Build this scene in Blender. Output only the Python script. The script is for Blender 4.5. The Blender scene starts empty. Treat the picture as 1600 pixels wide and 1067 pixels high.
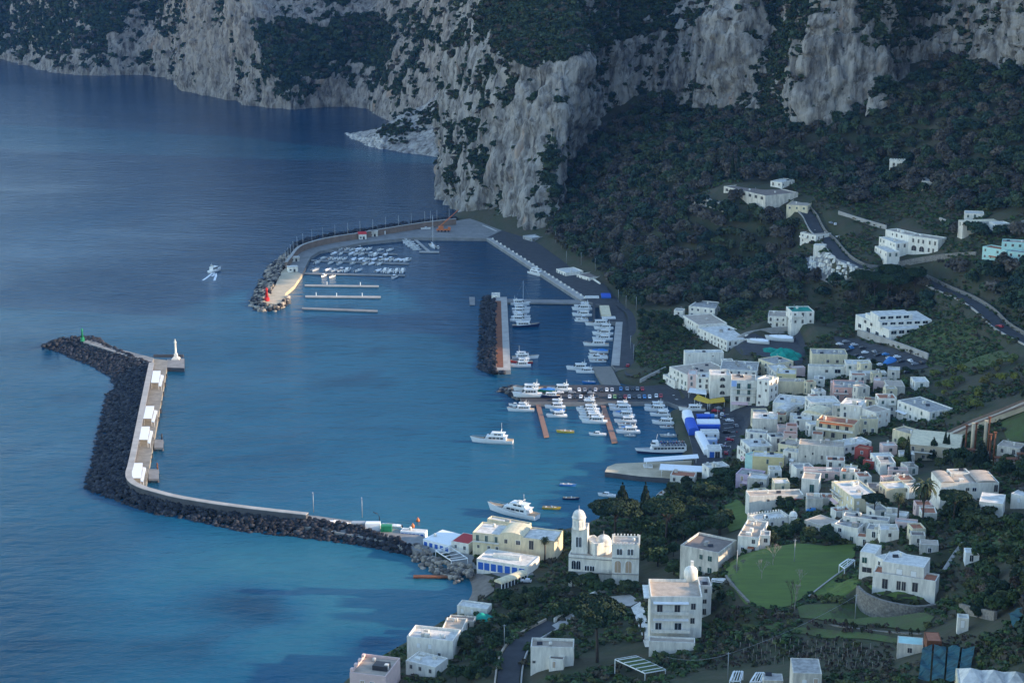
import bpy, bmesh, math, random
import numpy as np
from mathutils import Vector, Matrix
random.seed(7)
RNG = np.random.default_rng(11)
R = math.radians
S = bpy.context.scene
COL = S.collection

# ------------------------------------------------------------------ camera, light, exposure
H, F, PITCH = 255.0, 2700.0, R(14.2)
cd = bpy.data.cameras.new('camera'); cam = bpy.data.objects.new('camera', cd); COL.objects.link(cam)
cam.location = (0, 0, H); cam.rotation_euler = (R(90) - PITCH, 0, 0)
cd.sensor_width = 36; cd.lens = F / 1600 * 36; cd.clip_start = 1; cd.clip_end = 30000
S.camera = cam
S.view_settings.view_transform = 'Standard'; S.view_settings.look = 'None'
S.view_settings.exposure = 1.65; S.view_settings.gamma = 1
SUN_AZ, SUN_EL = R(-6), R(16)          # azimuth measured from +X towards +Y
w = bpy.data.worlds.new("World"); S.world = w; w.use_nodes = True
nt = w.node_tree; bg = nt.nodes['Background']
sky = nt.nodes.new('ShaderNodeTexSky'); sky.sky_type = 'NISHITA'; sky.sun_disc = False
sky.sun_elevation = SUN_EL; sky.sun_rotation = math.pi / 2 - SUN_AZ
sky.air_density = 1.0; sky.dust_density = 0.1; sky.ozone_density = 1.6
nt.links.new(sky.outputs[0], bg.inputs[0]); bg.inputs[1].default_value = 0.15
sl = bpy.data.lights.new('sun', 'SUN'); sun = bpy.data.objects.new('sun', sl); COL.objects.link(sun)
sl.energy = 2.8; sl.angle = R(0.5); sl.color = (1.0, 0.78, 0.55)
sd = Vector((math.cos(SUN_EL) * math.cos(SUN_AZ), math.cos(SUN_EL) * math.sin(SUN_AZ), math.sin(SUN_EL)))
sun.rotation_euler = sd.to_track_quat('Z', 'Y').to_euler(); sun.location = (400, 900, 600)
S.cycles.max_bounces = 5; S.cycles.diffuse_bounces = 2; S.cycles.glossy_bounces = 2
S.cycles.transmission_bounces = 2; S.cycles.volume_bounces = 0; S.cycles.transparent_max_bounces = 4

# ------------------------------------------------------------------ picture <-> world
CP, SP = math.cos(PITCH), math.sin(PITCH)
def ray(px, py):
    u = (px - 800) / F; v = (533.5 - py) / F
    return (u, CP + v * SP, -SP + v * CP)
def P(px, py, z=0.0):
    d = ray(px, py); t = (z - H) / d[2]
    return Vector((d[0] * t, d[1] * t, z))
def proj(x, y, z):
    dz = z - H
    yc = y * CP - dz * SP; vc = y * SP + dz * CP
    return 800 + F * x / yc, 533.5 - F * vc / yc
def hd(py):                                    # tangent of the depression at picture row py
    d = ray(800, py); return -d[2] / d[1]

# ------------------------------------------------------------------ noise
def _hash(i, j, k, s):
    h = (i * 374761393 + j * 668265263 + k * 2147483647 + s * 974634613) & 0xFFFFFFFF
    h = ((h ^ (h >> 13)) * 1274126177) & 0xFFFFFFFF
    h = (h ^ (h >> 16)) & 0xFFFFFFFF
    return h.astype(np.float64) / 0xFFFFFFFF
def vnoise(p, s=0):
    p = np.asarray(p, float); i = np.floor(p).astype(np.int64); f = p - i; f = f * f * (3 - 2 * f)
    r = 0
    for a in (0, 1):
        for b in (0, 1):
            for c in (0, 1):
                wgt = (f[:, 0] if a else 1 - f[:, 0]) * (f[:, 1] if b else 1 - f[:, 1]) * (f[:, 2] if c else 1 - f[:, 2])
                r = r + wgt * _hash(i[:, 0] + a, i[:, 1] + b, i[:, 2] + c, s)
    return r * 2 - 1
def fbm(p, oct=4, s=0, gain=.5):
    r = 0; a = 1; p = np.asarray(p, float)
    for o in range(oct):
        r = r + a * vnoise(p * 2 ** o + 17.3 * o, s + o); a *= gain
    return r

# ------------------------------------------------------------------ tags and meshes
def tag(o, label=None, cat=None, group=None, kind=None):
    if label: o['label'] = label
    if cat: o['category'] = cat
    if group: o['group'] = group
    if kind: o['kind'] = kind
    return o
def empty(name, loc, rz=0):
    o = bpy.data.objects.new(name, None); COL.objects.link(o); o.location = loc; o.rotation_euler = (0, 0, rz)
    o.empty_display_size = .5
    return o
def link(name, me, parent=None, loc=None, rz=0):
    o = bpy.data.objects.new(name, me); COL.objects.link(o)
    if parent is not None: o.parent = parent
    if loc is not None: o.location = loc
    if rz: o.rotation_euler = (0, 0, rz)
    return o
def copy_tree(o, parent=None):
    c = o.copy(); COL.objects.link(c)
    if parent is not None: c.parent = parent
    for ch in o.children: copy_tree(ch, c)
    return c
def np_mesh(name, V, Fq, mats, smooth=False, tint=None, mi=None):
    """V (n,3), Fq (m,k) all faces of k corners"""
    V = np.ascontiguousarray(V, np.float32); Fq = np.ascontiguousarray(Fq, np.int32)
    me = bpy.data.meshes.new(name); k = Fq.shape[1]; m = len(Fq)
    me.vertices.add(len(V)); me.vertices.foreach_set('co', V.ravel())
    me.loops.add(m * k); me.loops.foreach_set('vertex_index', Fq.ravel())
    me.polygons.add(m); me.polygons.foreach_set('loop_start', np.arange(0, m * k, k, dtype=np.int32))
    if smooth: me.polygons.foreach_set('use_smooth', np.ones(m, bool))
    if mi is not None: me.polygons.foreach_set('material_index', np.ascontiguousarray(mi, np.int32))
    me.update(calc_edges=True)
    for mm in (mats if isinstance(mats, (list, tuple)) else [mats]): me.materials.append(mm)
    if tint is not None:
        at = me.attributes.new('tint', 'FLOAT_COLOR', 'POINT')
        c = np.ones((len(V), 4), np.float32); c[:, :3] = tint; at.data.foreach_set('color', c.ravel())
    return me
class MB:
    """collects boxes, prisms and tubes into ONE mesh"""
    def __init__(s): s.v = []; s.f = []; s.m = []; s.sm = []
    def add(s, vs, fs, m=0, smooth=False):
        b = len(s.v); s.v += [tuple(x) for x in vs]
        for f in fs: s.f.append([b + i for i in f]); s.m.append(m); s.sm.append(smooth)
    def box(s, c, d, m=0, rz=0, taper=1.0, tilt=None):
        x, y, z = d[0] / 2, d[1] / 2, d[2]; ca, sa = math.cos(rz), math.sin(rz); vs = []
        for zz, t in ((0, 1), (z, taper)):
            for sx, sy in ((-1, -1), (1, -1), (1, 1), (-1, 1)):
                a, b = sx * x * t, sy * y * t
                vs.append((c[0] + a * ca - b * sa, c[1] + a * sa + b * ca, c[2] + zz))
        s.add(vs, [(3, 2, 1, 0), (4, 5, 6, 7), (0, 1, 5, 4), (1, 2, 6, 5), (2, 3, 7, 6), (3, 0, 4, 7)], m)
    def prism(s, pts, z0, z1, m=0, mtop=None, smooth=False):
        n = len(pts); vs = [(p[0], p[1], z0) for p in pts] + [(p[0], p[1], z1) for p in pts]
        a = sum(pts[i][0] * pts[(i + 1) % n][1] - pts[(i + 1) % n][0] * pts[i][1] for i in range(n))
        up = list(range(n, 2 * n)); dn = list(range(n - 1, -1, -1))
        sides = [(i, (i + 1) % n, n + (i + 1) % n, n + i) for i in range(n)]
        if a < 0: up.reverse(); dn.reverse(); sides = [t[::-1] for t in sides]
        s.add(vs, [dn], m)
        b = len(s.v) - 2 * n
        s.f.append([b + i for i in up]); s.m.append(m if mtop is None else mtop); s.sm.append(False)
        for t in sides: s.f.append([b + i for i in t]); s.m.append(m); s.sm.append(smooth)
    def tube(s, pts, r, m=0, n=6, cap=True, smooth=True):
        pts = [Vector(p) for p in pts]; rs = r if isinstance(r, (list, tuple)) else [r] * len(pts)
        b = len(s.v)
        for i, p in enumerate(pts):
            t = (pts[min(i + 1, len(pts) - 1)] - pts[max(i - 1, 0)]).normalized()
            a = t.orthogonal().normalized() if abs(t.z) > .9 else Vector((0, 0, 1)).cross(t).normalized()
            q = t.cross(a)
            for k in range(n):
                an = 2 * math.pi * k / n; s.v.append(tuple(p + (a * math.cos(an) + q * math.sin(an)) * rs[i]))
        for i in range(len(pts) - 1):
            for k in range(n):
                k2 = (k + 1) % n
                s.f.append([b + i * n + k, b + i * n + k2, b + (i + 1) * n + k2, b + (i + 1) * n + k]); s.m.append(m); s.sm.append(smooth)
        if cap:
            s.f.append([b + k for k in range(n - 1, -1, -1)]); s.m.append(m); s.sm.append(False)
            e = b + (len(pts) - 1) * n; s.f.append([e + k for k in range(n)]); s.m.append(m); s.sm.append(False)
    def lathe(s, c, prof, m=0, n=12, smooth=True, sx=1, sy=1):
        b = len(s.v)
        for r, z in prof:
            for k in range(n):
                an = 2 * math.pi * k / n; s.v.append((c[0] + r * sx * math.cos(an), c[1] + r * sy * math.sin(an), c[2] + z))
        for i in range(len(prof) - 1):
            for k in range(n):
                k2 = (k + 1) % n
                s.f.append([b + i * n + k, b + i * n + k2, b + (i + 1) * n + k2, b + (i + 1) * n + k]); s.m.append(m); s.sm.append(smooth)
        s.f.append([b + k for k in range(n - 1, -1, -1)]); s.m.append(m); s.sm.append(False)
        e = b + (len(prof) - 1) * n; s.f.append([e + k for k in range(n)]); s.m.append(m); s.sm.append(False)
    def mesh(s, name, mats):
        me = bpy.data.meshes.new(name); me.from_pydata(s.v, [], s.f)
        for mm in (mats if isinstance(mats, (list, tuple)) else [mats]): me.materials.append(mm)
        me.polygons.foreach_set('material_index', s.m); me.polygons.foreach_set('use_smooth', s.sm)
        me.update(); return me
    def build(s, name, mats, parent=None, loc=None, rz=0):
        return link(name, s.mesh(name, mats), parent, loc, rz)

# ------------------------------------------------------------------ materials
M = {}
def mat(key, col, rough=.8, var=.18, scale=.35, col2=None, bump=0, metal=0, spec=.3, stretch=(1, 1, 1), bscale=None, detail=5):
    m = bpy.data.materials.new(key); m.use_nodes = True; n = m.node_tree.nodes; l = m.node_tree.links
    b = n['Principled BSDF']; b.inputs['Roughness'].default_value = rough; b.inputs['Metallic'].default_value = metal
    b.inputs['Specular IOR Level'].default_value = spec
    g = n.new('ShaderNodeNewGeometry'); mp = n.new('ShaderNodeMapping'); mp.inputs['Scale'].default_value = stretch
    l.new(g.outputs['Position'], mp.inputs['Vector'])
    t = n.new('ShaderNodeTexNoise'); t.inputs['Scale'].default_value = scale; t.inputs['Detail'].default_value = detail
    t.inputs['Roughness'].default_value = .65
    l.new(mp.outputs[0], t.inputs['Vector'])
    r = n.new('ShaderNodeValToRGB'); r.color_ramp.elements[0].position = .32; r.color_ramp.elements[1].position = .68
    c2 = col2 or tuple(c * (1 - var) for c in col); c1 = col if col2 else tuple(min(1, c * (1 + var * .5)) for c in col)
    r.color_ramp.elements[0].color = (*c2, 1); r.color_ramp.elements[1].color = (*c1, 1)
    l.new(t.outputs[0], r.inputs[0]); l.new(r.outputs[0], b.inputs['Base Color'])
    if bump:
        t2 = n.new('ShaderNodeTexNoise'); t2.inputs['Scale'].default_value = bscale or scale * 4; t2.inputs['Detail'].default_value = 6
        l.new(mp.outputs[0], t2.inputs['Vector'])
        bp = n.new('ShaderNodeBump'); bp.inputs['Distance'].default_value = bump; bp.inputs['Strength'].default_value = 1
        l.new(t2.outputs[0], bp.inputs['Height']); l.new(bp.outputs[0], b.inputs['Normal'])
    M[key] = m; return m
mat('white_plaster', (.79, .745, .65), .8, .26, .8, stretch=(1, 1, .22), detail=8)
mat('aged_plaster', (.64, .59, .50), .85, .38, .8, stretch=(1, 1, .22), detail=8)
mat('cream_plaster', (.72, .62, .42), .85, .25, .7, stretch=(1, 1, .25), detail=8)
mat('yellow_plaster', (.70, .58, .30), .85, .12, .5)
mat('pink_plaster', (.66, .38, .32), .85, .15, .5)
mat('pale_pink_plaster', (.72, .52, .46), .85, .12, .5)
mat('lilac_plaster', (.60, .46, .55), .85, .12, .5)
mat('blue_plaster', (.35, .48, .75), .85, .12, .5)
mat('mint_plaster', (.45, .68, .62), .85, .12, .5)
mat('red_plaster', (.38, .08, .06), .85, .15, .5)
mat('roof_grey', (.38, .36, .33), .9, .45, .5, detail=8)
mat('roof_white', (.66, .63, .57), .85, .35, .45, detail=8)
mat('roof_brown', (.24, .19, .16), .9, .25, .4)
mat('roof_tan', (.46, .38, .30), .9, .25, .4)
mat('roof_terracotta', (.40, .16, .09), .85, .25, .8)
mat('glass', (.02, .03, .04), .12, .2, 1, spec=.6)
mat('shutter_green', (.02, .08, .07), .6, .2, 2)
mat('shutter_dark', (.04, .04, .045), .6, .2, 2)
mat('shutter_tan', (.50, .36, .24), .7, .15, 2)
mat('white_paint', (.82, .82, .80), .4, .06, 1)
mat('gelcoat', (.80, .80, .78), .25, .06, 1, spec=.5)
mat('asphalt', (.055, .056, .06), .9, .3, .25)
mat('concrete', (.24, .235, .225), .9, .25, .2, bump=.05)
mat('pale_concrete', (.38, .36, .33), .9, .22, .2)
mat('pier_deck', (.27, .25, .21), .9, .3, .25)
mat('sand_concrete', (.52, .43, .30), .9, .2, .2)
mat('sea_wall', (.085, .085, .09), .9, .3, .2, bump=.1)
mat('brown_wall', (.24, .17, .13), .9, .25, .2)
mat('stone_wall', (.25, .23, .20), .95, .5, 1.2, bump=.25)
mat('wood_deck', (.26, .15, .11), .85, .3, 1.0)
mat('rust', (.20, .075, .035), .85, .4, .6)
mat('dark_metal', (.05, .05, .055), .5, .2, 1, metal=.3)
mat('grey_metal', (.38, .39, .40), .45, .1, 1, metal=.3)
mat('red_paint', (.50, .03, .03), .45, .1, 1)
mat('orange_paint', (.55, .16, .05), .5, .15, 1)
mat('green_paint', (.02, .22, .10), .5, .1, 1)
mat('blue_paint', (.03, .12, .45), .5, .1, 1)
mat('yellow_cloth', (.62, .40, .04), .8, .12, .8)
mat('blue_cloth', (.03, .10, .50), .7, .15, .8)
mat('white_cloth', (.82, .82, .82), .8, .08, .8)
mat('red_cloth', (.45, .05, .05), .8, .1, .8)
mat('pink_cloth', (.72, .50, .50), .8, .1, .8)
mat('green_net', (.01, .27, .20), .8, .5, .25)
mat('blue_net', (.012, .075, .095), .8, .6, .3)
mat('rubber', (.02, .02, .02), .8, .1, 1)
mat('bark', (.065, .052, .042), .95, .3, 1.5)
mat('pale_bark', (.34, .29, .25), .95, .2, 1.5)
mat('lawn', (.115, .170, .036), .95, .4, .22, col2=(.080, .115, .030), stretch=(.35, 1.6, 1), detail=8, bump=.1, bscale=2)
mat('field_grass', (.075, .120, .034), .95, .45, .16, col2=(.075, .075, .035), detail=8, bump=.3, bscale=1.5)
mat('dirt', (.13, .10, .075), .95, .35, .2, bump=.2)
mat('beach', (.20, .17, .14), .95, .3, .3, bump=.1)
mat('skin', (.55, .35, .26), .7, .1, 3)
mat('dark_cloth', (.05, .05, .07), .85, .3, 3)
mat('ground', (.040, .055, .024), .95, .4, .09, col2=(.075, .062, .040), bump=.6, bscale=.3, detail=9)
def rockmat(key, light, dark, veg, vegamt, seam=.5):
    m = bpy.data.materials.new(key); m.use_nodes = True; n = m.node_tree.nodes; l = m.node_tree.links
    b = n['Principled BSDF']; b.inputs['Roughness'].default_value = .95; b.inputs['Specular IOR Level'].default_value = .15
    g = n.new('ShaderNodeNewGeometry')
    def noise(scale, st, det=8, rgh=.65):
        mp = n.new('ShaderNodeMapping'); mp.inputs['Scale'].default_value = st; l.new(g.outputs['Position'], mp.inputs['Vector'])
        t = n.new('ShaderNodeTexNoise'); t.inputs['Scale'].default_value = scale; t.inputs['Detail'].default_value = det
        t.inputs['Roughness'].default_value = rgh; l.new(mp.outputs[0], t.inputs['Vector']); return t.outputs[0]
    def ramp(src, p0, c0, p1, c1):
        r = n.new('ShaderNodeValToRGB'); e = r.color_ramp.elements
        e[0].position = p0; e[0].color = c0; e[1].position = p1; e[1].color = c1; l.new(src, r.inputs[0]); return r.outputs[0]
    def mix(f, a, bb):
        x = n.new('ShaderNodeMix'); x.data_type = 'RGBA'
        l.new(f, x.inputs[0]); l.new(a, x.inputs[6]); l.new(bb, x.inputs[7]); return x.outputs[2]
    streak = noise(.12, (1, 1, .22), 11)
    base = ramp(streak, .38, (*dark, 1), .56, (*light, 1)); crack = ramp(noise(.20, (1, 1, .33), 12, .72), .40, (.42, .41, .40, 1), .50, (1, 1, 1, 1)); cm = n.new('ShaderNodeMix'); cm.data_type = 'RGBA'; cm.blend_type = 'MULTIPLY'; cm.inputs[0].default_value = 1; l.new(base, cm.inputs[6]); l.new(crack, cm.inputs[7]); base = cm.outputs[2]
    stain = ramp(noise(.05, (1, 1, .3), 6), .60, (0, 0, 0, 1), .72, (.7, .7, .7, 1))
    st2 = n.new('ShaderNodeRGB'); st2.outputs[0].default_value = (.36, .22, .13, 1)
    base = mix(stain, base, st2.outputs[0])
    # scrub growing on ledges and in cracks
    sx = n.new('ShaderNodeSeparateXYZ'); l.new(g.outputs['Normal'], sx.inputs[0])
    at_ = n.new('ShaderNodeAttribute'); at_.attribute_name = 'tint'; vn = noise(.14, (1, 1, .7), 11, .75)
    ad = n.new('ShaderNodeMath'); ad.operation = 'MULTIPLY_ADD'; l.new(vn, ad.inputs[0]); ad.inputs[1].default_value = .75; l.new(at_.outputs['Fac'], ad.inputs[2])
    vm = ramp(ad.outputs[0], vegamt, (0, 0, 0, 1), vegamt + .05, (1, 1, 1, 1))
    vc = n.new('ShaderNodeRGB'); vc.outputs[0].default_value = (*veg, 1)
    base = mix(vm, base, vc.outputs[0])
    l.new(base, b.inputs['Base Color'])
    bp = n.new('ShaderNodeBump'); bp.inputs['Distance'].default_value = 2.2; bp.inputs['Strength'].default_value = 1
    l.new(noise(.22, (1, 1, .45), 10, .7), bp.inputs['Height']); l.new(bp.outputs[0], b.inputs['Normal'])
    M[key] = m; return m
rockmat('cliff_rock', (.34, .325, .30), (.125, .12, .115), (.024, .036, .020), .90)
rockmat('far_rock', (.33, .295, .26), (.155, .135, .12), (.024, .036, .020), .90)
rockmat('talus_rock', (.42, .40, .37), (.22, .20, .19), (.035, .05, .025), 1.0)
def leafmat(key, rough=.75):
    m = bpy.data.materials.new(key); m.use_nodes = True; n = m.node_tree.nodes; l = m.node_tree.links
    b = n['Principled BSDF']; b.inputs['Roughness'].default_value = rough; b.inputs['Specular IOR Level'].default_value = .2
    a = n.new('ShaderNodeAttribute'); a.attribute_name = 'tint'
    g = n.new('ShaderNodeNewGeometry'); t = n.new('ShaderNodeTexNoise'); t.inputs['Scale'].default_value = .8; t.inputs['Detail'].default_value = 3
    l.new(g.outputs['Position'], t.inputs['Vector'])
    mr = n.new('ShaderNodeMapRange'); mr.inputs[1].default_value = .3; mr.inputs[2].default_value = .7
    mr.inputs[3].default_value = .65; mr.inputs[4].default_value = 1.3; l.new(t.outputs[0], mr.inputs[0])
    mx = n.new('ShaderNodeVectorMath'); mx.operation = 'SCALE'; l.new(a.outputs['Color'], mx.inputs[0]); l.new(mr.outputs[0], mx.inputs['Scale'])
    l.new(mx.outputs[0], b.inputs['Base Color'])
    M[key] = m; return m
leafmat('leaves')
leafmat('rock_tint', .95)
# ------------------------------------------------------------------ land as a height field: measured heights, plus an unseen ridge shaped for sun and shade
CTRL = """500,1030,-8 560,980,-7 640,960,-5 690,935,-4 600,880,-8 670,845,-5 700,780,-6 800,785,-6 900,800,-4 980,772,-4 1000,750,-4 940,690,-6
1030,680,-4 1000,640,-6 800,560,-9 900,520,-8 850,480,-9 900,580,-8 800,430,-9 700,400,-9 600,350,-12 650,300,-12 400,700,-25 200,900,-25 300,400,-25
545,1085,2 640,1015,2.5 700,985,3 740,945,2 765,905,2.5 735,875,1.5 690,850,2 760,880,2.5 850,890,4 880,850,3 940,845,3 1000,830,5 1060,775,3 1085,735,3 1110,700,3
1120,650,3.2 1070,620,3 985,590,2.5 990,520,3 975,480,3 945,440,3.5 900,415,4 860,385,4 810,362,4 750,345,3 720,338,2
1100,600,5 1150,640,6 1200,640,10 1180,720,10 1150,760,8 1250,600,12 1280,560,14 1150,545,10 1100,510,10 1015,520,6 1030,560,5 1080,480,14 1200,500,20 1180,530,16
1300,520,22 1390,530,26 1440,570,26 1350,590,20 1340,640,24 1300,680,22 1250,720,20 1400,680,28 1480,690,34 1560,700,38 1600,640,48 1540,600,40 1450,640,30
1500,760,40 1590,800,52 1400,800,36 1300,800,30 1220,790,22 1150,830,20 1080,800,12 1020,800,8 1100,900,24 1000,900,14 940,900,10 880,920,8 820,960,8
800,1010,13 830,1060,16 760,1010,9 720,1040,8 650,1075,5 700,1015,4.5 900,1000,15 960,960,16 1060,1000,22 1010,1060,25 1150,960,28 1150,880,30
1230,900,35 1300,870,37 1230,940,35 1330,950,38 1410,935,44 1480,940,46 1500,870,48 1250,990,35 1250,1060,41 1400,1000,46 1500,1000,56 1560,1060,68 1600,960,66 1600,880,60 1420,1060,54
1480,520,36 1560,540,42 1600,480,50 1450,460,36 1380,460,32 1300,470,26 1250,430,34 1300,400,44 1330,420,44 1400,390,52 1500,400,58 1570,400,62 1600,350,75
1500,345,68 1380,340,58 1270,340,55 1220,320,58 1160,310,60 1100,310,55 1400,265,76 1300,270,70 1550,270,88 1200,420,24 1100,440,16 1000,430,10
940,380,16 1000,350,32 1100,380,32 1000,280,50 900,320,24 880,360,11 900,260,46 950,230,56 1000,190,74 1100,200,80 1150,165,96 1230,200,92
1320,200,96 1380,190,102 1450,150,120 1600,110,140 1500,200,106 1600,200,112 800,1150,22 1000,1180,38 1250,1200,52 1600,1200,88 560,1150,-3 400,1150,-12"""
cw = []
for t in CTRL.split():
    a, b, c = t.split(','); p = P(float(a), float(b), float(c)); cw.append((p.x, p.y, float(c)))
cw += [(260, 420, 105), (330, 560, 74), (420, 640, 66), (330, 720, 62), (420, 800, 80), (380, 950, 108), (500, 1090, 155), (560, 720, 75), (560, 560, 105),
       (560, 950, 160), (700, 680, 75), (700, 800, 95), (560, 860, 112), (720, 880, 130), (720, 975, 235), (720, 1064, 165), (560, 1195, 215), (720, 1185, 255), (900, 1165, 330), (600, 400, 190), (420, 400, 150), (750, 400, 240),
       (900, 740, 95), (900, 860, 165), (900, 955, 300), (900, 1045, 205), (560, 1300, 235), (720, 1330, 290), (900, 1360, 350), (300, 330, 130), (500, 1500, 240), (800, 1600, 330), (-60, 1500, -8), (-60, 1650, -8), (250, 1600, 150), (120, 1600, 120),
       (-150, 500, -10), (-150, 800, -20), (-150, 1100, -15), (-150, 1400, -15), (-60, 1350, -10)]
cw = np.array(cw); CX = cw[:, :2] / 300.0
def _U(r2): return np.where(r2 > 1e-12, r2 * np.log(np.maximum(r2, 1e-12)), 0)
nC = len(cw); K = _U(((CX[:, None] - CX[None]) ** 2).sum(-1)) + np.eye(nC) * 2e-5
A = np.zeros((nC + 3, nC + 3)); A[:nC, :nC] = K; A[:nC, nC] = 1; A[:nC, nC + 1:] = CX; A[nC:, :nC] = A[:nC, nC:].T
WT = np.linalg.solve(A, np.concatenate([cw[:, 2], np.zeros(3)]))
def tps(q):
    q = np.asarray(q, float) / 300.0; out = np.empty(len(q))
    for i in range(0, len(q), 20000):
        c = q[i:i + 20000]; out[i:i + 20000] = _U(((c[:, None] - CX[None]) ** 2).sum(-1)) @ WT[:nC] + WT[nC] + c @ WT[nC + 1:]
    return out
GX0, GX1, GY0, GY1, GS = -160, 900, 330, 1680, 3.0
gx = np.arange(GX0, GX1 + .1, GS); gy = np.arange(GY0, GY1 + .1, GS); NX, NY = len(gx), len(gy)
GXX, GYY = np.meshgrid(gx, gy); gp = np.stack([GXX.ravel(), GYY.ravel()], 1)
Z = tps(gp)
Z = Z + np.clip((Z - 6) / 30, 0, 1) * 1.4 * fbm(np.c_[gp / 22, np.zeros(len(gp))], 3, 3)
# steep banks at the water's edge instead of a long beach
Z = np.where(Z < 1.5, 1.5 + (Z - 1.5) * 1.6, Z)
Z = Z.reshape(NY, NX)
FLATS = []                                             # level building plots and terraces: polygon in world, height
def ground(x, y):
    fx = min(max((x - GX0) / GS, 0), NX - 1.001); fy = min(max((y - GY0) / GS, 0), NY - 1.001)
    i, j = int(fx), int(fy); u, v = fx - i, fy - j
    return (Z[j, i] * (1 - u) + Z[j, i + 1] * u) * (1 - v) + (Z[j + 1, i] * (1 - u) + Z[j + 1, i + 1] * u) * v
def at(px, py, h=0.0):
    """the point of the land (lifted by h) met by looking at picture point px, py"""
    d = ray(px, py); t = (6 + h - H) / d[2] if False else 330 / d[1]
    prev = t
    while t < 2200 / d[1]:
        x, y, z = d[0] * t, d[1] * t, H + d[2] * t
        if z <= max(ground(x, y), 0) + h:
            lo, hi = prev, t
            for _ in range(20):
                m_ = (lo + hi) / 2
                if H + d[2] * m_ <= max(ground(d[0] * m_, d[1] * m_), 0) + h: hi = m_
                else: lo = m_
            return Vector((d[0] * hi, d[1] * hi, H + d[2] * hi))
        prev = t; t += 4
    return Vector((d[0] * t, d[1] * t, H + d[2] * t))
def inpoly(pts, poly):
    pts = np.asarray(pts, float); x, y = pts[:, 0], pts[:, 1]; r = np.zeros(len(pts), bool); n = len(poly)
    for i in range(n):
        x1, y1 = poly[i][:2]; x2, y2 = poly[(i + 1) % n][:2]
        if y1 == y2: continue
        c = ((y1 > y) != (y2 > y)) & (x < (x2 - x1) * (y - y1) / (y2 - y1) + x1); r ^= c
    return r
def flatten(pix, z=None, blend=6.0):
    """level the land inside a picture polygon"""
    global Z
    w_ = [at(*p) for p in pix]
    if z is None: z = sum(p.z for p in w_) / len(w_)
    poly = [P(p[0], p[1], z) for p in pix]
    xs = [p.x for p in poly]; ys = [p.y for p in poly]
    i0, i1 = int((min(xs) - blend - GX0) / GS), int((max(xs) + blend - GX0) / GS) + 2
    j0, j1 = int((min(ys) - blend - GY0) / GS), int((max(ys) + blend - GY0) / GS) + 2
    i0, j0 = max(i0, 0), max(j0, 0)
    sub = np.stack([GXX[j0:j1, i0:i1].ravel(), GYY[j0:j1, i0:i1].ravel()], 1)
    d = np.full(len(sub), 1e9)
    for k in range(len(poly)):
        a = np.array(poly[k][:2]); b = np.array(poly[(k + 1) % len(poly)][:2]); ab = b - a
        t = np.clip(((sub - a) @ ab) / max(ab @ ab, 1e-9), 0, 1); d = np.minimum(d, np.linalg.norm(sub - (a + t[:, None] * ab), axis=1))
    ins = inpoly(sub, poly); d[ins] = 0
    wgt = np.clip(1 - d / blend, 0, 1); wgt = wgt * wgt * (3 - 2 * wgt)
    zz = Z[j0:j1, i0:i1]; zz[:] = zz * (1 - wgt.reshape(zz.shape)) + z * wgt.reshape(zz.shape)
    return z
# terraces that the photograph shows as level ground
flatten([(1140, 905), (1165, 875), (1250, 855), (1340, 850), (1335, 890), (1270, 940), (1180, 950)], None, 8)   # lawn
zv = flatten([(1343, 912), (1352, 920), (1375, 930), (1402, 937), (1432, 941), (1458, 938), (1490, 920), (1480, 880), (1370, 880)], None, 3)
flatten([(1330, 950), (1348, 948), (1375, 958), (1405, 965), (1440, 969), (1466, 966), (1445, 990), (1380, 984), (1320, 970)], zv - 6.5, 3)
flatten([(1050, 640), (1110, 635), (1160, 660), (1135, 720), (1095, 735)], 2.8, 6)
flatten([(1150, 540), (1230, 515), (1255, 540), (1240, 580), (1190, 570)], None, 6)

def grid_faces(nj, ni, keep=None):
    idx = np.arange(nj * ni).reshape(nj, ni)
    q = np.stack([idx[:-1, :-1], idx[:-1, 1:], idx[1:, 1:], idx[1:, :-1]], -1).reshape(-1, 4)
    return q if keep is None else q[keep.ravel()]
def finish_terrain():
    mn = np.maximum.reduce([Z[:-1, :-1], Z[:-1, 1:], Z[1:, 1:], Z[1:, :-1]])
    V = np.stack([GXX.ravel(), GYY.ravel(), Z.ravel()], 1)
    o = link('terrain', np_mesh('terrain', V, grid_faces(NY, NX, mn > -9), M['ground'], True)); tag(o, kind='structure')

# ------------------------------------------------------------------ cliffs: columns of a face, foot upwards, k = setback per metre climbed
def column(foot, *rows):
    p = P(*foot); pts = [p]; x, D, z = p.x, p.y, p.z
    for px, py, k in rows:
        T = hd(py); z2 = (H - (D - k * z) * T) / (1 + k * T); D2 = D + k * (z2 - z)
        d = ray(px, py); x2 = d[0] / d[1] * D2; pts.append(Vector((x2, D2, z2))); D, z = D2, z2
    return pts
def catmull(P0, P1, P2, P3, t):
    return .5 * ((2 * P1) + (-P0 + P2) * t + (2 * P0 - 5 * P1 + 4 * P2 - P3) * t * t + (-P0 + 3 * P1 - 3 * P2 + P3) * t ** 3)
def resample(A_, n, smooth=False):                        # A_ (k, m, 3): resample along axis 0 by arc length
    A_ = np.asarray(A_, float); k = len(A_)
    seg = np.linalg.norm(np.diff(A_, axis=0), axis=2).mean(1); s = np.concatenate([[0], np.cumsum(seg)]); t = np.linspace(0, s[-1], n)
    out = np.empty((n,) + A_.shape[1:])
    for q, tt in enumerate(t):
        i = min(int(np.searchsorted(s, tt, 'right')) - 1, k - 2); f = (tt - s[i]) / max(seg[i], 1e-9)
        if smooth: out[q] = catmull(A_[max(i - 1, 0)], A_[i], A_[i + 1], A_[min(i + 2, k - 1)], f)
        else: out[q] = A_[i] * (1 - f) + A_[i + 1] * f
    return out
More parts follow.
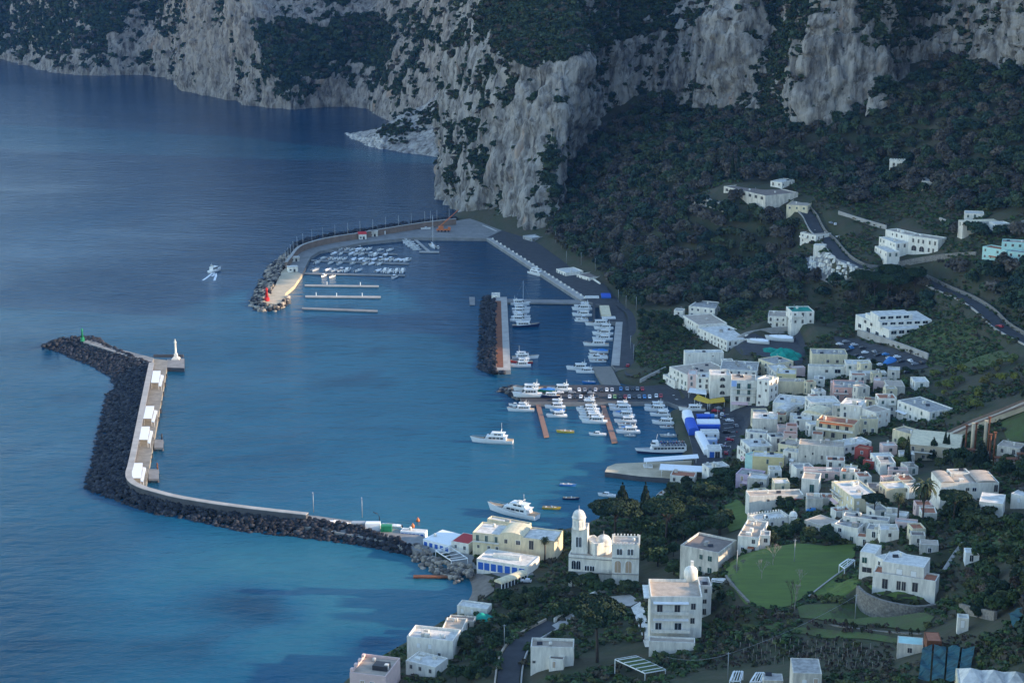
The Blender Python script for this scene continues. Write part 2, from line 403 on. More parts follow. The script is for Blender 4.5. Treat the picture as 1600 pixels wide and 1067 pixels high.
def cells(p, seed):
    """nearest random cell of each point: its own random value and the distance to the cell's edge"""
    i0 = np.floor(p).astype(np.int64); d1 = np.full(len(p), 9.); d2 = np.full(len(p), 9.); val = np.zeros(len(p))
    for a in (-1, 0, 1):
        for b in (-1, 0, 1):
            for c in (-1, 0, 1):
                i, j, k = i0[:, 0] + a, i0[:, 1] + b, i0[:, 2] + c
                d = np.sqrt((i + _hash(i, j, k, seed) - p[:, 0]) ** 2 + (j + _hash(i, j, k, seed + 1) - p[:, 1]) ** 2 + (k + _hash(i, j, k, seed + 2) - p[:, 2]) ** 2)
                nw = d < d1; d2 = np.where(nw, d1, np.minimum(d2, d)); val = np.where(nw, _hash(i, j, k, seed + 3), val); d1 = np.where(nw, d, d1)
    return val * 2 - 1, d2 - d1
VEGPOLY = [[(742, -40), (1010, -40), (1005, 25), (960, 62), (905, 88), (835, 98), (795, 88), (765, 70)], [(692, 205), (735, 190), (765, 200), (752, 290), (725, 312), (700, 300)], [(738, 118), (778, 96), (775, 190), (752, 215)],
           [(-80, -60), (235, -60), (205, 20), (150, 68), (100, 88), (40, 76), (-80, 70)], [(245, -40), (285, -40), (282, 45), (262, 60), (235, 40)], [(400, 35), (690, 15), (692, 130), (640, 150), (575, 135), (555, 90), (470, 115), (430, 150), (405, 120)], [(1195, -40), (1268, -40), (1250, 110), (1240, 200), (1185, 190)], [(1392, -40), (1425, -40), (1418, 60), (1398, 90)], [(588, 188), (640, 178), (692, 158), (692, 184), (640, 198), (604, 213)], [(860, 190), (885, 190), (870, 300), (850, 340)]]
def strip(cols, nu, nv, amp, seed, flute=9.0, vbias=0.0):
    g = np.array([[list(p) for p in c] for c in cols])          # (cols, rows, 3)
    g = resample(g, nu, True); g = resample(g.transpose(1, 0, 2), nv, False)   # (nv, nu, 3)
    du = np.gradient(g, axis=1); dv = np.gradient(g, axis=0); n = np.cross(du, dv); n /= np.linalg.norm(n, axis=2, keepdims=True) + 1e-9
    fl = g.reshape(-1, 3)
    big = fbm(fl / np.array([75, 75, 170.]), 3, seed)
    flu = 1 - np.abs(fbm(fl / np.array([flute * 2.4, flute * 2.4, 120.]), 4, seed + 5))         # vertical ribs
    rib = 1 - np.abs(fbm(fl / np.array([flute * .75, flute * .75, 60.]), 4, seed + 6))
    crag = 1 - np.abs(fbm(fl / np.array([15, 15, 13.]), 5, seed + 9, .6))
    ledge = fbm(fl / np.array([60, 60, 9.]), 4, seed + 13)
    wp = fl + np.stack([fbm(fl / 14.0, 3, seed + 50), fbm(fl / 14.0, 3, seed + 54), fbm(fl / 14.0, 3, seed + 58)], 1) * 3.5
    c1, e1 = cells(wp / np.array([15, 15, 34.]), seed + 60); c2, e2 = cells(wp / np.array([6.5, 6.5, 13.]), seed + 70)
    crack = -1.0 * np.exp(-e1 * 9) - .45 * np.exp(-e2 * 8)
    dsp = amp * (1.6 * big + 1.3 * (flu - .6) + .4 * (rib - .6) + .30 * (crag - .6) + .2 * ledge + .42 * c1 + .22 * c2 + .55 * crack)
    steep = np.clip(1 - np.abs(n[..., 2].ravel()) * .8, .25, 1)
    g = g + n * (dsp * steep).reshape(g.shape[:2])[..., None]
    du = np.gradient(g, axis=1); dv = np.gradient(g, axis=0); n2 = np.cross(du, dv); n2 /= np.linalg.norm(n2, axis=2, keepdims=True) + 1e-9
    # where scrub grows: flatter rock, gullies, and the wooded patches seen in the photograph
    f2 = g.reshape(-1, 3); u, v = proj(f2[:, 0], f2[:, 1], f2[:, 2]); wob = fbm(f2 / 22.0, 3, seed + 30); px = np.stack([u + wob * 14, v + fbm(f2 / 18.0, 3, seed + 31) * 10], 1)
    hint = np.zeros(len(f2))
    for p in VEGPOLY: hint[inpoly(px, p)] = 1
    veg = .38 * fbm(f2 / np.array([34, 34, 60.]), 5, seed + 40, .62) + 1.0 * (np.abs(n2[..., 2].ravel()) - .52) + .50 * (.55 - flu) + .38 * hint + vbias
    veg = np.where(f2[:, 2] < 5, -1, veg)
    return g, veg
BACK = Vector((0, 260, 120))
def up(c, dz=90, dy=120): return c + [c[-1] + Vector((0, dy, dz)), c[-1] + Vector((0, dy * 3, dz * 1.3))]
main_cols = [up(c) for c in [
    column((712, 262, -3), (705, 200, .3), (706, 120, .3), (728, 40, .5), (740, 0, 1)),
    column((683, 294, -3), (679, 240, .2), (685, 180, .2), (692, 110, .35), (716, 40, .5), (731, 0, .8))[:1] + column((683, 294, -3), (679, 240, .2), (685, 180, .2), (704, 75, .35), (731, 0, .8))[1:],
    column((700, 322, -3), (704, 270, .2), (714, 180, .3), (740, 70, .5), (752, 0, 1.4)),
    column((760, 348, 0), (760, 270, .2), (775, 170, .3), (790, 88, .4), (802, 0, 2.2)),
    column((815, 362, 0), (820, 280, .2), (825, 190, .3), (838, 105, .4), (850, 0, 2.2)),
    column((862, 366, 2), (860, 300, .25), (880, 190, .3), (890, 98, .4), (900, 0, 2.2)),
    column((885, 280, 34), (895, 230, .3), (915, 160, .35), (928, 85, .4), (935, 0, 2.2)),
    column((940, 215, 56), (942, 180, .3), (950, 120, .35), (965, 68, .4), (975, 0, 2.2)),
    column((1010, 175, 78), (1010, 140, .3), (1012, 100, .35), (1022, 50, .4), (1035, 0, 2)),
    column((1090, 170, 90), (1090, 140, .3), (1088, 90, .35), (1090, 30, .4), (1095, 0, 1.5)),
    column((1160, 175, 94), (1160, 140, .3), (1158, 90, .3), (1156, 20, .35), (1160, 0, 1)),
    column((1212, 180, 96), (1210, 140, 1), (1212, 90, 1), (1215, 30, 1), (1218, 0, 1)),
    column((1238, 195, 95), (1238, 150, 1), (1240, 100, 1), (1246, 40, 1), (1250, 0, 1)),
    column((1256, 198, 94), (1250, 150, .15), (1266, 90, .2), (1271, 30, .2), (1273, 0, .2)),
    column((1300, 198, 96), (1300, 150, .25), (1300, 90, .3), (1300, 30, .3), (1300, 0, .3)),
    column((1350, 190, 100), (1350, 150, .25), (1350, 90, .3), (1350, 30, .3), (1350, 0, .3)),
    column((1385, 165, 112), (1388, 120, .5), (1390, 80, .6), (1390, 30, .6), (1392, 0, .6)),
    column((1440, 110, 132), (1440, 80, .3), (1440, 50, .4), (1440, 20, .4), (1440, 0, .4)),
    column((1530, 110, 136), (1530, 80, .3), (1530, 50, .4), (1530, 20, .4), (1530, 0, .4)),
    column((1600, 112, 140), (1600, 80, .3), (1600, 50, .4), (1600, 20, .4), (1600, 0, .4)),
    column((1760, 100, 165), (1760, 80, .3), (1760, 50, .4), (1760, 20, .4), (1760, 0, .4))]]
g_main, v_main = strip(main_cols, 860, 300, 6.5, 21, vbias=-.05)
def strip_obj(name, g, m, veg):
    o = link(name, np_mesh(name, g.reshape(-1, 3), grid_faces(*g.shape[:2]), M[m], False, np.repeat(np.clip(veg + .5, 0, 1)[:, None], 3, 1))); tag(o, kind='structure'); return o
strip_obj('cliff', g_main, 'cliff_rock', v_main)
far_cols = [up(c, 120, 160) for c in [
    column((-150, 84, -4), (-150, 60, 1), (-150, 35, 1), (-150, 0, 1.5)),
    column((0, 97, -4), (0, 80, 1.2), (0, 50, 1.2), (0, 0, 1.3)),
    column((52, 112, -4), (55, 85, 1), (58, 50, 1), (65, 0, 1)),
    column((112, 121, -4), (115, 90, .6), (120, 55, .9), (130, 0, 1.)),
    column((170, 123, -4), (170, 90, .5), (178, 55, .7), (200, 0, .9)),
    column((225, 122, -4), (225, 90, .5), (228, 55, .6), (242, 0, .9)),
    column((272, 132, -4), (270, 95, .5), (268, 55, .7), (268, 0, .8)),
    column((284, 147, -4), (288, 110, .2), (290, 65, .2), (288, 0, .25)),
    column((330, 158, -4), (330, 110, .3), (330, 60, .3), (332, 0, .3)),
    column((400, 172, -4), (394, 120, .4), (388, 65, .4), (384, 0, .5)),
    column((450, 178, -4), (444, 135, .5), (436, 75, 1), (432, 0, 1)),
    column((520, 174, -4), (518, 120, .3), (518, 80, .9), (522, 0, 1.1)),
    column((565, 176, -4), (568, 135, .7), (574, 80, 1), (590, 0, 1)),
    column((612, 195, -4), (622, 145, .9), (634, 80, 1), (650, 0, 1)),
    column((690, 235, -4), (690, 160, .9), (698, 85, 1), (710, 0, 1)),
    column((780, 235, -4), (780, 160, .9), (780, 85, 1), (780, 0, 1))]]
g_far, v_far = strip(far_cols, 640, 200, 8.0, 41, 14, vbias=-.03)
strip_obj('far_cliffs', g_far, 'far_rock', v_far)
tal_cols = [column((536, 213, -3), (543, 209, 1.5), (552, 206, 2)), column((566, 230, -3), (580, 212, 2), (592, 200, 3)),
            column((600, 240, -3), (612, 208, 2.5), (622, 182, 3)), column((640, 246, -3), (650, 205, 2.5), (662, 162, 2.4)),
            column((675, 250, -3), (682, 200, 2.2), (690, 140, 1.6)), column((720, 255, -3), (722, 200, 2.2), (724, 140, 1.6))]
g_tal, v_tal = strip(tal_cols, 200, 110, 3.2, 61, 8, vbias=-.33)
strip_obj('rocky_point', g_tal, 'talus_rock', v_tal)

# ------------------------------------------------------------------ sea
def build_sea():
    xs = np.concatenate([np.arange(-1400, -400, 50), np.arange(-400, 300, 10), np.arange(300, 1400, 60)])
    ys = np.concatenate([np.arange(-200, 420, 60), np.arange(420, 1300, 10), np.arange(1300, 3000, 50), [3600, 5000, 9000]])
    X, Y = np.meshgrid(xs, ys); q = np.stack([X.ravel(), Y.ravel()], 1)
    depth = np.zeros(len(q))
    def spot(px, py, rx, ry, a):
        c = P(px, py); n_ = fbm(np.c_[q / 60, np.zeros(len(q))], 3, 5) * .35
        d2 = ((q[:, 0] - c.x) / rx) ** 2 + ((q[:, 1] - c.y) / ry) ** 2
        return a * np.exp(-d2 * (1 + n_))
    sh = spot(600, 935, 85, 75, .62) + spot(430, 900, 75, 55, .42) + spot(690, 880, 30, 30, .35) + spot(960, 720, 75, 85, .55) + spot(800, 800, 70, 60, .35) + spot(500, 1040, 70, 55, .35)
    sh += spot(540, 620, 200, 260, .38) + spot(60, 380, 90, 160, .30) + spot(440, 455, 45, 60, .25) + spot(1010, 770, 40, 30, .35) + spot(600, 460, 60, 60, .2)
    # dark weed beds on the bottom
    for px, py, rx, ry, a in ((420, 945, 14, 18, .6), (395, 950, 12, 14, .5), (350, 925, 16, 12, .4), (320, 950, 20, 14, .4), (450, 965, 12, 8, .4), (560, 1005, 14, 12, .4), (610, 1000, 16, 9, .4), (300, 1010, 30, 25, .3)):
        sh -= spot(px, py, rx, ry, a)
    bed = fbm(np.c_[q / 26, np.zeros(len(q))], 4, 8); sh = np.clip(sh + (.10 * bed - .45 * np.clip(bed - .35, 0, 1)) * np.clip(sh * 4, 0, 1), 0, 1)
    V = np.c_[q, np.zeros(len(q))]
    me = np_mesh('sea', V, grid_faces(len(ys), len(xs)), [], True, tint=np.stack([sh, sh, sh], 1))
    m = bpy.data.materials.new('sea_water'); m.use_nodes = True; n = m.node_tree.nodes; l = m.node_tree.links
    b = n['Principled BSDF']; b.inputs['Roughness'].default_value = .12; b.inputs['IOR'].default_value = 1.33; b.inputs['Specular IOR Level'].default_value = .12
    a = n.new('ShaderNodeAttribute'); a.attribute_name = 'tint'
    r = n.new('ShaderNodeValToRGB'); e = r.color_ramp.elements
    e[0].position = 0; e[0].color = (.0015, .037, .082, 1); e[1].position = 1; e[1].color = (.022, .125, .175, 1)
    x = e.new(.45); x.color = (.009, .088, .155, 1)
    l.new(a.outputs['Fac'], r.inputs[0]); l.new(r.outputs[0], b.inputs['Base Color'])
    g = n.new('ShaderNodeNewGeometry')
    def nz(scale, st, det):
        mp = n.new('ShaderNodeMapping'); mp.inputs['Scale'].default_value = st; mp.inputs['Rotation'].default_value = (0, 0, R(18))
        l.new(g.outputs['Position'], mp.inputs['Vector']); t = n.new('ShaderNodeTexNoise'); t.inputs['Scale'].default_value = scale
        t.inputs['Detail'].default_value = det; t.inputs['Roughness'].default_value = .6; l.new(mp.outputs[0], t.inputs['Vector']); return t.outputs[0]
    b1 = n.new('ShaderNodeBump'); b1.inputs['Distance'].default_value = 1.7; b1.inputs['Strength'].default_value = 1; l.new(nz(.15, (.45, 1, 1), 7), b1.inputs['Height']); wp_ = n.new('ShaderNodeMapRange'); wp_.inputs[1].default_value = .35; wp_.inputs[2].default_value = .65; wp_.inputs[3].default_value = .55; wp_.inputs[4].default_value = 1; l.new(nz(.008, (.6, 1, 1), 4), wp_.inputs[0]); l.new(wp_.outputs[0], b1.inputs['Strength'])
    b2 = n.new('ShaderNodeBump'); b2.inputs['Distance'].default_value = 2.0; b2.inputs['Strength'].default_value = .6; l.new(nz(.025, (.5, 1, 1), 3), b2.inputs['Height'])
    l.new(b2.outputs[0], b1.inputs['Normal']); l.new(b1.outputs[0], b.inputs['Normal'])
    me.materials.append(m); o = link('sea', me); tag(o, kind='structure')
build_sea()
from mathutils.geometry import delaunay_2d_cdt
NOGROW = []
EXCL = []
def carve(pts, width, blend=5):
    """cut a level bed for a road into the land; pts carry the road's own height"""
    global Z
    pp = np.array([list(p) for p in pts]); lo = pp.min(0) - width - blend; hi_ = pp.max(0) + width + blend
    i0, i1 = max(int((lo[0] - GX0) / GS), 0), int((hi_[0] - GX0) / GS) + 2; j0, j1 = max(int((lo[1] - GY0) / GS), 0), int((hi_[1] - GY0) / GS) + 2
    sub = np.stack([GXX[j0:j1, i0:i1].ravel(), GYY[j0:j1, i0:i1].ravel()], 1); best = np.full(len(sub), 1e9); zz = np.zeros(len(sub))
    for a, b in zip(pp[:-1], pp[1:]):
        ab = b[:2] - a[:2]; t = np.clip(((sub - a[:2]) @ ab) / max(ab @ ab, 1e-9), 0, 1); d = np.linalg.norm(sub - (a[:2] + t[:, None] * ab), axis=1); m = d < best
        best[m] = d[m]; zz[m] = (a[2] + t * (b[2] - a[2]))[m]
    w_ = np.clip(1 - (best - width / 2 - 2) / blend, 0, 1); w_ = w_ * w_ * (3 - 2 * w_); zs = Z[j0:j1, i0:i1]; zs[:] = zs * (1 - w_.reshape(zs.shape)) + zz.reshape(zs.shape) * w_.reshape(zs.shape)
def road(name, pix, width, m, off=.25, do_carve=True):
    p = np.array([[list(at(*q))] for q in pix]); p = resample(p, max(8, len(pix) * 8), True)[:, 0]
    for _ in range(10): p[1:-1, 2] = (p[:-2, 2] + p[2:, 2] + 2 * p[1:-1, 2]) / 4
    if do_carve: carve(p, width)
    pts = [Vector(q) for q in p]; n = len(pts); V = []; b = MB()
    for i, q in enumerate(pts):
        t = pts[min(i + 1, n - 1)] - pts[max(i - 1, 0)]; t.z = 0; t.normalize(); s = Vector((-t.y, t.x, 0)); q = q + Vector((0, 0, off)); V += [q + s * width / 2, q + s * width / 6, q - s * width / 6, q - s * width / 2]
    b.add(V, [(4 * i + k, 4 * i + k + 1, 4 * i + k + 5, 4 * i + k + 4) for i in range(n - 1) for k in range(3)]); o = b.build(name, M[m]); tag(o, kind='structure')
    me = o.data
    if me.polygons[0].normal.z < 0: me.flip_normals()
    for i in range(0, n - 1): NOGROW.append([V[4 * i][:2], V[4 * i + 3][:2], V[4 * i + 7][:2], V[4 * i + 4][:2]])
    return pts
PATCHES = []
def patch(name, pix, m, off=.3, kind='structure', step=3.0, label=None, grow=False):
    bd = [at(*q) for q in pix]; P2 = [Vector(q[:2]) for q in polyline_([Vector(q) for q in bd] + [Vector(bd[0])], step)[:-1]]; nb = len(P2)
    xs = [q.x for q in P2]; ys = [q.y for q in P2]; gx_ = np.arange(min(xs), max(xs), step); gy_ = np.arange(min(ys), max(ys), step); A_, B_ = np.meshgrid(gx_, gy_); q = np.stack([A_.ravel(), B_.ravel()], 1)
    q = q[inpoly(q, [tuple(v) for v in P2])] if len(q) else q
    vs, es, fs, *_ = delaunay_2d_cdt(P2 + [Vector(v) for v in q], [(i, (i + 1) % nb) for i in range(nb)], [], 1, 1e-4)
    b = MB(); b.add([(v.x, v.y, ground(v.x, v.y) + off) for v in vs], [tuple(f) for f in fs]); o = b.build(name, M[m]); tag(o, label, kind=kind)
    if o.data.polygons and sum(f.normal.z for f in o.data.polygons) < 0: o.data.flip_normals()
    if not grow: NOGROW.append([tuple(v) for v in P2])
    return o
def polyline_(pts, step):
    out = [pts[0]]
    for a, b in zip(pts, pts[1:]):
        n = max(1, int((b - a).length / step)); out += [a + (b - a) * (i / n) for i in range(1, n + 1)]
    return out
coast_road = road('coast_road', [(793, 1085), (794, 1066), (797, 1042), (804, 1020), (818, 1003), (840, 989), (868, 974)], 7, 'asphalt')
hill_road = road('hill_road', [(1256, 328), (1266, 340), (1277, 362), (1296, 381), (1315, 402), (1345, 419), (1385, 424), (1430, 433), (1470, 452), (1510, 469), (1540, 488), (1562, 510), (1600, 532), (1640, 550)], 8, 'asphalt')
road('harbour_road', [(988, 588), (984, 560), (990, 520), (988, 492), (972, 478), (955, 462), (940, 446), (920, 430)], 7, 'asphalt', do_carve=False, off=.35)
patch('lawn', [(1132, 893), (1141, 880), (1160, 868), (1190, 859), (1235, 851), (1290, 854), (1338, 850), (1334, 880), (1310, 905), (1270, 925), (1232, 948), (1200, 953), (1165, 945), (1140, 915)], 'lawn', .35)
patch('lower_lawn', [(1266, 932), (1300, 907), (1342, 906), (1336, 936), (1300, 936)], 'lawn', .35)
patch('grass_terrace', [(1245, 948), (1300, 944), (1345, 944), (1375, 954), (1412, 962), (1460, 964), (1445, 986), (1380, 980), (1300, 972), (1250, 966)], 'field_grass', .3)
patch('villa_lawn', [(1352, 914), (1368, 916), (1420, 926), (1455, 930), (1440, 938), (1400, 935), (1368, 928)], 'lawn', .35)
patch('field', [(1392, 538), (1466, 500), (1520, 500), (1530, 532), (1592, 560), (1510, 582), (1450, 562)], 'field_grass', .3, grow=True)
patch('field_strip', [(1110, 968), (1160, 975), (1300, 985), (1420, 1000), (1400, 1006), (1250, 990), (1120, 978)], 'field_grass', .3, grow=True)
patch('boatyard', [(1138, 548), (1150, 534), (1180, 522), (1250, 518), (1262, 540), (1250, 574), (1200, 562), (1160, 556)], 'asphalt', .3)
patch('car_park', [(1300, 526), (1342, 530), (1400, 547), (1448, 562), (1450, 575), (1412, 580), (1380, 572), (1325, 556)], 'asphalt', .3)
patch('village_square', [(1060, 606), (1110, 628), (1150, 640), (1190, 632), (1200, 640), (1170, 665), (1145, 712), (1120, 725), (1100, 700), (1085, 640)], 'asphalt', .35)
patch('beach', [(700, 918), (722, 905), (745, 896), (772, 903), (772, 924), (752, 938), (735, 942), (726, 930)], 'beach', .4)
patch('forecourt', [(700, 862), (740, 868), (742, 884), (830, 892), (835, 900), (790, 905), (745, 890), (712, 886)], 'concrete', .35)
patch('villa_drive', [(862, 978), (900, 955), (925, 935), (985, 930), (1000, 940), (985, 948), (930, 945), (905, 965), (872, 985)], 'pale_concrete', .35)
patch('paved_ramp', [(986, 950), (1000, 941), (1006, 950), (1014, 985), (1019, 1012), (1008, 1012), (1000, 985)], 'roof_white', .4)
patch('hill_grass', [(1498, 814), (1545, 802), (1600, 808), (1620, 850), (1570, 868), (1520, 856)], 'field_grass', .3, grow=True)
patch('garden_grass', [(1128, 792), (1150, 780), (1166, 790), (1168, 822), (1140, 832)], 'lawn', .3)
patch('upper_grass', [(1560, 655), (1605, 638), (1620, 690), (1575, 692)], 'field_grass', .3)
# ------------------------------------------------------------------ helpers for quays, walls and rock armour
ORD = 'first second third fourth fifth sixth seventh eighth ninth tenth eleventh twelfth thirteenth fourteenth fifteenth sixteenth seventeenth eighteenth nineteenth twentieth'.split()
def ordn(i):
    if i < 20: return ORD[i]
    t, u = divmod(i + 1, 10); tens = {2: 'twent', 3: 'thirt', 4: 'fort', 5: 'fift', 6: 'sixt', 7: 'sevent'}[t]
    return tens + 'ieth' if u == 0 else tens + 'y-' + ORD[u - 1]
EXCL = []                                            # world polygons where nothing grows
def slab(name, pix, z1, m, z0=-4, kind='structure', mtop=None, excl=True):
    pts = [P(p[0], p[1], z1) for p in pix]
    b = MB(); b.prism(pts, z0, z1, 0, 1 if mtop else None)
    o = b.build(name, [M[m]] + ([M[mtop]] if mtop else []))
    if kind: tag(o, kind=kind)
    if excl: EXCL.append([p[:2] for p in pts])
    return o
def polyline(pts, step):
    pts = [Vector(p) for p in pts]; out = [pts[0]]
    for a, b in zip(pts, pts[1:]):
        n = max(1, int((b - a).length / step)); out += [a + (b - a) * (i / n) for i in range(1, n + 1)]
    return out
def ribbon(mb, pts, width, z0, z1, m=0, zb=None):
    """wall of given width along world points; z0/z1 added to each point's own z"""
    pts = [Vector(p) for p in pts]; n = len(pts); L = []
    for i, p in enumerate(pts):
        t = pts[min(i + 1, n - 1)] - pts[max(i - 1, 0)]; t.z = 0; t.normalize(); q = Vector((-t.y, t.x, 0)) * width / 2
        L.append((p + q, p - q))
    vs = []
    for a, b in L: vs += [(a.x, a.y, a.z + z0), (b.x, b.y, b.z + z0), (b.x, b.y, b.z + z1), (a.x, a.y, a.z + z1)]
    fs = [(0, 1, 2, 3), tuple(4 * (n - 1) + k for k in (3, 2, 1, 0))]
    for i in range(n - 1):
        for k in range(4): fs.append((4 * i + k, 4 * (i + 1) + k, 4 * (i + 1) + (k + 1) % 4, 4 * i + (k + 1) % 4))
    mb.add(vs, fs, m)
def wall(name, label, pts, width, z0, z1, m, cat='wall', parent=None):
    b = MB(); ribbon(b, pts, width, z0, z1); o = b.build(name, M[m], parent)
    if parent is None: tag(o, label, cat)
    return o
_ico = bmesh.new(); bmesh.ops.create_icosphere(_ico, subdivisions=1, radius=1)
IV = np.array([v.co[:] for v in _ico.verts]); IF = np.array([[v.index for v in f.verts] for f in _ico.faces]); _ico.free()
def boulder_variants(n=8, seed=3):
    out = []
    for k in range(n):
        s = 1 + .28 * vnoise(IV * 1.7 + k * 9.1, seed); v = IV * s[:, None]
        v = np.sign(v) * np.abs(v) ** .8                        # blocky
        out.append(v * np.array([1, RNG.uniform(.7, 1), RNG.uniform(.6, .9)]))
    return out
BV = boulder_variants()
def rotz(v, a): c, s = math.cos(a), math.sin(a); return np.stack([v[:, 0] * c - v[:, 1] * s, v[:, 0] * s + v[:, 1] * c, v[:, 2]], 1)
def boulder_field(name, pts, rad, tints, label=None):
    Vs, Fs, Ts = [], [], []; b = 0
    for p in pts:
        v = BV[RNG.integers(len(BV))] * RNG.uniform(*rad); v = rotz(v, RNG.uniform(0, 6.28))
        tl = RNG.uniform(-.5, .5); c, s = math.cos(tl), math.sin(tl); v = np.stack([v[:, 0], v[:, 1] * c - v[:, 2] * s, v[:, 1] * s + v[:, 2] * c], 1)
        Vs.append(v + np.array(p)); Fs.append(IF + b); b += len(v)
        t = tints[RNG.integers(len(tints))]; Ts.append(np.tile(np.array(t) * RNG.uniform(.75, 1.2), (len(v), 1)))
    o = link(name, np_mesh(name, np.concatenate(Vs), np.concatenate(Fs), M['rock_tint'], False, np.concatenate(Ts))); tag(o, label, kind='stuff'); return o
def mound_pts(crest, toe, n, zc, zt):
    """points spread over the slope between two picture polylines"""
    a = [P(x, y, zc) for x, y in crest]; b = [P(x, y, zt) for x, y in toe]
    a = resample(np.array([[list(p)] for p in a]), 200)[:, 0]; b = resample(np.array([[list(p)] for p in b]), 200)[:, 0]
    seg = np.linalg.norm(a - b, axis=1) * np.gradient(np.arange(200)); wgt = (seg + 2) * (np.linalg.norm(np.gradient(b, axis=0), axis=1) + np.linalg.norm(np.gradient(a, axis=0), axis=1))
    i = RNG.choice(200, n, p=wgt / wgt.sum()); t = RNG.uniform(0, 1, n)[:, None]; j = np.minimum(i + 1, 199); f = RNG.uniform(0, 1, n)[:, None]
    aa = a[i] * (1 - f) + a[j] * f; bb = b[i] * (1 - f) + b[j] * f
    p = aa * (1 - t) + bb * t; p[:, 2] = zc + (zt - zc) * t[:, 0] ** 1.15; return p, a, b
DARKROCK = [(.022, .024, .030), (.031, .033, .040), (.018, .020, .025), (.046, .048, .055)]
PALEROCK = [(.30, .26, .21), (.36, .31, .25), (.20, .175, .15), (.12, .11, .10)]

# ------------------------------------------------------------------ outer breakwater with the ferry pier
crest = [(140, 529), (150, 531), (236, 568), (228, 610), (207, 715), (200, 742), (204, 753), (222, 765), (246, 773), (278, 781), (338, 791), (407, 800), (480, 808), (560, 822), (640, 846)]
toe = [(67, 541), (72, 546), (100, 556), (140, 573), (170, 590), (179, 605), (163, 620), (160, 648), (149, 690), (140, 730), (131, 768), (172, 780), (199, 791), (241, 805), (292, 813), (338, 824), (384, 833), (431, 838), (498, 846), (560, 853), (640, 870)]
pp, ca, cb = mound_pts(crest, toe, 5200, 4.0, -.6)
core = np.stack([ca + np.array([0, 0, -1.2]), cb + np.array([0, 0, -2.5])]); core = resample(core, 6)
o = link('breakwater_core', np_mesh('breakwater_core', core.reshape(-1, 3), grid_faces(*core.shape[:2]), M['sea_wall'])); tag(o, kind='structure')
pt2, _, _ = mound_pts([(67, 541), (130, 531), (168, 541)], [(67, 541), (82, 532), (104, 526), (150, 526), (168, 538)], 160, 3.2, -.5)
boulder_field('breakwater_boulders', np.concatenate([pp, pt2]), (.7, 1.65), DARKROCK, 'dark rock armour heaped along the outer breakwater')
slab('breakwater_path', [(130, 534), (141, 529), (165, 540), (240, 559), (237, 569)], 4.3, 'concrete')
slab('ferry_pier', [(236, 569), (240, 560), (262, 563), (261, 573), (252, 625), (240, 690), (229, 752), (229, 764), (212, 759), (203, 744), (209, 715)], 2.4, 'pier_deck')
slab('monument_quay', [(261, 560), (288, 560), (288, 575), (261, 574)], 2.37, 'sea_wall', mtop='concrete')
slab('causeway', [(229, 764), (246, 769), (278, 777), (338, 787), (407, 796), (498, 806), (560, 815), (640, 830), (680, 845), (660, 862), (600, 845), (475, 822), (407, 806), (338, 796), (278, 787), (246, 779), (222, 770)], 2.42, 'concrete')
wl = [P(x, y, 6) for x, y in ((237, 567), (228, 610), (207, 715), (201, 740), (206, 752), (222, 761), (246, 768), (278, 776), (338, 786), (407, 795), (480, 803))]
wl = [Vector(v) for v in resample(np.array([[list(p)] for p in wl]), 60, True)[:, 0]]
wall('seawall', 'long dark seawall with pale top curving along the outer breakwater', wl, 2.6, -7.5, 0, 'sea_wall')
b = MB(); ribbon(b, wl, 2.9, 0.003, .3); tw = b.build('coping', M['pale_concrete'], bpy.data.objects['seawall'])
wall('parapet_wall', 'low dark parapet on the far edge of the monument quay', [P(240, 558, 2.4), P(287, 558, 2.4)], .8, -.1, 1.6, 'sea_wall')
# fender piles along the pier
pile = None
for i, (x, y) in enumerate([(259, 590), (257, 604), (254, 618), (251, 632), (250, 645), (247, 658), (236, 715), (234, 722)]):
    if pile is None:
        m_ = MB(); m_.tube([(0, 0, -2), (0, 0, 2.0)], .9, 0, 8); pile = link('fender', m_.mesh('fender', M['rubber'])); o = pile
    else: o = pile.copy(); COL.objects.link(o)
    o.location = P(x, y, 0); tag(o, f'{ordn(i)} black round fender from the far end of the ferry pier side', 'fender', 'fenders along the ferry pier')
# canopies on the pier: big roof and a lower lean-to on the water side
def canopy(pix, z, names, label, m='white_paint', posts=True, h=3.2, group=None, cat='canopy'):
    p = [P(x, y, z + h) for x, y in pix]; c = sum(p, Vector()) / 4; c.z = z
    r = empty(names, c); tag(r, label, cat, group)
    b = MB(); b.prism([q - c for q in p], h, h + .25); b.build('roof', M[m], r)
    for q in p:
        l = MB(); d = (q - c); d = Vector((d.x * .9, d.y * .9, 0)); l.tube([d, d + Vector((0, 0, h))], .1, 0, 6); l.build('post', M['white_paint'], r)
    return r
cn = [((239, 580), (251, 580), (248, 598), (236, 598)), ((228, 635), (241, 635), (237, 654), (224, 654)), ((221, 667), (234, 667), (231, 687), (217, 687)), ((208, 724), (223, 724), (220, 747), (205, 747))]
for i, q in enumerate(cn):
    ww = ['farthest', 'second farthest', 'second nearest', 'nearest'][i]
    canopy(q, 2.4, 'boarding_canopy', f'{ww} white flat boarding canopy on the ferry pier', group='boarding canopies on the ferry pier', h=3.6)
    q2 = [(q[1][0] + .5, q[1][1] + 6), (q[1][0] + 5, q[1][1] + 7), (q[2][0] + 4, q[2][1] + 6), (q[2][0] - .5, q[2][1] + 5)]
    canopy(q2, 2.4, 'lean_to_roof', f'narrow white lean-to beside the {ww} boarding canopy', group='narrow lean-tos on the ferry pier', h=2.6)
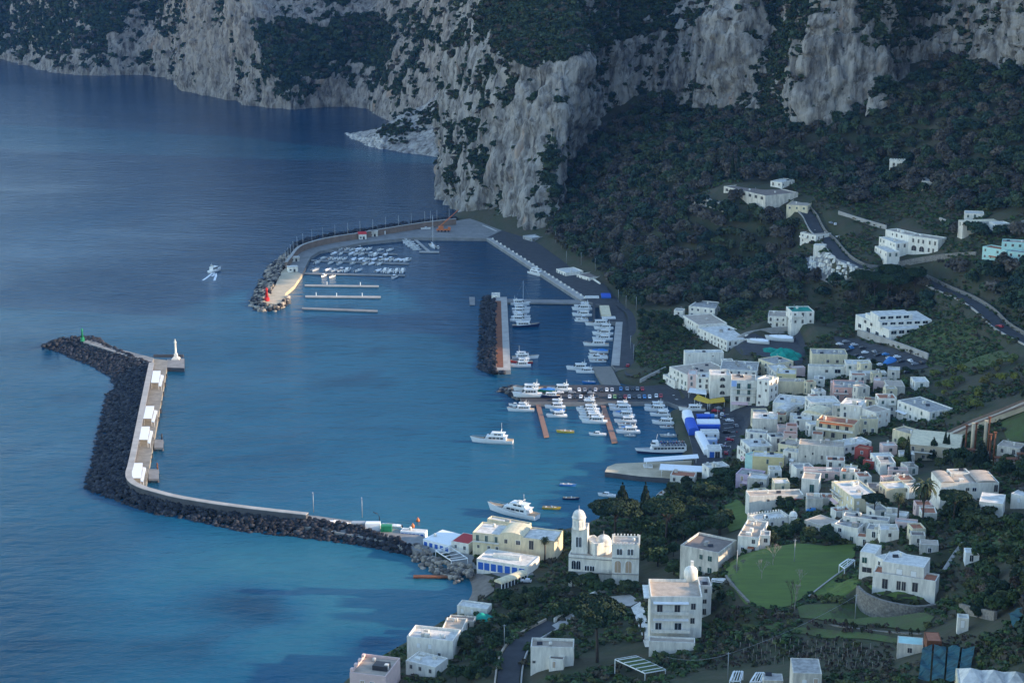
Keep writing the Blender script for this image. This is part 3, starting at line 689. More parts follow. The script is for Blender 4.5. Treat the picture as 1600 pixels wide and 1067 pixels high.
for i, (x0, x1, y0, y1) in enumerate(((241, 255, 686, 699), (232, 248, 732, 748))):
    p = [P(a, c, 2.0) for a, c in ((x0, y0), (x1, y0), (x1, y1), (x0, y1))]; c = sum(p, Vector()) / 4; c.z = 0
    r = empty('mooring_platform', c); tag(r, ['concrete mooring platform beside the second nearest canopy', 'mooring platform with red posts beside the nearest canopy'][i], 'platform')
    b = MB(); b.prism([q - c for q in p], 1.1, 2.0); b.build('deck', M['concrete'], r)
    for q in p:
        d = q - c; b = MB(); b.tube([(d.x * .85, d.y * .85, -3), (d.x * .85, d.y * .85, 1.1)], .5, 0, 8); b.build('pile', M['sea_wall'], r)
    d = p[1] - c; b = MB(); b.tube([(d.x - .5, d.y - .5, 2), (d.x - .5, d.y - .5, 5)], .35, 0, 8); b.build('bollard', M['rust' if i else 'dark_metal'], r)
# monument column on the quay
c = P(275, 561, 2.4); r = empty('monument_column', c); tag(r, 'white column monument on a stepped base at the end of the quay', 'monument')
b = MB(); b.box((0, 0, 0), (4.4, 4.4, .5)); b.box((0, 0, .5), (3.4, 3.4, .6)); b.build('steps', M['white_plaster'], r)
b = MB(); b.box((0, 0, 1.1), (2, 2, 2.2), taper=.85); b.build('pedestal', M['white_plaster'], r)
b = MB(); b.lathe((0, 0, 3.3), [(.85, 0), (.6, .3), (.55, 6.2), (.85, 6.5), (.85, 6.8)], 0, 12); b.build('column', M['white_plaster'], r)
b = MB(); b.lathe((0, 0, 10.1), [(.45, 0), (.4, .5), (.28, 1.0), (.2, 1.3), (.24, 1.55), (.1, 1.8)], 0, 10); b.build('statue', M['white_plaster'], r)
def beacon(px, py, z, m, label, h=8.5, rr=1.0):
    r = empty('harbour_beacon', P(px, py, z)); tag(r, label, 'beacon')
    b = MB(); b.lathe((0, 0, 0), [(rr * 1.7, 0), (rr * 1.7, 2.2), (rr * 1.3, 2.4)], 0, 8, False); b.build('base', M[m], r)
    b = MB(); b.lathe((0, 0, 2.4), [(rr, 0), (rr * .6, h - 4.4), (rr * .9, h - 4.2), (rr * .9, h - 3.9)], 0, 10); b.build('tower', M[m], r)
    b = MB(); b.lathe((0, 0, h - 1.5), [(rr * .45, 0), (rr * .45, 1.0), (rr * .15, 1.5)], 0, 8); b.build('lantern', M[m], r)
    b = MB(); b.lathe((0, 0, h - 1.5), [(rr * .85, 0), (rr * .85, .9)], 0, 8, False)
    b.build('railing', M[m], r); return r
beacon(129, 533, 4.2, 'green_paint', 'green light beacon at the tip of the dark outer breakwater', 8, .7)

# ------------------------------------------------------------------ far marina breakwater
inner = [(446, 458), (460, 446), (472, 428), (477, 417), (485, 401), (500, 392), (535, 385), (572, 378), (635, 372), (647, 371), (760, 372)]
wtop = [(447, 410), (454, 401), (467, 386), (490, 377), (522, 370), (555, 365), (597, 358), (647, 350), (685, 345), (712, 342)]
slab('marina_quay', inner + [(800, 352), (745, 340), (712, 345), (685, 348), (647, 354), (597, 362), (555, 369), (522, 375), (490, 383), (467, 393), (456, 408), (447, 418)], 2.5, 'concrete', mtop='concrete')
slab('breakwater_head', [(447, 418), (440, 424), (430, 446), (420, 462), (413, 474), (440, 476), (444, 468), (446, 458), (460, 446), (472, 428)], 2.55, 'sand_concrete')
wf = [P(x, y, 7.0) for x, y in wtop]; wf = [Vector(v) for v in resample(np.array([[list(p)] for p in wf]), 50, True)[:, 0]]
wall('marina_wall', 'long curved brown wall sheltering the far marina from the sea', wf, 1.8, -8.5, 0, 'brown_wall')
b = MB(); ribbon(b, wf, 2.2, .003, .3); b.build('coping', M['pale_concrete'], bpy.data.objects['marina_wall'])
tip_crest = [(456, 402), (440, 420), (428, 444), (414, 470), (414, 476), (440, 477), (446, 462)]
tip_toe = [(448, 396), (424, 412), (405, 443), (388, 476), (400, 488), (430, 488), (456, 474)]
pp, ca, cb = mound_pts(tip_crest, tip_toe, 620, 3.0, -.5)
boulder_field('breakwater_head_boulders', pp, (1.0, 2.2), PALEROCK + DARKROCK[2:], 'pale boulders around the head of the far breakwater')
pp, ca, cb = mound_pts([(456, 400), (467, 385), (490, 376), (555, 364), (647, 349), (712, 341)], [(446, 396), (462, 380), (486, 371), (555, 360), (647, 346), (712, 339)], 330, 2.2, -.6)
boulder_field('breakwater_back_boulders', pp, (1.2, 2.2), DARKROCK, 'dark boulders behind the curved marina wall')
beacon(417, 470, 2.6, 'red_paint', 'red light beacon at the tip of the far breakwater', 9, 1.05)
# lamp posts
lampm = MB(); lampm.tube([(0, 0, 0), (0, 0, 9)], [.16, .09], 0, 6); LAMPPOLE = lampm.mesh('pole', M['grey_metal'])
lampm = MB(); lampm.tube([(0, 0, 9), (0, -1.2, 9.3)], .07, 0, 5); lampm.box((0, -1.4, 9.2), (.35, .8, .16)); LAMPHEAD = lampm.mesh('lamp_head', M['grey_metal'])
def lamp(p, label, group, sc=1.0, rz=0):
    r = empty('street_lamp', p, rz); r.scale = (sc,) * 3; tag(r, label, 'street lamp', group)
    link('pole', LAMPPOLE, r); link('lamp_head', LAMPHEAD, r); return r
fl = [(447, 412), (451, 407), (455, 402), (459, 397), (465, 389), (474, 384), (488, 378), (505, 374), (524, 370), (544, 367), (563, 364), (583, 361), (603, 357), (623, 354), (643, 351), (664, 348), (673, 347), (683, 346), (702, 344)]
for i, (x, y) in enumerate(fl):
    lamp(P(x, y + 4, 2.5) + Vector((0, -1.5, 0)), f'{ordn(i)} grey lamp post from the left along the curved marina wall', 'lamp posts along the marina wall', 1.25)
for i, (x, y) in enumerate([(885, 412), (908, 414), (930, 424), (966, 474), (978, 484), (994, 486), (990, 562), (985, 548), (868, 380)]):
    lamp(at(x, y), f'{ordn(i)} grey lamp post among the trees beside the inner harbour road', 'lamp posts by the harbour road', 1.0)
for i, (x, y) in enumerate([(490, 800), (566, 808)]):
    lamp(P(x, y, 2.4), ['grey lamp post at the wall end of the causeway', 'grey lamp post by the white containers on the causeway'][i], 'lamp posts on the causeway', 1.0)
# sheds on the marina quay
def box_shed(name, px, py, z, d, label, mw, mr, rz=0, cat='shed', gable=False, door=None):
    r = empty(name, P(px, py, z), rz); tag(r, label, cat)
    b = MB(); b.box((0, 0, 0), (d[0], d[1], d[2])); b.build('wall', M[mw], r)
    b = MB()
    if gable:
        x, y, h, rh = d[0] / 2 + .3, d[1] / 2 + .3, d[2], d[2] + d[1] * .28
        b.add([(-x, -y, h), (x, -y, h), (x, y, h), (-x, y, h), (-x, 0, rh), (x, 0, rh)], [(0, 1, 5, 4), (2, 3, 4, 5), (0, 4, 3), (1, 2, 5), (3, 2, 1, 0)])
    else: b.box((0, 0, d[2] + .003), (d[0] + .5, d[1] + .5, .25))
    b.build('roof', M[mr], r)
    b = MB(); b.box((d[0] * .15, -d[1] / 2 - .02, 0), (1.4, .1, 2.1)); b.build('door', M[door or 'shutter_dark'], r)
    b = MB(); b.box((-d[0] * .25, -d[1] / 2 - .02, 1), (1.3, .1, 1)); b.build('window', M['glass'], r)
    return r
box_shed('harbour_hut', 566, 373, 2.5, (6, 6, 4), 'white hut with a bright red roof on the curved marina quay', 'white_plaster', 'red_paint', .2, gable=True)
box_shed('harbour_kiosk', 583, 369, 2.5, (7, 5, 4), 'grey and white kiosk right of the red roofed hut', 'aged_plaster', 'roof_white', .2)
box_shed('harbour_cabin', 597, 366, 2.5, (5, 4, 2.6), 'small white cabin right of the grey kiosk on the marina quay', 'white_paint', 'roof_white', .2)
box_shed('quay_cabin', 457, 424, 2.55, (7, 5, 3.5), 'white cabin where the marina quay meets the sunlit breakwater head', 'white_plaster', 'roof_white', .3)
box_shed('quay_cabin', 460, 408, 2.5, (7, 4, 3), 'small grey cabin against the left end of the curved wall', 'aged_plaster', 'roof_white', .3)
# crane
r = empty('mobile_crane', P(693, 362, 2.5)); tag(r, 'orange mobile crane with raised lattice boom at the marina quay', 'crane')
b = MB(); b.box((0, 0, 1.0), (11, 3, 1.1)); b.box((4.6, 0, 2.1), (2.2, 2.8, 1.6)); b.build('chassis', M['orange_paint'], r)
b = MB(); b.box((-2, 0, 2.2), (4, 2.8, 2.2)); b.build('cab', M['orange_paint'], r)
for sx in (-4, -1.4, 1.4, 4):
    for sy in (-1.4, 1.4):
        b = MB(); b.tube([(sx, sy - .25, .7), (sx, sy + .25, .7)], .7, 0, 10); b.build('wheel', M['rubber'], r)
b = MB()
A0, A1 = Vector((-3, 0, 4)), Vector((12, -3, 18)); t = (A1 - A0)
for oy in (-.45, .45):
    for oz in (-.45, .45): b.tube([A0 + Vector((0, oy, oz)), A1 + Vector((0, oy * .5, oz * .5))], .13, 0, 4)
for k in range(14):
    q = A0 + t * (k / 14); q2 = A0 + t * ((k + 1) / 14); b.tube([q + Vector((0, -.4, -.4)), q2 + Vector((0, .4, .4))], .08, 0, 4); b.tube([q + Vector((0, .4, -.4)), q2 + Vector((0, -.4, .4))], .08, 0, 4)
b.build('boom', M['orange_paint'], r)
# ------------------------------------------------------------------ inner harbour quays
slab('harbour_quay', [(760, 372), (800, 352), (850, 372), (890, 405), (925, 425), (945, 443), (957, 465), (985, 488), (992, 503), (990, 575), (960, 575), (955, 569), (962, 503), (940, 502), (938, 475), (930, 475), (930, 502), (926, 502), (926, 473), (907, 468)], 2.5, 'concrete', mtop='asphalt')
slab('quay_walkway', [(760, 372), (768, 372), (918, 466), (907, 468)], 2.62, 'pale_concrete', z0=2.0)
slab('east_walkway', [(962, 503), (973, 503), (968, 571), (955, 570)], 2.62, 'pale_concrete', z0=2.0)
slab('harbour_jetty', [(785, 467), (930, 469), (930, 474), (785, 472)], 1.6, 'concrete', z0=.6)
slab('harbour_mole', [(774, 464), (792, 464), (798, 578), (775, 578)], 2.5, 'pale_concrete')
b = MB(); ribbon(b, [P(778, 470, 2.5), P(781, 574, 2.5)], 4.0, -.3, .006); o = b.build('mole_roadway', M['rust']); tag(o, kind='structure')
pp, ca, cb = mound_pts([(774, 462), (774, 520), (775, 580), (790, 582)], [(752, 464), (748, 520), (746, 578), (772, 586)], 560, 2.6, -.6)
boulder_field('mole_boulders', pp, (.9, 1.8), DARKROCK, 'dark boulders along the outer side of the inner mole')
slab('pontoon_ramp', [(925, 573), (955, 572), (970, 602), (942, 602)], 1.6, 'stone_wall', z0=-3)
slab('parking_pier', [(808, 602), (940, 601), (1007, 603), (1050, 600), (1075, 612), (1062, 634), (1042, 627), (940, 628), (815, 628)], 2.4, 'concrete', mtop='asphalt')
pp, ca, cb = mound_pts([(812, 603), (808, 612), (815, 626)], [(782, 606), (778, 614), (806, 622)], 60, 1.6, -.5)
boulder_field('pier_head_boulders', pp, (1.0, 1.9), DARKROCK + PALEROCK[2:], 'dark boulders at the head of the parking pier')
slab('waterfront', [(1062, 634), (1075, 612), (1120, 640), (1165, 660), (1140, 715), (1110, 728), (1085, 735), (1082, 700), (1072, 665)], 3.3, 'concrete', mtop='asphalt')
slab('excursion_pier', [(945, 737), (949, 729), (962, 724), (1010, 722), (1082, 719), (1112, 722), (1105, 745), (1060, 748), (1000, 744)], 2.4, 'sea_wall', mtop='sand_concrete')
flat_b = at
# pontoons
def pontoon(pix, z, m, label, group=None, posts=()):
    p = [P(x, y, z) for x, y in pix]; c = sum(p, Vector()) / len(p); c.z = 0
    r = empty('pontoon', c); tag(r, label, 'pontoon', group)
    b = MB(); b.prism([q - c for q in p], .25, z); b.build('deck', M[m], r)
    b = MB(); b.prism([Vector(((q - c).x * .97, (q - c).y * .97, 0)) for q in p], -.4, .25); b.build('float', M['sea_wall'], r)
    for x, y in posts:
        q = P(x, y, z) - c; l = MB(); l.tube([(q.x, q.y, -2), (q.x, q.y, 3.2)], .22, 0, 6); l.build('mooring_post', M['white_paint'], r)
    return r
pontoon([(836, 627), (843, 627), (858, 681), (850, 682)], .9, 'wood_deck', 'brown wooden pontoon, left one of the two below the parking pier')
pontoon([(937, 627), (944, 627), (965, 690), (956, 691)], .9, 'wood_deck', 'brown wooden pontoon, right one of the two below the parking pier')
pontoon([(476, 444.5), (592, 446), (592, 448), (476, 446.5)], .9, 'pale_concrete', 'empty pontoon nearest to the moored boats of the far marina', posts=((511, 445), (563, 446)))
pontoon([(477, 461.5), (595, 462.5), (595, 465), (477, 464)], .9, 'pale_concrete', 'middle one of the three empty pontoons in the far marina', posts=((494, 462), (526, 463), (566, 463)))
pontoon([(472, 480), (590, 484.5), (590, 487), (472, 482.5)], .9, 'concrete', 'outermost empty dark pontoon of the far marina')
pontoon([(500, 390), (621, 396), (621, 398), (500, 392.5)], .8, 'concrete', 'upper pontoon crowded with boats in the far marina')
pontoon([(486, 405.5), (639, 410.5), (639, 413), (486, 407.5)], .8, 'concrete', 'middle pontoon crowded with boats in the far marina')
pontoon([(474, 426), (633, 429), (633, 431), (474, 428)], .8, 'concrete', 'lower pontoon crowded with boats in the far marina')
pontoon([(645, 373), (650, 373), (672, 392), (667, 392)], .8, 'pale_concrete', 'diagonal pontoon below the orange crane')
pontoon([(655, 392), (686, 392.5), (686, 394.5), (655, 394)], .8, 'pale_concrete', 'short cross pontoon at the foot of the sailing yacht')
pontoon([(733, 464), (742, 464), (742, 476), (734, 476)], .8, 'concrete', 'small square raft floating left of the inner mole')
# ------------------------------------------------------------------ boats
def hull_mesh(name, L, B, D, mats, sheer=.35, transom=.8, deck=0, mside=0, mdeck=1, inset=.12, floor=.35, bow=.5, stripe=None):
    """lofted hull: stations stern to bow, keel below water; with a sunken cockpit/deck floor"""
    ns = 12; b = MB(); secs = []
    for i in range(ns):
        t = i / (ns - 1); x = -L / 2 + L * t
        wdt = B / 2 * (transom + (1 - transom) * min(1, t / .35)) if t < .35 else B / 2 * max(.02, (1 - ((t - .35) / .65) ** 2.2))
        top = D * (.72 + sheer * t * t); keel = -.35 * D + (.3 * D + .2) * max(0, (t - .75) / .25) ** 2
        xr = x + bow * t * t
        secs.append([(x, 0, keel), (x, wdt * .72, -.05 * D), ((x + xr) / 2, wdt * .93, top * .5), (xr, wdt, top), (xr, max(wdt - inset, .01), top), (xr if t < .98 else x, max(wdt - inset * 1.3, .005), top * (1 - floor))])
    vs = []; np_ = len(secs[0])
    for s in secs:
        for y in (1, -1): vs += [(p[0], p[1] * y, p[2]) for p in s]
    def vid(i, side, k): return i * np_ * 2 + side * np_ + k
    fs = []; ms = []
    for i in range(ns - 1):
        for k in range(np_ - 1):
            for side in (0, 1):
                q = [vid(i, side, k), vid(i + 1, side, k), vid(i + 1, side, k + 1), vid(i, side, k + 1)]
                fs.append(q if side == 1 else q[::-1]); ms.append(mdeck if k >= 4 else (2 if (stripe and k == 1) else mside))
        fs.append([vid(i, 0, 5), vid(i, 1, 5), vid(i + 1, 1, 5), vid(i + 1, 0, 5)][::-1]); ms.append(mdeck)
    fs.append([vid(0, 0, k) for k in range(np_)] + [vid(0, 1, k) for k in range(np_ - 1, -1, -1)]); ms.append(mside)
    base = len(b.v); b.v += vs
    for f, m_ in zip(fs, ms): b.f.append(f); b.m.append(m_); b.sm.append(False)
    return b.mesh(name, mats)
for key, c in (('hull_navy', (.02, .035, .09)), ('hull_blue', (.06, .22, .55)), ('hull_red', (.5, .04, .03)), ('hull_green', (.03, .22, .14)), ('hull_yellow', (.55, .42, .06)), ('hull_wood', (.22, .11, .05)),
               ('deck_tan', (.42, .32, .22)), ('deck_grey', (.45, .45, .44)), ('cushion', (.70, .66, .58)), ('tarp_blue', (.05, .20, .50)), ('hull_teal', (.10, .38, .42))):
    mat(key, c, .4 if key.startswith('hull') else .8, .1, 1)
BOATS = {}
def superstr(mb, x0, x1, w0, z0, h, m=0, rake=.5, trk=.85, back=0.1):
    """raked deckhouse"""
    v = [(x0, -w0 / 2, z0), (x1, -w0 / 2 * .8, z0), (x1, w0 / 2 * .8, z0), (x0, w0 / 2, z0),
         (x0 + back, -w0 / 2 * trk, z0 + h), (x1 - rake * h, -w0 / 2 * trk * .8, z0 + h), (x1 - rake * h, w0 / 2 * trk * .8, z0 + h), (x0 + back, w0 / 2 * trk, z0 + h)]
    mb.add(v, [(3, 2, 1, 0), (4, 5, 6, 7), (0, 1, 5, 4), (1, 2, 6, 5), (2, 3, 7, 6), (3, 0, 4, 7)], m)
def winband(mb, x0, x1, w0, z0, h, n, m=0, rake=.5, trk=.85):
    for k in range(n):
        a = x0 + (x1 - x0) * (k + .12) / n; c = x0 + (x1 - x0) * (k + .88) / n
        for s in (-1, 1):
            mb.box(((a + c) / 2, s * w0 / 2 * (trk + 1) / 2 * .985, z0), (c - a, .12, h), m)
def smallboat(kind, L, B, hm, dm, cover=None, cabin=False, tent=False, outboard=True):
    r = empty(kind, (0, 0, -200)); D = .16 * L if L < 9 else 1.5
    link('hull', hull_mesh('hull', L, B, D, [M[hm], M[dm]], floor=.45), r)
    if cabin:
        b = MB(); superstr(b, -.1 * L, .26 * L, B * .62, D * .6, 1.15, 0, .7); b.build('cabin', M['gelcoat'], r)
        b = MB(); superstr(b, .10 * L, .275 * L, B * .56, D * .6 + .45, .5, 0, .75); winband(b, -.07 * L, .12 * L, B * .62, D * .6 + .5, .4, 2); b.build('windscreen', M['glass'], r)
    else:
        b = MB(); b.box((.04 * L, 0, D * .42), (.7, .7, .95)); b.build('console', M['gelcoat'], r)
        b = MB(); b.box((.04 * L + .3, 0, D * .42 + .95), (.1, .8, .4)); b.build('windscreen', M['glass'], r)
    b = MB(); b.box((-.30 * L, 0, D * .42), (.5, B * .6, .45)); b.box((.24 * L, 0, D * .45), (.14 * L, B * .45, .35)); b.build('seat', M['cushion'], r)
    if tent:
        b = MB(); b.box((-.12 * L, 0, D * .6 + 1.55), (.3 * L, B * .7, .1)); b.build('bimini', M[cover or 'white_cloth'], r)
    elif cover:
        b = MB(); v = []
        for i, t in enumerate((-.46, -.2, .1, .4)):
            ww = B * (.42, .47, .45, .22)[i]; v += [(t * L, -ww, D * .78), (t * L, 0, D * (1.05, 1.35, 1.3, 1.1)[i]), (t * L, ww, D * .78)]
        b.add(v, [(3 * i + k, 3 * i + 3 + k, 3 * i + 4 + k, 3 * i + 1 + k) for i in range(3) for k in range(2)]); b.build('tarpaulin', M[cover], r)
    if outboard:
        b = MB(); b.box((-L / 2 - .25, 0, .1), (.4, .35, D * .9)); b.build('outboard_motor', M['dark_metal'], r)
    return r
BOATS['open'] = smallboat('motorboat', 6.6, 2.4, 'gelcoat', 'deck_grey')
BOATS['cabin'] = smallboat('motorboat', 7.8, 2.8, 'gelcoat', 'gelcoat', cabin=True)
BOATS['bimini'] = smallboat('motorboat', 7.2, 2.6, 'gelcoat', 'deck_tan', tent=True)
BOATS['covered'] = smallboat('motorboat', 6.8, 2.5, 'gelcoat', 'deck_grey', cover='white_cloth')
BOATS['bluecover'] = smallboat('motorboat', 7.4, 2.7, 'gelcoat', 'deck_grey', cover='tarp_blue')
BOATS['wood'] = smallboat('motorboat', 7.4, 2.6, 'gelcoat', 'hull_wood')
BOATS['yellow'] = smallboat('motorboat', 7.8, 2.6, 'hull_yellow', 'deck_tan', outboard=False)
BOATS['blue'] = smallboat('motorboat', 7.2, 2.5, 'hull_blue', 'deck_grey', outboard=False)
BOATS['navy'] = smallboat('motorboat', 7.6, 2.6, 'hull_navy', 'deck_tan', outboard=False)
BOATS['green'] = smallboat('motorboat', 8, 2.7, 'hull_green', 'deck_grey', cover='tarp_blue', outboard=False)
BOATS['dinghy'] = smallboat('motorboat', 5.6, 2.2, 'deck_grey', 'deck_grey')
def yacht(kind, L, B, D, decks, hm='gelcoat', mast=3, stripe=None, fly=True):
    r = empty(kind, (0, 0, -200))
    link('hull', hull_mesh('hull', L, B, D, [M[hm], M['deck_tan' if L > 15 else 'gelcoat'], M['glass']], sheer=.45, transom=.86, floor=.12, bow=L * .06), r)
    z = D * .66; x0, x1, ww = -.34 * L, .22 * L, B * .78
    for d in range(decks):
        hh = 2.0 if d == 0 else 1.5
        b = MB(); superstr(b, x0, x1, ww, z, hh, 0, .8, .9, .2); b.build('deckhouse', M['gelcoat'], r)
        b = MB(); winband(b, x0 + .06 * L, x1 - .12 * L, ww, z + hh * .42, hh * .36, 4 if d == 0 else 2, 0, .8, .93)
        superstr(b, x1 - .25 * L, x1 + .02, ww * .86, z + hh * .42, hh * .34, 0, .8, .9); b.build('windows', M['glass'], r)
        b = MB(); b.box(((x0 + x1) / 2 - .05 * L, 0, z + hh), ((x1 - x0) * .92, ww * .98, .14)); b.build('roof', M['gelcoat'], r)
        z += hh + .14; x0 += .06 * L; x1 -= .13 * L; ww *= .82
    if fly:
        b = MB(); b.box((x0 + .1 * L, 0, z), (.06 * L, ww * .7, .7)); b.build('helm_seat', M['cushion'], r)
    b = MB(); b.tube([(x0 + .02 * L, -ww * .4, z), (x0 + .0 * L, -ww * .3, z + 1.4), (x0 + 0 * L, ww * .3, z + 1.4), (x0 + .02 * L, ww * .4, z)], .12, 0, 5); b.tube([(x0, 0, z + 1.4), (x0, 0, z + 1.4 + mast)], .06, 0, 5); b.build('radar_arch', M['gelcoat'], r)
    b = MB()
    for s in (-1, 1): b.tube([(-.1 * L, s * B * .47, D * .98), (.2 * L, s * B * .42, D * 1.12), (.40 * L, s * B * .22, D * 1.32), (.52 * L, 0, D * 1.42)], .05, 0, 4)
    b.build('bow_rail', M['grey_metal'], r)
    return r
BOATS['cruiser'] = yacht('motor_yacht', 11.5, 3.6, 1.7, 1, mast=1.2)
BOATS['yacht'] = yacht('motor_yacht', 15.5, 4.4, 2.0, 1, mast=1.5)
BOATS['navyyacht'] = yacht('motor_yacht', 16.5, 4.5, 2.0, 1, 'hull_navy', mast=1.5)
BOATS['bigyacht'] = yacht('motor_yacht', 22, 5.8, 2.8, 2, mast=2.5)
BOATS['patrol'] = yacht('patrol_boat', 20, 5.0, 2.4, 2, mast=3.5, fly=False)
def sailboat():
    r = empty('sailing_yacht', (0, 0, -200)); L = 17
    link('hull', hull_mesh('hull', L, 4.4, 1.7, [M['gelcoat'], M['deck_tan']], transom=.7, floor=.12, bow=.8), r)
    b = MB(); superstr(b, -.12 * L, .2 * L, 2.6, 1.2, .7, 0, .8); b.build('cabin', M['gelcoat'], r)
    b = MB(); b.tube([(.06 * L, 0, 1.2), (.06 * L, 0, 25)], [.16, .08], 0, 6)
    for z in (9, 16): b.tube([(.06 * L, -1.2, z), (.06 * L, 1.2, z)], .05, 0, 4)
    b.build('mast', M['white_paint'], r)
    b = MB(); b.tube([(.06 * L, 0, 2.6), (-.32 * L, 0, 2.5)], .13, 0, 6); b.build('boom', M['white_paint'], r)
    b = MB(); b.tube([(.05 * L, 0, 2.85), (-.3 * L, 0, 2.75)], .24, 0, 6); b.build('furled_sail', M['white_cloth'], r)
    b = MB(); b.tube([(.06 * L, 0, 24.5), (.53 * L, 0, 2.2)], .06, 0, 4); b.build('forestay', M['grey_metal'], r)
    b = MB(); b.tube([(.06 * L, 0, 24.5), (-.5 * L, 0, 1.4)], .05, 0, 4); b.build('backstay', M['grey_metal'], r)
    return r
BOATS['sail'] = sailboat()
def ferryboat():
    r = empty('excursion_boat', (0, 0, -200)); L = 26
    link('hull', hull_mesh('hull', L, 6, 2.6, [M['gelcoat'], M['deck_grey'], M['hull_navy']], sheer=.4, floor=.1, bow=1.5, stripe=True), r)
    b = MB(); superstr(b, -.44 * L, .26 * L, 5.2, 1.85, 2.3, 0, .5, .96); b.build('saloon', M['gelcoat'], r)
    b = MB(); winband(b, -.40 * L, .2 * L, 5.2, 2.75, .85, 9, 0, .5, 1); b.build('windows', M['glass'], r)
    b = MB(); b.box((-.1 * L, 0, 4.16), (.68 * L, 5.5, .16)); b.build('upper_deck', M['deck_grey'], r)
    b = MB(); superstr(b, .10 * L, .24 * L, 3.6, 4.32, 2.2, 0, .4, .9); b.build('wheelhouse', M['gelcoat'], r)
    b = MB(); superstr(b, .16 * L, .242 * L, 3.3, 5.25, .7, 0, .4, .95); b.build('wheelhouse_window', M['glass'], r)
    b = MB()
    for s in (-1, 1):
        b.tube([(-.43 * L, s * 2.65, 5.25), (.1 * L, s * 2.65, 5.25)], .05, 0, 4)
        for k in range(10): b.tube([(-.43 * L + k * .058 * L, s * 2.65, 4.3), (-.43 * L + k * .058 * L, s * 2.65, 5.25)], .04, 0, 4)
    b.build('railing', M['white_paint'], r)
    for k in range(8):
        b = MB(); b.box((-.40 * L + k * 1.55, 0, 4.32), (.5, 4.4, .5)); b.box((-.40 * L + k * 1.55 - .25, 0, 4.82), (.08, 4.4, .5)); b.build('bench', M['hull_navy'], r)
    b = MB(); b.tube([(.14 * L, 0, 6.5), (.12 * L, 0, 10)], .08, 0, 5); b.build('mast', M['white_paint'], r)
    return r
BOATS['ferry'] = ferryboat()
def coastguard():
    r = yacht('rescue_boat', 15.5, 4.6, 2.1, 1, 'hull_red', mast=3.5)
    return r
BOATS['redyacht'] = coastguard()
USED = set()
def boat(kind, p, yaw, label, group=None, sc=1.0, cat='boat'):
    src = BOATS[kind]
    if kind in USED: o = copy_tree(src)
    else: o = src; USED.add(kind)
    o.location = p; o.rotation_euler = (0, 0, R(yaw)); o.scale = (sc,) * 3
    if 'group' in o and not group: del o['group']
    tag(o, label, cat, group); return o
MIXA = ['open', 'covered', 'cabin', 'bimini', 'open', 'covered', 'wood']
LOOK = {'open': 'white open motorboat', 'covered': 'white motorboat under a pale cover', 'cabin': 'white cabin boat', 'bimini': 'white boat with a sunshade', 'wood': 'white boat with brown deck',
        'bluecover': 'white boat with blue cover', 'cruiser': 'white motor cruiser', 'yacht': 'white motor yacht', 'blue': 'blue hulled boat', 'yellow': 'yellow boat', 'navyyacht': 'dark blue hulled motor yacht', 'dinghy': 'grey dinghy', 'navy': 'dark hulled boat', 'green': 'green boat', 'bigyacht': 'large white motor yacht', 'redyacht': 'red and white boat', 'patrol': 'white patrol boat'}
def row(pts, yaw, where, group, mix=MIXA, sc=1.0, z=0, jit=8, frm='left', kinds=None):
    for i, (x, y) in enumerate(pts):
        k = kinds[i] if kinds else random.choice(mix)
        boat(k, P(x, y, z), yaw + random.uniform(-jit, jit) + (180 if random.random() < .2 and not kinds else 0), f'{LOOK[k]}, {ordn(i)} from {frm} {where}', group, sc * random.uniform(.9, 1.1))
def c5(l): return [(360 + a / 4, 310 + b / 4) for a, b in l]
def c6(l): return [(700 + a / 4, 310 + b / 4) for a, b in l]
def c7(l): return [(720 + a / 4, 560 + b / 4) for a, b in l]
MSC = 1.25
row(c5([(690, 320), (728, 322), (764, 324), (800, 324), (832, 326), (866, 322), (935, 326), (995, 328)]), 62, 'above the upper pontoon, far marina', 'boats above the upper pontoon', sc=MSC)
row(c5([(645, 350), (690, 350), (755, 352), (785, 353), (818, 354), (880, 356), (907, 358), (970, 358)]), 250, 'below the upper pontoon, far marina', 'boats below the upper pontoon', sc=MSC)
row(c5([(580, 378), (625, 380), (652, 382), (682, 382), (713, 383), (770, 385), (816, 385), (850, 386), (897, 388), (948, 388), (975, 389), (1005, 389), (1040, 390), (1073, 391), (1105, 391)]), 62, 'above the middle pontoon, far marina', 'boats above the middle pontoon', sc=MSC)
row(c5([(545, 404), (625, 408), (680, 411), (765, 410), (842, 412), (880, 414), (932, 414)]), 250, 'below the middle pontoon, far marina', 'boats below the middle pontoon', sc=MSC)
row(c5([(530, 450), (610, 452), (650, 455), (690, 457), (730, 455), (800, 455), (925, 457), (968, 457), (1000, 462)]), 62, 'above the lower pontoon, far marina', 'boats above the lower pontoon', sc=MSC)
row(c5([(1040, 460), (1076, 460)]), 80, 'at the right end of the lower pontoon', 'cruisers at the right end of the lower pontoon', kinds=['cabin', 'cabin'], sc=1.3)
row(c5([(583, 487), (635, 492), (1025, 497)]), 250, 'below the lower pontoon, far marina', 'boats below the lower pontoon', kinds=['cabin', 'wood', 'cabin'], sc=1.1)
row(c5([(1098, 268), (1112, 280), (1126, 291), (1140, 302), (1152, 313), (1166, 323)]), 15, 'beside the diagonal pontoon', 'boats along the diagonal pontoon', frm='top', mix=['open', 'cabin', 'covered'])
boat('open', P(*c5([(795, 298)])[0]), 150, 'small white boat alone under the curved marina quay')
boat('sail', P(676, 386), -75, 'white sailing yacht with a tall mast at the cross pontoon', cat='sailing yacht')
boat('sail', P(816, 473), 0, 'white sailing boat with a bare mast where the jetty meets the inner mole', cat='sailing yacht', sc=.6)
boat('cabin', P(684, 388), -75, 'white cabin boat right beside the tall masted sailing yacht')
boat('cabin', P(665, 358, 2.6), 10, 'white boat standing ashore left of the orange crane')
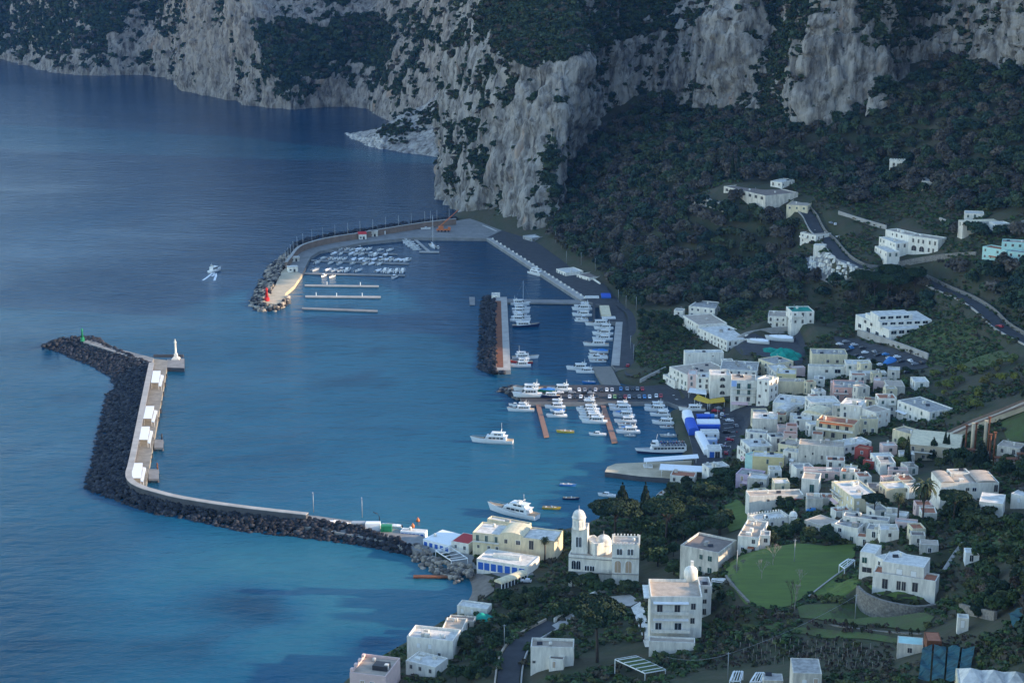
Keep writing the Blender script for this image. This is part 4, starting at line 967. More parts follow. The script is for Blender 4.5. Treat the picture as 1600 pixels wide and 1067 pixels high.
row(c6([(450, 665), (455, 682), (455, 698), (455, 716), (455, 733), (452, 750), (450, 768)]), 0, 'moored to the inner mole', 'yachts moored to the inner mole', mix=['cruiser', 'cruiser', 'cabin'], sc=1.0, jit=4, frm='top', kinds=['cruiser', 'cabin', 'cruiser', 'cruiser', 'bimini', 'cruiser', 'cruiser'])
boat('navyyacht', P(*c6([(485, 803)])[0]), 4, 'dark blue hulled motor yacht, lowest of the upper group at the inner mole', cat='motor yacht')
row(c6([(845, 662), (843, 680), (840, 698), (843, 716), (840, 735), (838, 755), (836, 770)]), 178, 'left of the stepped quay', 'cruisers left of the stepped quay', frm='top', kinds=['cabin', 'cruiser', 'cruiser', 'cabin', 'cruiser', 'bimini', 'cabin'], jit=4)
boat('yacht', P(*c6([(940, 793)])[0]), 182, 'long white motor yacht at the inner corner below the stepped quay', cat='motor yacht')
row(c6([(975, 818), (972, 836), (970, 853), (970, 870), (968, 887)]), 178, 'in the stack along the east walkway', 'cruisers along the east walkway', frm='top', kinds=['cruiser', 'cabin', 'cruiser', 'cabin', 'cruiser'], jit=4)
boat('yacht', P(*c6([(928, 920)])[0]), 178, 'white motor yacht reaching out farthest from the east walkway', cat='motor yacht', sc=.95)
boat('bluecover', P(*c6([(945, 963)])[0]), 178, 'boat under a bright blue cover at the east walkway', sc=1.45)
row(c6([(940, 985), (940, 1003), (938, 1022)]), 178, 'below the blue covered boat', 'boats below the blue covered boat', frm='top', kinds=['wood', 'cabin', 'wood'], sc=1.35, jit=4)
boat('patrol', P(*c6([(480, 1000)])[0]), 2, 'white boat with tower beside the red one at the inner mole', cat='patrol boat', sc=.75)
boat('redyacht', P(*c6([(462, 1030)])[0]), 182, 'red and white rescue boat at the lower end of the inner mole', cat='rescue boat', sc=.8)
boat('cruiser', P(*c6([(455, 1052)])[0]), 182, 'white cruiser just below the red and white rescue boat', cat='boat')
boat('bigyacht', P(*c6([(560, 480)])[0]), -52, 'large white yacht moored alone at the long harbour walkway', cat='motor yacht', sc=.85)
boat('cruiser', P(*c7([(735, 70)])[0]), 178, 'white boat at the buoy above the parking pier, rear of two', sc=1.1)
boat('cruiser', P(*c7([(780, 90)])[0]), 176, 'white boat at the buoy above the parking pier, front of two', sc=.9)
boat('blue', P(*c7([(802, 153)])[0]), 180, 'small blue boat just above the parking pier')
row(c7([(342, 295), (378, 305), (378, 328)]), 180, 'at the head of the parking pier', 'boats at the head of the parking pier', frm='top', kinds=['cabin', 'cruiser', 'yacht'], sc=.85)
row(c7([(590, 290), (592, 310), (608, 332), (602, 365)]), 178, 'right of the left wooden pontoon', 'boats right of the left wooden pontoon', frm='top', kinds=['cruiser', 'cruiser', 'bluecover', 'cruiser'], sc=.95)
row(c7([(790, 278), (788, 294), (792, 311), (798, 328), (805, 345), (812, 362), (818, 380), (838, 403)]), 178, 'left of the right wooden pontoon', 'boats left of the right wooden pontoon', frm='top', mix=['cruiser', 'cabin', 'cruiser', 'bimini'], sc=1.0, jit=4, kinds=['cruiser', 'cruiser', 'cabin', 'cruiser', 'cruiser', 'cruiser', 'cruiser', 'cruiser'])
row(c7([(992, 290), (995, 305), (1002, 325), (1005, 345), (1022, 364), (1032, 400), (1032, 418), (1040, 440), (1048, 466), (1058, 486)]), 178, 'right of the right wooden pontoon', 'boats right of the right wooden pontoon', frm='top', kinds=['cabin', 'cruiser', 'cruiser', 'bluecover', 'cruiser', 'cruiser', 'wood', 'bluecover', 'cruiser', 'dinghy'], jit=4, sc=1.0)
row(c7([(1215, 285), (1215, 305), (1222, 328), (1252, 360)]), 178, 'in the group by the dark quay corner', 'boats by the dark quay corner', frm='top', kinds=['cabin', 'cruiser', 'cruiser', 'cruiser'], jit=5)
row(c7([(1270, 410), (1288, 432)]), 178, 'in the pair below the quay corner group', 'pair of boats below the quay corner group', frm='top', kinds=['cruiser', 'wood'], sc=1.0)
boat('dinghy', P(*c7([(1300, 488)])[0]), 180, 'plain pale dinghy alone off the blue tents', sc=1.4)
boat('yellow', P(*c7([(655, 463)])[0]), 178, 'yellow hulled boat between the two wooden pontoons', sc=1.1)
boat('cabin', P(*c7([(858, 480)])[0]), 176, 'white boat alone left of the tip of the right wooden pontoon', sc=1.05)
boat('yellow', P(*c7([(1095, 287)])[0]), 182, 'small yellow boat below the parked cars', sc=.6)
boat('patrol', P(*c7([(200, 525)])[0]), 172, 'white patrol boat under way in the middle of the harbour', cat='patrol boat', sc=1.0)
boat('ferry', P(*c7([(1265, 590)])[0]), 183, 'white excursion boat with people on its open upper deck', cat='excursion boat', sc=.95)
boat('blue', P(*c7([(668, 795)])[0]), -14, 'small boat with blue hull anchored off the gardens', sc=1.0)
boat('navy', P(*c7([(688, 880)])[0]), -10, 'small dark hulled boat anchored off the gardens', sc=.95)
boat('yellow', P(*c7([(565, 940)])[0]), -10, 'small tan boat anchored behind the big moored yacht', sc=1.0)
boat('cabin', P(*c7([(915, 860)])[0]), 165, 'white boat half hidden by the dark pine at the shore', sc=1.0)
boat('bigyacht', P(*c7([(330, 975)])[0]), 148, 'large white motor yacht moored behind the cream seafront house', cat='motor yacht', sc=1.08)
boat('cruiser', P(336, 424), 62, 'white motorboat alone with its wake on the open bay', cat='motorboat', sc=1.15)
wk = MB(); q0 = P(335, 427, .03)
for pts in ([(333, 426), (328, 430), (323, 434), (317, 438)], [(337, 427), (337.5, 431), (336, 435), (335, 438.5)], [(334, 426), (335, 429), (331, 432)]):
    w_ = [P(x, y, .03) - q0 for x, y in pts]; ribbon(wk, [Vector((v.x, v.y, 0)) for v in w_], 1.6, 0, .05)
o = wk.build('wake', M['white_cloth'], None, q0); tag(o, 'white foam wake behind the lone motorboat', kind='stuff')
# boats laid up ashore on the head of the parking pier
for i, (k, x, y, l, s) in enumerate([('yacht', 425, 200, 'white yacht laid up at the back of the pier head', 1.0), ('cruiser', 420, 236, 'white boat laid up at the front of the pier head', 1.3),
        ('green', 540, 207, 'green boat with blue cover laid up on the pier head', 1.2), ('navyyacht', 552, 240, 'blue hulled yacht laid up on the pier head', .7), ('cruiser', 620, 203, 'white boat laid up next to the first parked cars', 1.1),
        ('wood', 1265, 850, 'white boat pulled up on the beach under the trees', 1.2)]):
    p = c7([(x, y)])[0]; boat(k, P(p[0], p[1], 2.9 if i < 5 else 1.2), 180 if i < 5 else 60, l, 'boats laid up on the pier head' if i < 5 else None, s)
boat('yacht', P(1082, 641, 3.2), 176, 'white yacht on trestles at the waterfront square', cat='boat', sc=.85)
boat('cabin', P(1106, 652, 3.2), 176, 'white cabin boat ashore behind the blue tents', sc=1.3)
# laid-up boats in the yard under white sheets
for i, (x, y, s) in enumerate([(1185, 537, 1.35), (1219, 533, 1.7)]):
    boat('covered', at(x, y) + Vector((0, 0, .5)), 165, ['white sheeted boat in the boatyard, left of two', 'white sheeted boat in the boatyard, right of two'][i], 'sheeted boats in the boatyard', s * 1.35)
for k, o in list(BOATS.items()):
    if k not in USED:
        for c in list(o.children): bpy.data.objects.remove(c)
        bpy.data.objects.remove(o)
# ------------------------------------------------------------------ vehicles
def carpaint(k, c): mat(k, c, .3, .05, 1, spec=.5)
for k, c in (('car_white', (.75, .75, .75)), ('car_black', (.02, .02, .025)), ('car_grey', (.25, .26, .28)), ('car_silver', (.5, .5, .52)), ('car_red', (.42, .02, .03)), ('car_blue', (.05, .22, .5)), ('car_green', (.25, .38, .12))): carpaint(k, c)
def loft(mb, secs, m=0, cap=True):
    b = len(mb.v); n = len(secs[0])
    for s in secs: mb.v += [tuple(p) for p in s]
    for i in range(len(secs) - 1):
        for k in range(n):
            k2 = (k + 1) % n; mb.f.append([b + i * n + k, b + i * n + k2, b + (i + 1) * n + k2, b + (i + 1) * n + k]); mb.m.append(m); mb.sm.append(False)
    if cap:
        mb.f.append([b + k for k in range(n - 1, -1, -1)]); mb.m.append(m); mb.sm.append(False)
        e = b + (len(secs) - 1) * n; mb.f.append([e + k for k in range(n)]); mb.m.append(m); mb.sm.append(False)
def carset():
    L, Wd = 4.1, 1.72
    side = [(-2.05, .35), (-2.05, .85), (-1.75, .95), (-1.45, 1.42), (.15, 1.45), (.85, .98), (1.85, .82), (2.05, .6), (2.05, .3)]
    b = MB(); s = []
    for y, k in ((-Wd / 2, .0), (-Wd / 2 + .12, 1), (Wd / 2 - .12, 1), (Wd / 2, 0)):
        s.append([(x, y * (1 if z < 1 else .86), z if k else .3 + (z - .3) * .97) for x, z in side])
    loft(b, s); body = b
    g = MB()
    for y in (-1, 1):
        g.add([(-1.62, y * .79, .97), (.62, y * .79, .99), (.1, y * .755, 1.37), (-1.38, y * .755, 1.36)], [(0, 1, 2, 3)])
    g.add([(.83, -.66, 1.02), (.83, .66, 1.02), (.22, .6, 1.43), (.22, -.6, 1.43)], [(0, 1, 2, 3)]); g.add([(-1.76, -.62, 1.0), (-1.76, .62, 1.0), (-1.5, .6, 1.38), (-1.5, -.6, 1.38)], [(0, 1, 2, 3)])
    wl_ = MB(); wl_.tube([(0, -.1, 0), (0, .1, 0)], .31, 0, 10)
    hl = MB(); hl.box((2.04, 0, .58), (.06, .28, .14))
    return body, g.mesh('windows', M['glass']), wl_.mesh('wheel', M['rubber']), hl.mesh('headlight', M['white_paint'])
_bd, CARGL, CARWH, CARHL = carset(); CARBODY = {k: _bd.mesh('body_' + k, M[k]) for k in ('car_white', 'car_black', 'car_grey', 'car_silver', 'car_red', 'car_blue', 'car_green')}
def car(p, yaw, col, label, group=None):
    r = empty('parked_car', p, R(yaw)); tag(r, label, 'car', group); link('body', CARBODY['car_' + col], r); link('windows', CARGL, r)
    for x in (-1.3, 1.3):
        for y in (-.76, .76): link('wheel', CARWH, r, (x, y, .31))
    for y in (-.55, .55): link('headlight', CARHL, r, (0, y, 0))
    return r
up_x = [700, 740, 775, 808, 842, 880, 912, 945, 1000, 1040, 1072, 1104, 1135]; cu = ['black', 'white', 'grey', 'black', 'silver', 'black', 'white', 'silver', 'blue', 'grey', 'black', 'grey', 'red']
for i, (x, c) in enumerate(zip(up_x, cu)):
    p = c7([(x, 203 if x < 960 else 197)])[0]; car(P(p[0], p[1], 2.45), 268 + random.uniform(-3, 3), c, f'{c} car, {ordn(i)} from the left in the back row on the parking pier', 'cars in the back row of the parking pier')
lo_x = [680, 712, 750, 785, 818, 850, 930, 962, 995, 1028, 1052, 1082, 1115, 1148, 1180, 1222, 1250]; cl = ['silver', 'black', 'white', 'black', 'grey', 'black', 'white', 'green', 'black', 'red', 'silver', 'black', 'grey', 'blue', 'white', 'white', 'red']
for i, (x, c) in enumerate(zip(lo_x, cl)):
    p = c7([(x, 246 if x < 1200 else 240)])[0]; car(P(p[0], p[1], 2.45), 268 + random.uniform(-3, 3), c, f'{c} car, {ordn(i)} from the left in the front row on the parking pier', 'cars in the front row of the parking pier')
mid = [(695, 218, 'grey'), (770, 222, 'black'), (815, 222, 'grey'), (620, 218, 'white')]
for i, (x, y, c) in enumerate(mid):
    p = c7([(x, y)])[0]; car(P(p[0], p[1], 2.45), 2, c, f'{c} car, {ordn(i)} from the left in the lane between the two parked rows', 'cars between the rows of the parking pier')
for i, (x, y, yaw, c, l) in enumerate([(1113, 711, 175, 'white', 'white car left of the pair behind the excursion pier roof'), (1122, 715, 175, 'silver', 'silver car right of the pair behind the excursion pier roof'), (1134, 710, 90, 'red', 'red car alone on the dark waterfront road'),
        (1052, 622, 120, 'white', 'white car beside the quay corner'), (1056, 628, 120, 'grey', 'grey car nearest to the quay corner'), (958, 607, 20, 'white', 'white car at the root of the parking pier'),
        (1305, 352, 80, 'white', 'white car driving down the winding hillside road'), (1298, 350, 100, 'grey', 'grey car parked at the top of the hillside road'), (1310, 372, 120, 'silver', 'silver car on the bend of the hillside road'),
        (981, 573, 80, 'red', 'red car on the harbour road above the slipway'), (1562, 512, 130, 'red', 'red car on the road at the right edge'), (1395, 578, 10, 'blue', 'blue car parked in the upper car park, left'), (1418, 584, 10, 'black', 'black car parked in the upper car park, right'),
        (1358, 565, 20, 'grey', 'grey car in the crowded yard, upper'), (1340, 558, 20, 'black', 'black car in the crowded yard, lower left'), (1376, 572, 15, 'white', 'white car in the crowded yard, middle'), (1268, 800, 175, 'blue', 'dark blue car parked behind the house wall'), (1600 - 42, 353, 170, 'white', 'white car parked on the upper right terrace'), (822, 910, 170, 'silver', 'silver car half hidden in the trees by the beach')]):
    car(at(x, y) + Vector((0, 0, .25)), yaw, c, l)

yard = [(1312, 540), (1322, 536), (1330, 545), (1335, 541), (1348, 546), (1352, 553), (1366, 552), (1372, 557), (1384, 556), (1390, 562), (1402, 560), (1408, 567), (1422, 566), (1430, 571), (1440, 569), (1346, 562), (1326, 550)]
for k, (x, y) in enumerate(sorted(yard)):
    c = ['white', 'grey', 'black', 'blue', 'silver', 'white', 'black'][k % 7]; car(at(x, y) + Vector((0, 0, .32)), random.choice([10, 15, 100, 190]), c, f'{c} car, {ordn(k)} from the left in the crowded hillside car yard', 'cars in the hillside car yard')
sq = [(1098, 655), (1128, 650), (1140, 660), (1118, 645), (1135, 678), (1140, 690), (1150, 668), (1068, 608), (1078, 604), (1085, 612), (1128, 700), (1122, 640)]
for k, (x, y) in enumerate(sorted(sq)):
    c = ['white', 'silver', 'black', 'white', 'red', 'grey'][k % 6]; p = at(x, y); p.z = max(p.z + .38, 3.32); car(p, random.choice([80, 95, 0, 170]), c, f'{c} car, {ordn(k)} from the left on the waterfront square', 'cars on the waterfront square')
mk = MB()
for k in range(9): a, b_ = P(1128 + k * 1.0, 648 + k * 7, 3.42), P(1146 + k * .6, 646 + k * 7, 3.42); ribbon(mk, [a, b_], .25, 0, .02)
o = mk.build('road_marking', M['white_paint']); tag(o, kind='structure')
# ------------------------------------------------------------------ houses, given by the corners of their flat roofs
WINC = {}
def win_mesh(w_, h_, kind, arch=False):
    key = (round(w_, 1), round(h_, 1), kind, arch)
    if key in WINC: return WINC[key]
    w_, h_ = key[0], key[1]
    mats = {'g': ('white_paint', 'glass'), 's': ('aged_plaster', 'shutter_green'), 'd': ('aged_plaster', 'shutter_dark'), 't': ('white_paint', 'shutter_tan'), 'w': ('aged_plaster', 'white_paint'), 'b': ('white_paint', 'blue_paint')}[kind]
    b = MB()
    def outline(ww, hh, y):
        if not arch: return [(-ww / 2, y, 0), (ww / 2, y, 0), (ww / 2, y, hh), (-ww / 2, y, hh)]
        return [(-ww / 2, y, 0), (ww / 2, y, 0)] + [(ww / 2 * math.cos(a), y, hh - ww / 2 + ww / 2 * math.sin(a)) for a in [math.pi * k / 8 for k in range(9)]]
    for ww, hh, y, m in ((w_ + .3, h_ + .2, -.06, 0), (w_, h_, -.09, 1)):
        o = outline(ww, hh, y); n = len(o); bk = [(x, .02, z) for x, _, z in o]
        if m: o = [(x, y_, z + .06) for x, y_, z in o]; bk = [(x, y_, z + .06) for x, y_, z in bk]
        b.add(o + bk, [tuple(range(n))] + [(i, n + i, n + (i + 1) % n, (i + 1) % n) for i in range(n)], m)
    if kind in 'gsdt' and w_ > .7:
        b.box((0, -.1, .06), (.07, .04, h_), 0)
    WINC[key] = b.mesh('window', [M[mats[0]], M[mats[1]]]); return WINC[key]
class Bld:
    def __init__(s, label, name='house', cat='house', group=None):
        s.args = (label, name, cat, group); s.r = None; s.blocks = []
    def world(s, x, y, z=None): return Vector((x, y, z))
    def block(s, A, B, C, h, wall_='white_plaster', roof_='roof_grey', left=False, z=None, dz=0, parapet=.5, win='auto', floors=None, depth=None, kinds='gsd', wsides=True, clutter=3, base=None, arch=False, merlon=False):
        mx, my = (A[0] + B[0]) / 2, (A[1] + B[1]) / 2
        if z is None:
            p = at(mx, my, h); z = p.z + dz
        a, b = P(A[0], A[1], z), P(B[0], B[1], z)
        ux = (b - a).normalized(); n = Vector((-ux.y, ux.x, 0))
        if n.y < 0: n = -n
        if depth is None:
            c = P(C[0], C[1], z); depth = max(3.0, abs((c - (a if left else b)).dot(n)))
        c, d = b + n * depth, a + n * depth
        if base is None: base = min(ground(q.x, q.y) for q in (a, b, c, d)) - .6; base = min(base, z - 2.2)
        if s.r is None:
            cen = (a + b + c + d) / 4; cen.z = base; s.r = empty(s.args[1], cen); tag(s.r, s.args[0], s.args[2], s.args[3])
        O = s.r.location; L = [Vector((q.x - O.x, q.y - O.y, 0)) for q in (a, b, c, d)]; zt, zb = z - O.z, base - O.z
        # walls with a parapet
        m_ = MB(); t = .3; ins = [L[0] + (ux + n) * t, L[1] + (n - ux) * t, L[2] - (ux + n) * t, L[3] + (ux - n) * t]
        vs = [(q.x, q.y, zb) for q in L] + [(q.x, q.y, zt) for q in L] + [(q.x, q.y, zt) for q in ins] + [(q.x, q.y, zt - parapet - .3) for q in ins]
        fs = [(3, 2, 1, 0)]
        for k in range(4):
            k2 = (k + 1) % 4; fs += [(k, k2, 4 + k2, 4 + k), (4 + k, 4 + k2, 8 + k2, 8 + k), (8 + k, 8 + k2, 12 + k2, 12 + k)]
        m_.add(vs, fs); m_.build('wall', M[wall_], s.r)
        m_ = MB(); m_.prism([q for q in ins], zt - parapet - .25, zt - parapet, 0); m_.build('roof', M[roof_], s.r)
        if merlon:
            m_ = MB()
            for q0, q1 in ((L[0], L[1]), (L[1], L[2]), (L[2], L[3]), (L[3], L[0])):
                nn = max(2, int((q1 - q0).length / 1.1))
                for k in range(nn): q = q0 + (q1 - q0) * ((k + .5) / nn); m_.box((q.x, q.y, zt - .05), (.55, .4, .75))
            m_.build('battlement', M[wall_], s.r)
        W_ = (b - a).length; rot = math.atan2(ux.y, ux.x)
        info = dict(L=L, ux=ux, n=n, W=W_, D=depth, zt=zt, zb=zb, rot=rot, h=z - base); s.blocks.append(info)
        if win == 'auto':
            fl = floors or max(1, int(round(h / 3.4)))
            s.autowin(info, 'f', W_, fl, h, kinds, arch)
            if wsides:
                s.autowin(info, 'r', depth, fl, h, kinds, arch); s.autowin(info, 'l', depth, fl, h, kinds, arch)
        elif win:
            for (u, v, w_, hh, k) in win: s.window(info, 'f', u * W_, v, w_, hh, k)
        for k in range(clutter):
            u, v = random.uniform(.15, .85), random.uniform(.2, .85); q = L[0] + ux * u * W_ + n * v * depth; zz = zt - parapet + .003
            m_ = MB(); kind = random.choice(['chimney', 'water_tank', 'roof_box', 'roof_box', 'solar_panel', 'antenna'])
            if kind == 'chimney': m_.box((q.x, q.y, zz), (.6, .6, 1.3), rz=rot); m_.box((q.x, q.y, zz + 1.3), (.8, .8, .15), rz=rot); m_.build(kind, M['white_plaster'], s.r)
            elif kind == 'water_tank': m_.lathe((q.x, q.y, zz), [(.6, 0), (.6, 1.1), (.4, 1.3)], 0, 10); m_.build(kind, M['roof_white'], s.r)
            elif kind == 'antenna': m_.tube([(q.x, q.y, zz), (q.x, q.y, zz + 2.6)], .05, 0, 4); m_.box((q.x, q.y, zz + 2.3), (1.1, .06, .06), rz=rot); m_.box((q.x, q.y, zz + 2.0), (.8, .06, .06), rz=rot); m_.build(kind, M['grey_metal'], s.r)
            elif kind == 'roof_box': m_.box((q.x, q.y, zz), (random.uniform(1, 2.4), random.uniform(1, 2), random.uniform(.6, 1.9)), rz=rot); m_.build(kind, M[random.choice(['white_plaster', 'roof_grey', 'aged_plaster'])], s.r)
            else: m_.add([(q.x - .9, q.y - .6, zz + .1), (q.x + .9, q.y - .6, zz + .1), (q.x + .9, q.y + .5, zz + .8), (q.x - .9, q.y + .5, zz + .8), (q.x - .9, q.y + .55, zz), (q.x + .9, q.y + .55, zz)], [(0, 1, 2, 3), (3, 2, 5, 4), (0, 3, 4), (1, 5, 2), (0, 4, 5, 1)]); m_.build(kind, M['dark_metal'], s.r)
        e = .8; EXCL.append([(a - (ux + n) * e)[:2], (b + (ux - n) * e)[:2], (c + (ux + n) * e)[:2], (d + (n - ux) * e)[:2]])
        return info
    def window(s, i, side, u, v, w_, hh, kind, arch=False, name='window'):
        """u metres along the side, v metres from the roof edge down to the window's top"""
        L, ux, n = i['L'], i['ux'], i['n']
        if side == 'f': q, dirr = L[0] + ux * u, i['rot']
        elif side == 'r': q, dirr = L[1] + n * u, i['rot'] + math.pi / 2
        else: q, dirr = L[3] - n * u, i['rot'] - math.pi / 2
        if i['zt'] - v - hh < i['zb'] + .3: return
        o = link(name, win_mesh(w_, hh, kind, arch), s.r, (q.x, q.y, i['zt'] - v - hh), dirr); return o
    def autowin(s, i, side, W_, fl, h, kinds, arch):
        nc = max(1, int(W_ / 3.6)); k = random.choice(kinds)
        for f in range(fl):
            for c in range(nc):
                if random.random() < .16: continue
                door = random.random() < .3; w_, hh = random.choice([(.9, 1.3), (1.0, 1.5), (1.2, 1.4)]) if not door else (1.1, 2.1)
                v = .9 + f * h / fl + (0 if door else .35); s.window(i, side, (c + .5) / nc * W_ + random.uniform(-.3, .3), v, w_, hh, k if random.random() < .8 else random.choice(kinds), arch)
    def balcony(s, i, u0, u1, v, out=1.3, m='white_plaster', solid=False):
        L, ux, n, W_ = i['L'], i['ux'], i['n'], i['W']; z = i['zt'] - v; c = L[0] + ux * (u0 + u1) / 2 * W_ - n * (out / 2 + .01); w_ = (u1 - u0) * W_
        b = MB(); b.box((c.x, c.y, z), (w_, out, .18), rz=i['rot'])
        if solid:
            e = L[0] + ux * (u0 + u1) / 2 * W_ - n * (out - .08); b.box((e.x, e.y, z + .18), (w_, .14, .9), rz=i['rot'])
        o = b.build('balcony', M[m], s.r)
        if not solid:
            e0 = L[0] + ux * u0 * W_ - n * out; e1 = L[0] + ux * u1 * W_ - n * out; b = MB(); b.tube([e0 + Vector((0, 0, z + 1.1)), e1 + Vector((0, 0, z + 1.1))], .05, 0, 4)
            nn = max(2, int(w_ / .5))
            for k in range(nn + 1): q = e0 + (e1 - e0) * (k / nn); b.tube([q + Vector((0, 0, z + .15)), q + Vector((0, 0, z + 1.1))], .025, 0, 4)
            b.build('railing', M['dark_metal'], o)
        return o
    def awning(s, i, u0, u1, v, out, m, drop=.8):
        L, ux, n, W_ = i['L'], i['ux'], i['n'], i['W']; z = i['zt'] - v; a = L[0] + ux * u0 * W_ - n * .02; b_ = L[0] + ux * u1 * W_ - n * .02
        p = [a - n * out, b_ - n * out, b_, a]; zz = [z - drop, z - drop, z, z]; b = MB()
        b.add([(q.x, q.y, w_) for q, w_ in zip(p, zz)] + [(q.x, q.y, w_ - .1) for q, w_ in zip(p, zz)], [(0, 1, 2, 3), (7, 6, 5, 4), (0, 4, 5, 1), (1, 5, 6, 2), (2, 6, 7, 3), (3, 7, 4, 0)]); b.build('awning', M[m], s.r)
    def dome(s, px, py, z, r_, h_, m, drum=0, name='dome', wallm='white_plaster', n_=14):
        q = P(px, py, z) - s.r.location
        if drum: b = MB(); b.lathe((q.x, q.y, q.z - drum), [(r_ * .92, 0), (r_ * .92, drum)], 0, n_, False); b.build('drum', M[wallm], s.r)
        b = MB(); b.lathe((q.x, q.y, q.z), [(r_ * 1.06, -.12), (r_ * 1.06, .1)] + [(r_ * math.cos(a), .1 + h_ * math.sin(a)) for a in [math.pi / 2 * k / 6 for k in range(6)]] + [(.06, h_ + .1), (.05, h_ + .9)], 0, n_); b.build(name, M[m], s.r)
        return q
    def vault(s, i, u0, u1, rise, m='roof_white'):
        L, ux, n, W_, D_ = i['L'], i['ux'], i['n'], i['W'], i['D']; b = MB(); secs = []
        for t in (0.01, .99):
            o = L[0] + ux * u0 * W_ + n * D_ * t; e = L[0] + ux * u1 * W_ + n * D_ * t; secs.append([(o + (e - o) * (.5 - .5 * math.cos(math.pi * k / 10))) + Vector((0, 0, i['zt'] - .05 + rise * math.sin(math.pi * k / 10))) for k in range(11)])
        loft(b, secs); b.build('vault', M[m], s.r)
def cv(o, k):
    return lambda *l: [(o[0] + x / k, o[1] + y / k) for x, y in l]
cA, cB, cC, cD = cv((1200, 260), 4), cv((900, 420), 4), cv((1020, 520), 5.333), cv((1300, 520), 5.333)
cE, cF, cG, cH = cv((1100, 660), 6.39), cv((1350, 660), 6.39), cv((1000, 800), 5.333), cv((1300, 800), 5.333)
cI, cJ, cK, cL = cv((600, 740), 5.333), cv((800, 740), 5.333), cv((520, 880), 5.333), cv((780, 880), 5.333)
cM, cN = cv((1050, 920), 5.333), cv((1320, 900), 5.714)
def simple(label, pts, h, wall_='white_plaster', roof_='roof_grey', **k):
    name = k.pop('name', 'house'); cat = k.pop('cat', 'house'); group = k.pop('group', None); bl = Bld(label, name, cat, group); i = bl.block(*pts, h, wall_, roof_, **k)
    if k.get('win', 'auto') == 'auto' and h >= 6:
        fl = max(1, int(round(h / 3.4))); u = random.choice([.02, .3, .5])
        if fl > 1 and random.random() < .6: bl.balcony(i, u, u + .46, .9 + h / fl + 2.15 - h / fl, 1.2, solid=random.random() < .5)
        if random.random() < .35: bl.awning(i, u, u + .3, h - 2.6, 1.3, random.choice(['white_cloth', 'pink_cloth', 'roof_terracotta']), .5)
    return bl, i

# --- seafront by the root of the breakwater
b_, i = simple('long cream two-storey seafront house with vaulted middle roof', cI((738, 485), (1420, 560), (1560, 478)), 9, 'cream_plaster', 'roof_white', win=[(.06, 1.0, 1.1, 2.4, 's'), (.17, 1.0, 1.1, 2.4, 's'), (.29, 1.0, 1.1, 2.4, 's'), (.41, 1.6, 1.1, 1.6, 'd'), (.56, 1.6, 1.7, 1.7, 'g'), (.72, 1.0, 1.8, 3.6, 'd'), (.07, 5.2, .8, 1.2, 'd'), (.2, 5.2, 1, 1.4, 'g'), (.3, 5.2, 1, 1.4, 'g')], wsides=False, clutter=2)
b_.vault(i, .33, .62, 1.6, 'cream_plaster'); b_.balcony(i, .02, .33, 3.6)
bb = b_.block(*cI((860, 372), (1190, 432), (1200, 420)), 9, 'cream_plaster', 'roof_white', depth=4, z=None, dz=1.0, win=None, clutter=1)
b_, i = simple('low white pavilion with dark blue glazed front facing the sea', cI((772, 705), (1200, 772), (1332, 692)), 4.6, 'white_plaster', 'roof_white', name='restaurant', cat='building', win=[(u, 1.3, 2.2, 3.0, 'b') for u in (.08, .2, .33, .46, .6, .74, .88)], wsides=False, parapet=.25, clutter=0)
b_.block(*cI((905, 668), (1130, 698), (1150, 690)), 5.2, 'white_plaster', 'roof_white', depth=1.6, z=None, win=None, clutter=0, dz=.4)
b_, i = simple('seafront restaurant under a broad plain white roof', cI((325, 542), (545, 598), (640, 502)), 4.2, 'white_paint', 'white_paint', name='restaurant', cat='building', parapet=.02, win=[(u, 1.0, 1.6, 1.8, 'b') for u in (.1, .3, .5, .7, .9)], clutter=1)
b_, i = simple('white annex with a faded red roof left of the cream seafront house', cI((560, 560), (705, 585), (735, 502)), 4.4, 'white_plaster', 'red_cloth', parapet=.02, wsides=False, clutter=0)
b_, i = simple('small blue and white kiosk at the end of the causeway', cI((135, 475), (340, 492), (350, 470)), 3.4, 'white_paint', 'roof_white', name='kiosk', cat='kiosk', depth=4, parapet=.05, win=[(u, .8, 1.3, 2.3, 'b') for u in (.1, .25, .4, .55, .72, .88)], clutter=1)
def frame_pergola(pix, h, label, nb=6, name='pergola', m='white_paint', cat='pergola', fill=None, infill=None):
    c4 = [at(x, y, h) for x, y in pix]; z = sum(p.z for p in c4) / 4; c4 = [P(x, y, z) for x, y in pix]; cen = sum(c4, Vector()) / 4; cen.z = z - h
    r = empty(name, cen); tag(r, label, cat); q = [p - cen for p in c4]; up_ = Vector((0, 0, 0))
    for k in range(4):
        b = MB(); b.box((q[k].x, q[k].y, 0 - 1.5), (.25, .25, h + 1.5)); b.build('post', M[m], r)
    for k in range(4):
        a, e = q[k], q[(k + 1) % 4]; b = MB(); d = (e - a); mid = (a + e) / 2; b.box((mid.x, mid.y, h - .1 + .004 * k), (d.length, .25, .3), rz=math.atan2(d.y, d.x)); b.build('beam', M[m], r)
    b = MB()
    for k in range(nb):
        t = (k + .5) / nb; a = q[0] + (q[1] - q[0]) * t; e = q[3] + (q[2] - q[3]) * t; d = e - a; mid = (a + e) / 2; bb = MB(); bb.box((mid.x, mid.y, h + .21), (d.length, .18, .2), rz=math.atan2(d.y, d.x)); bb.build('rafter', M[m], r)
    if fill: b = MB(); b.prism(q, h + .203, h + .208) if fill == 'field_grass' else b.prism(q, h + .43, h + .55); b.build('cover', M[fill], r)
    EXCL.append([p[:2] for p in c4]); return r
frame_pergola(cI((430, 640), (560, 725), (697, 705), (545, 605)), 3.6, 'white open pergola frame above the shore boulders', 4)
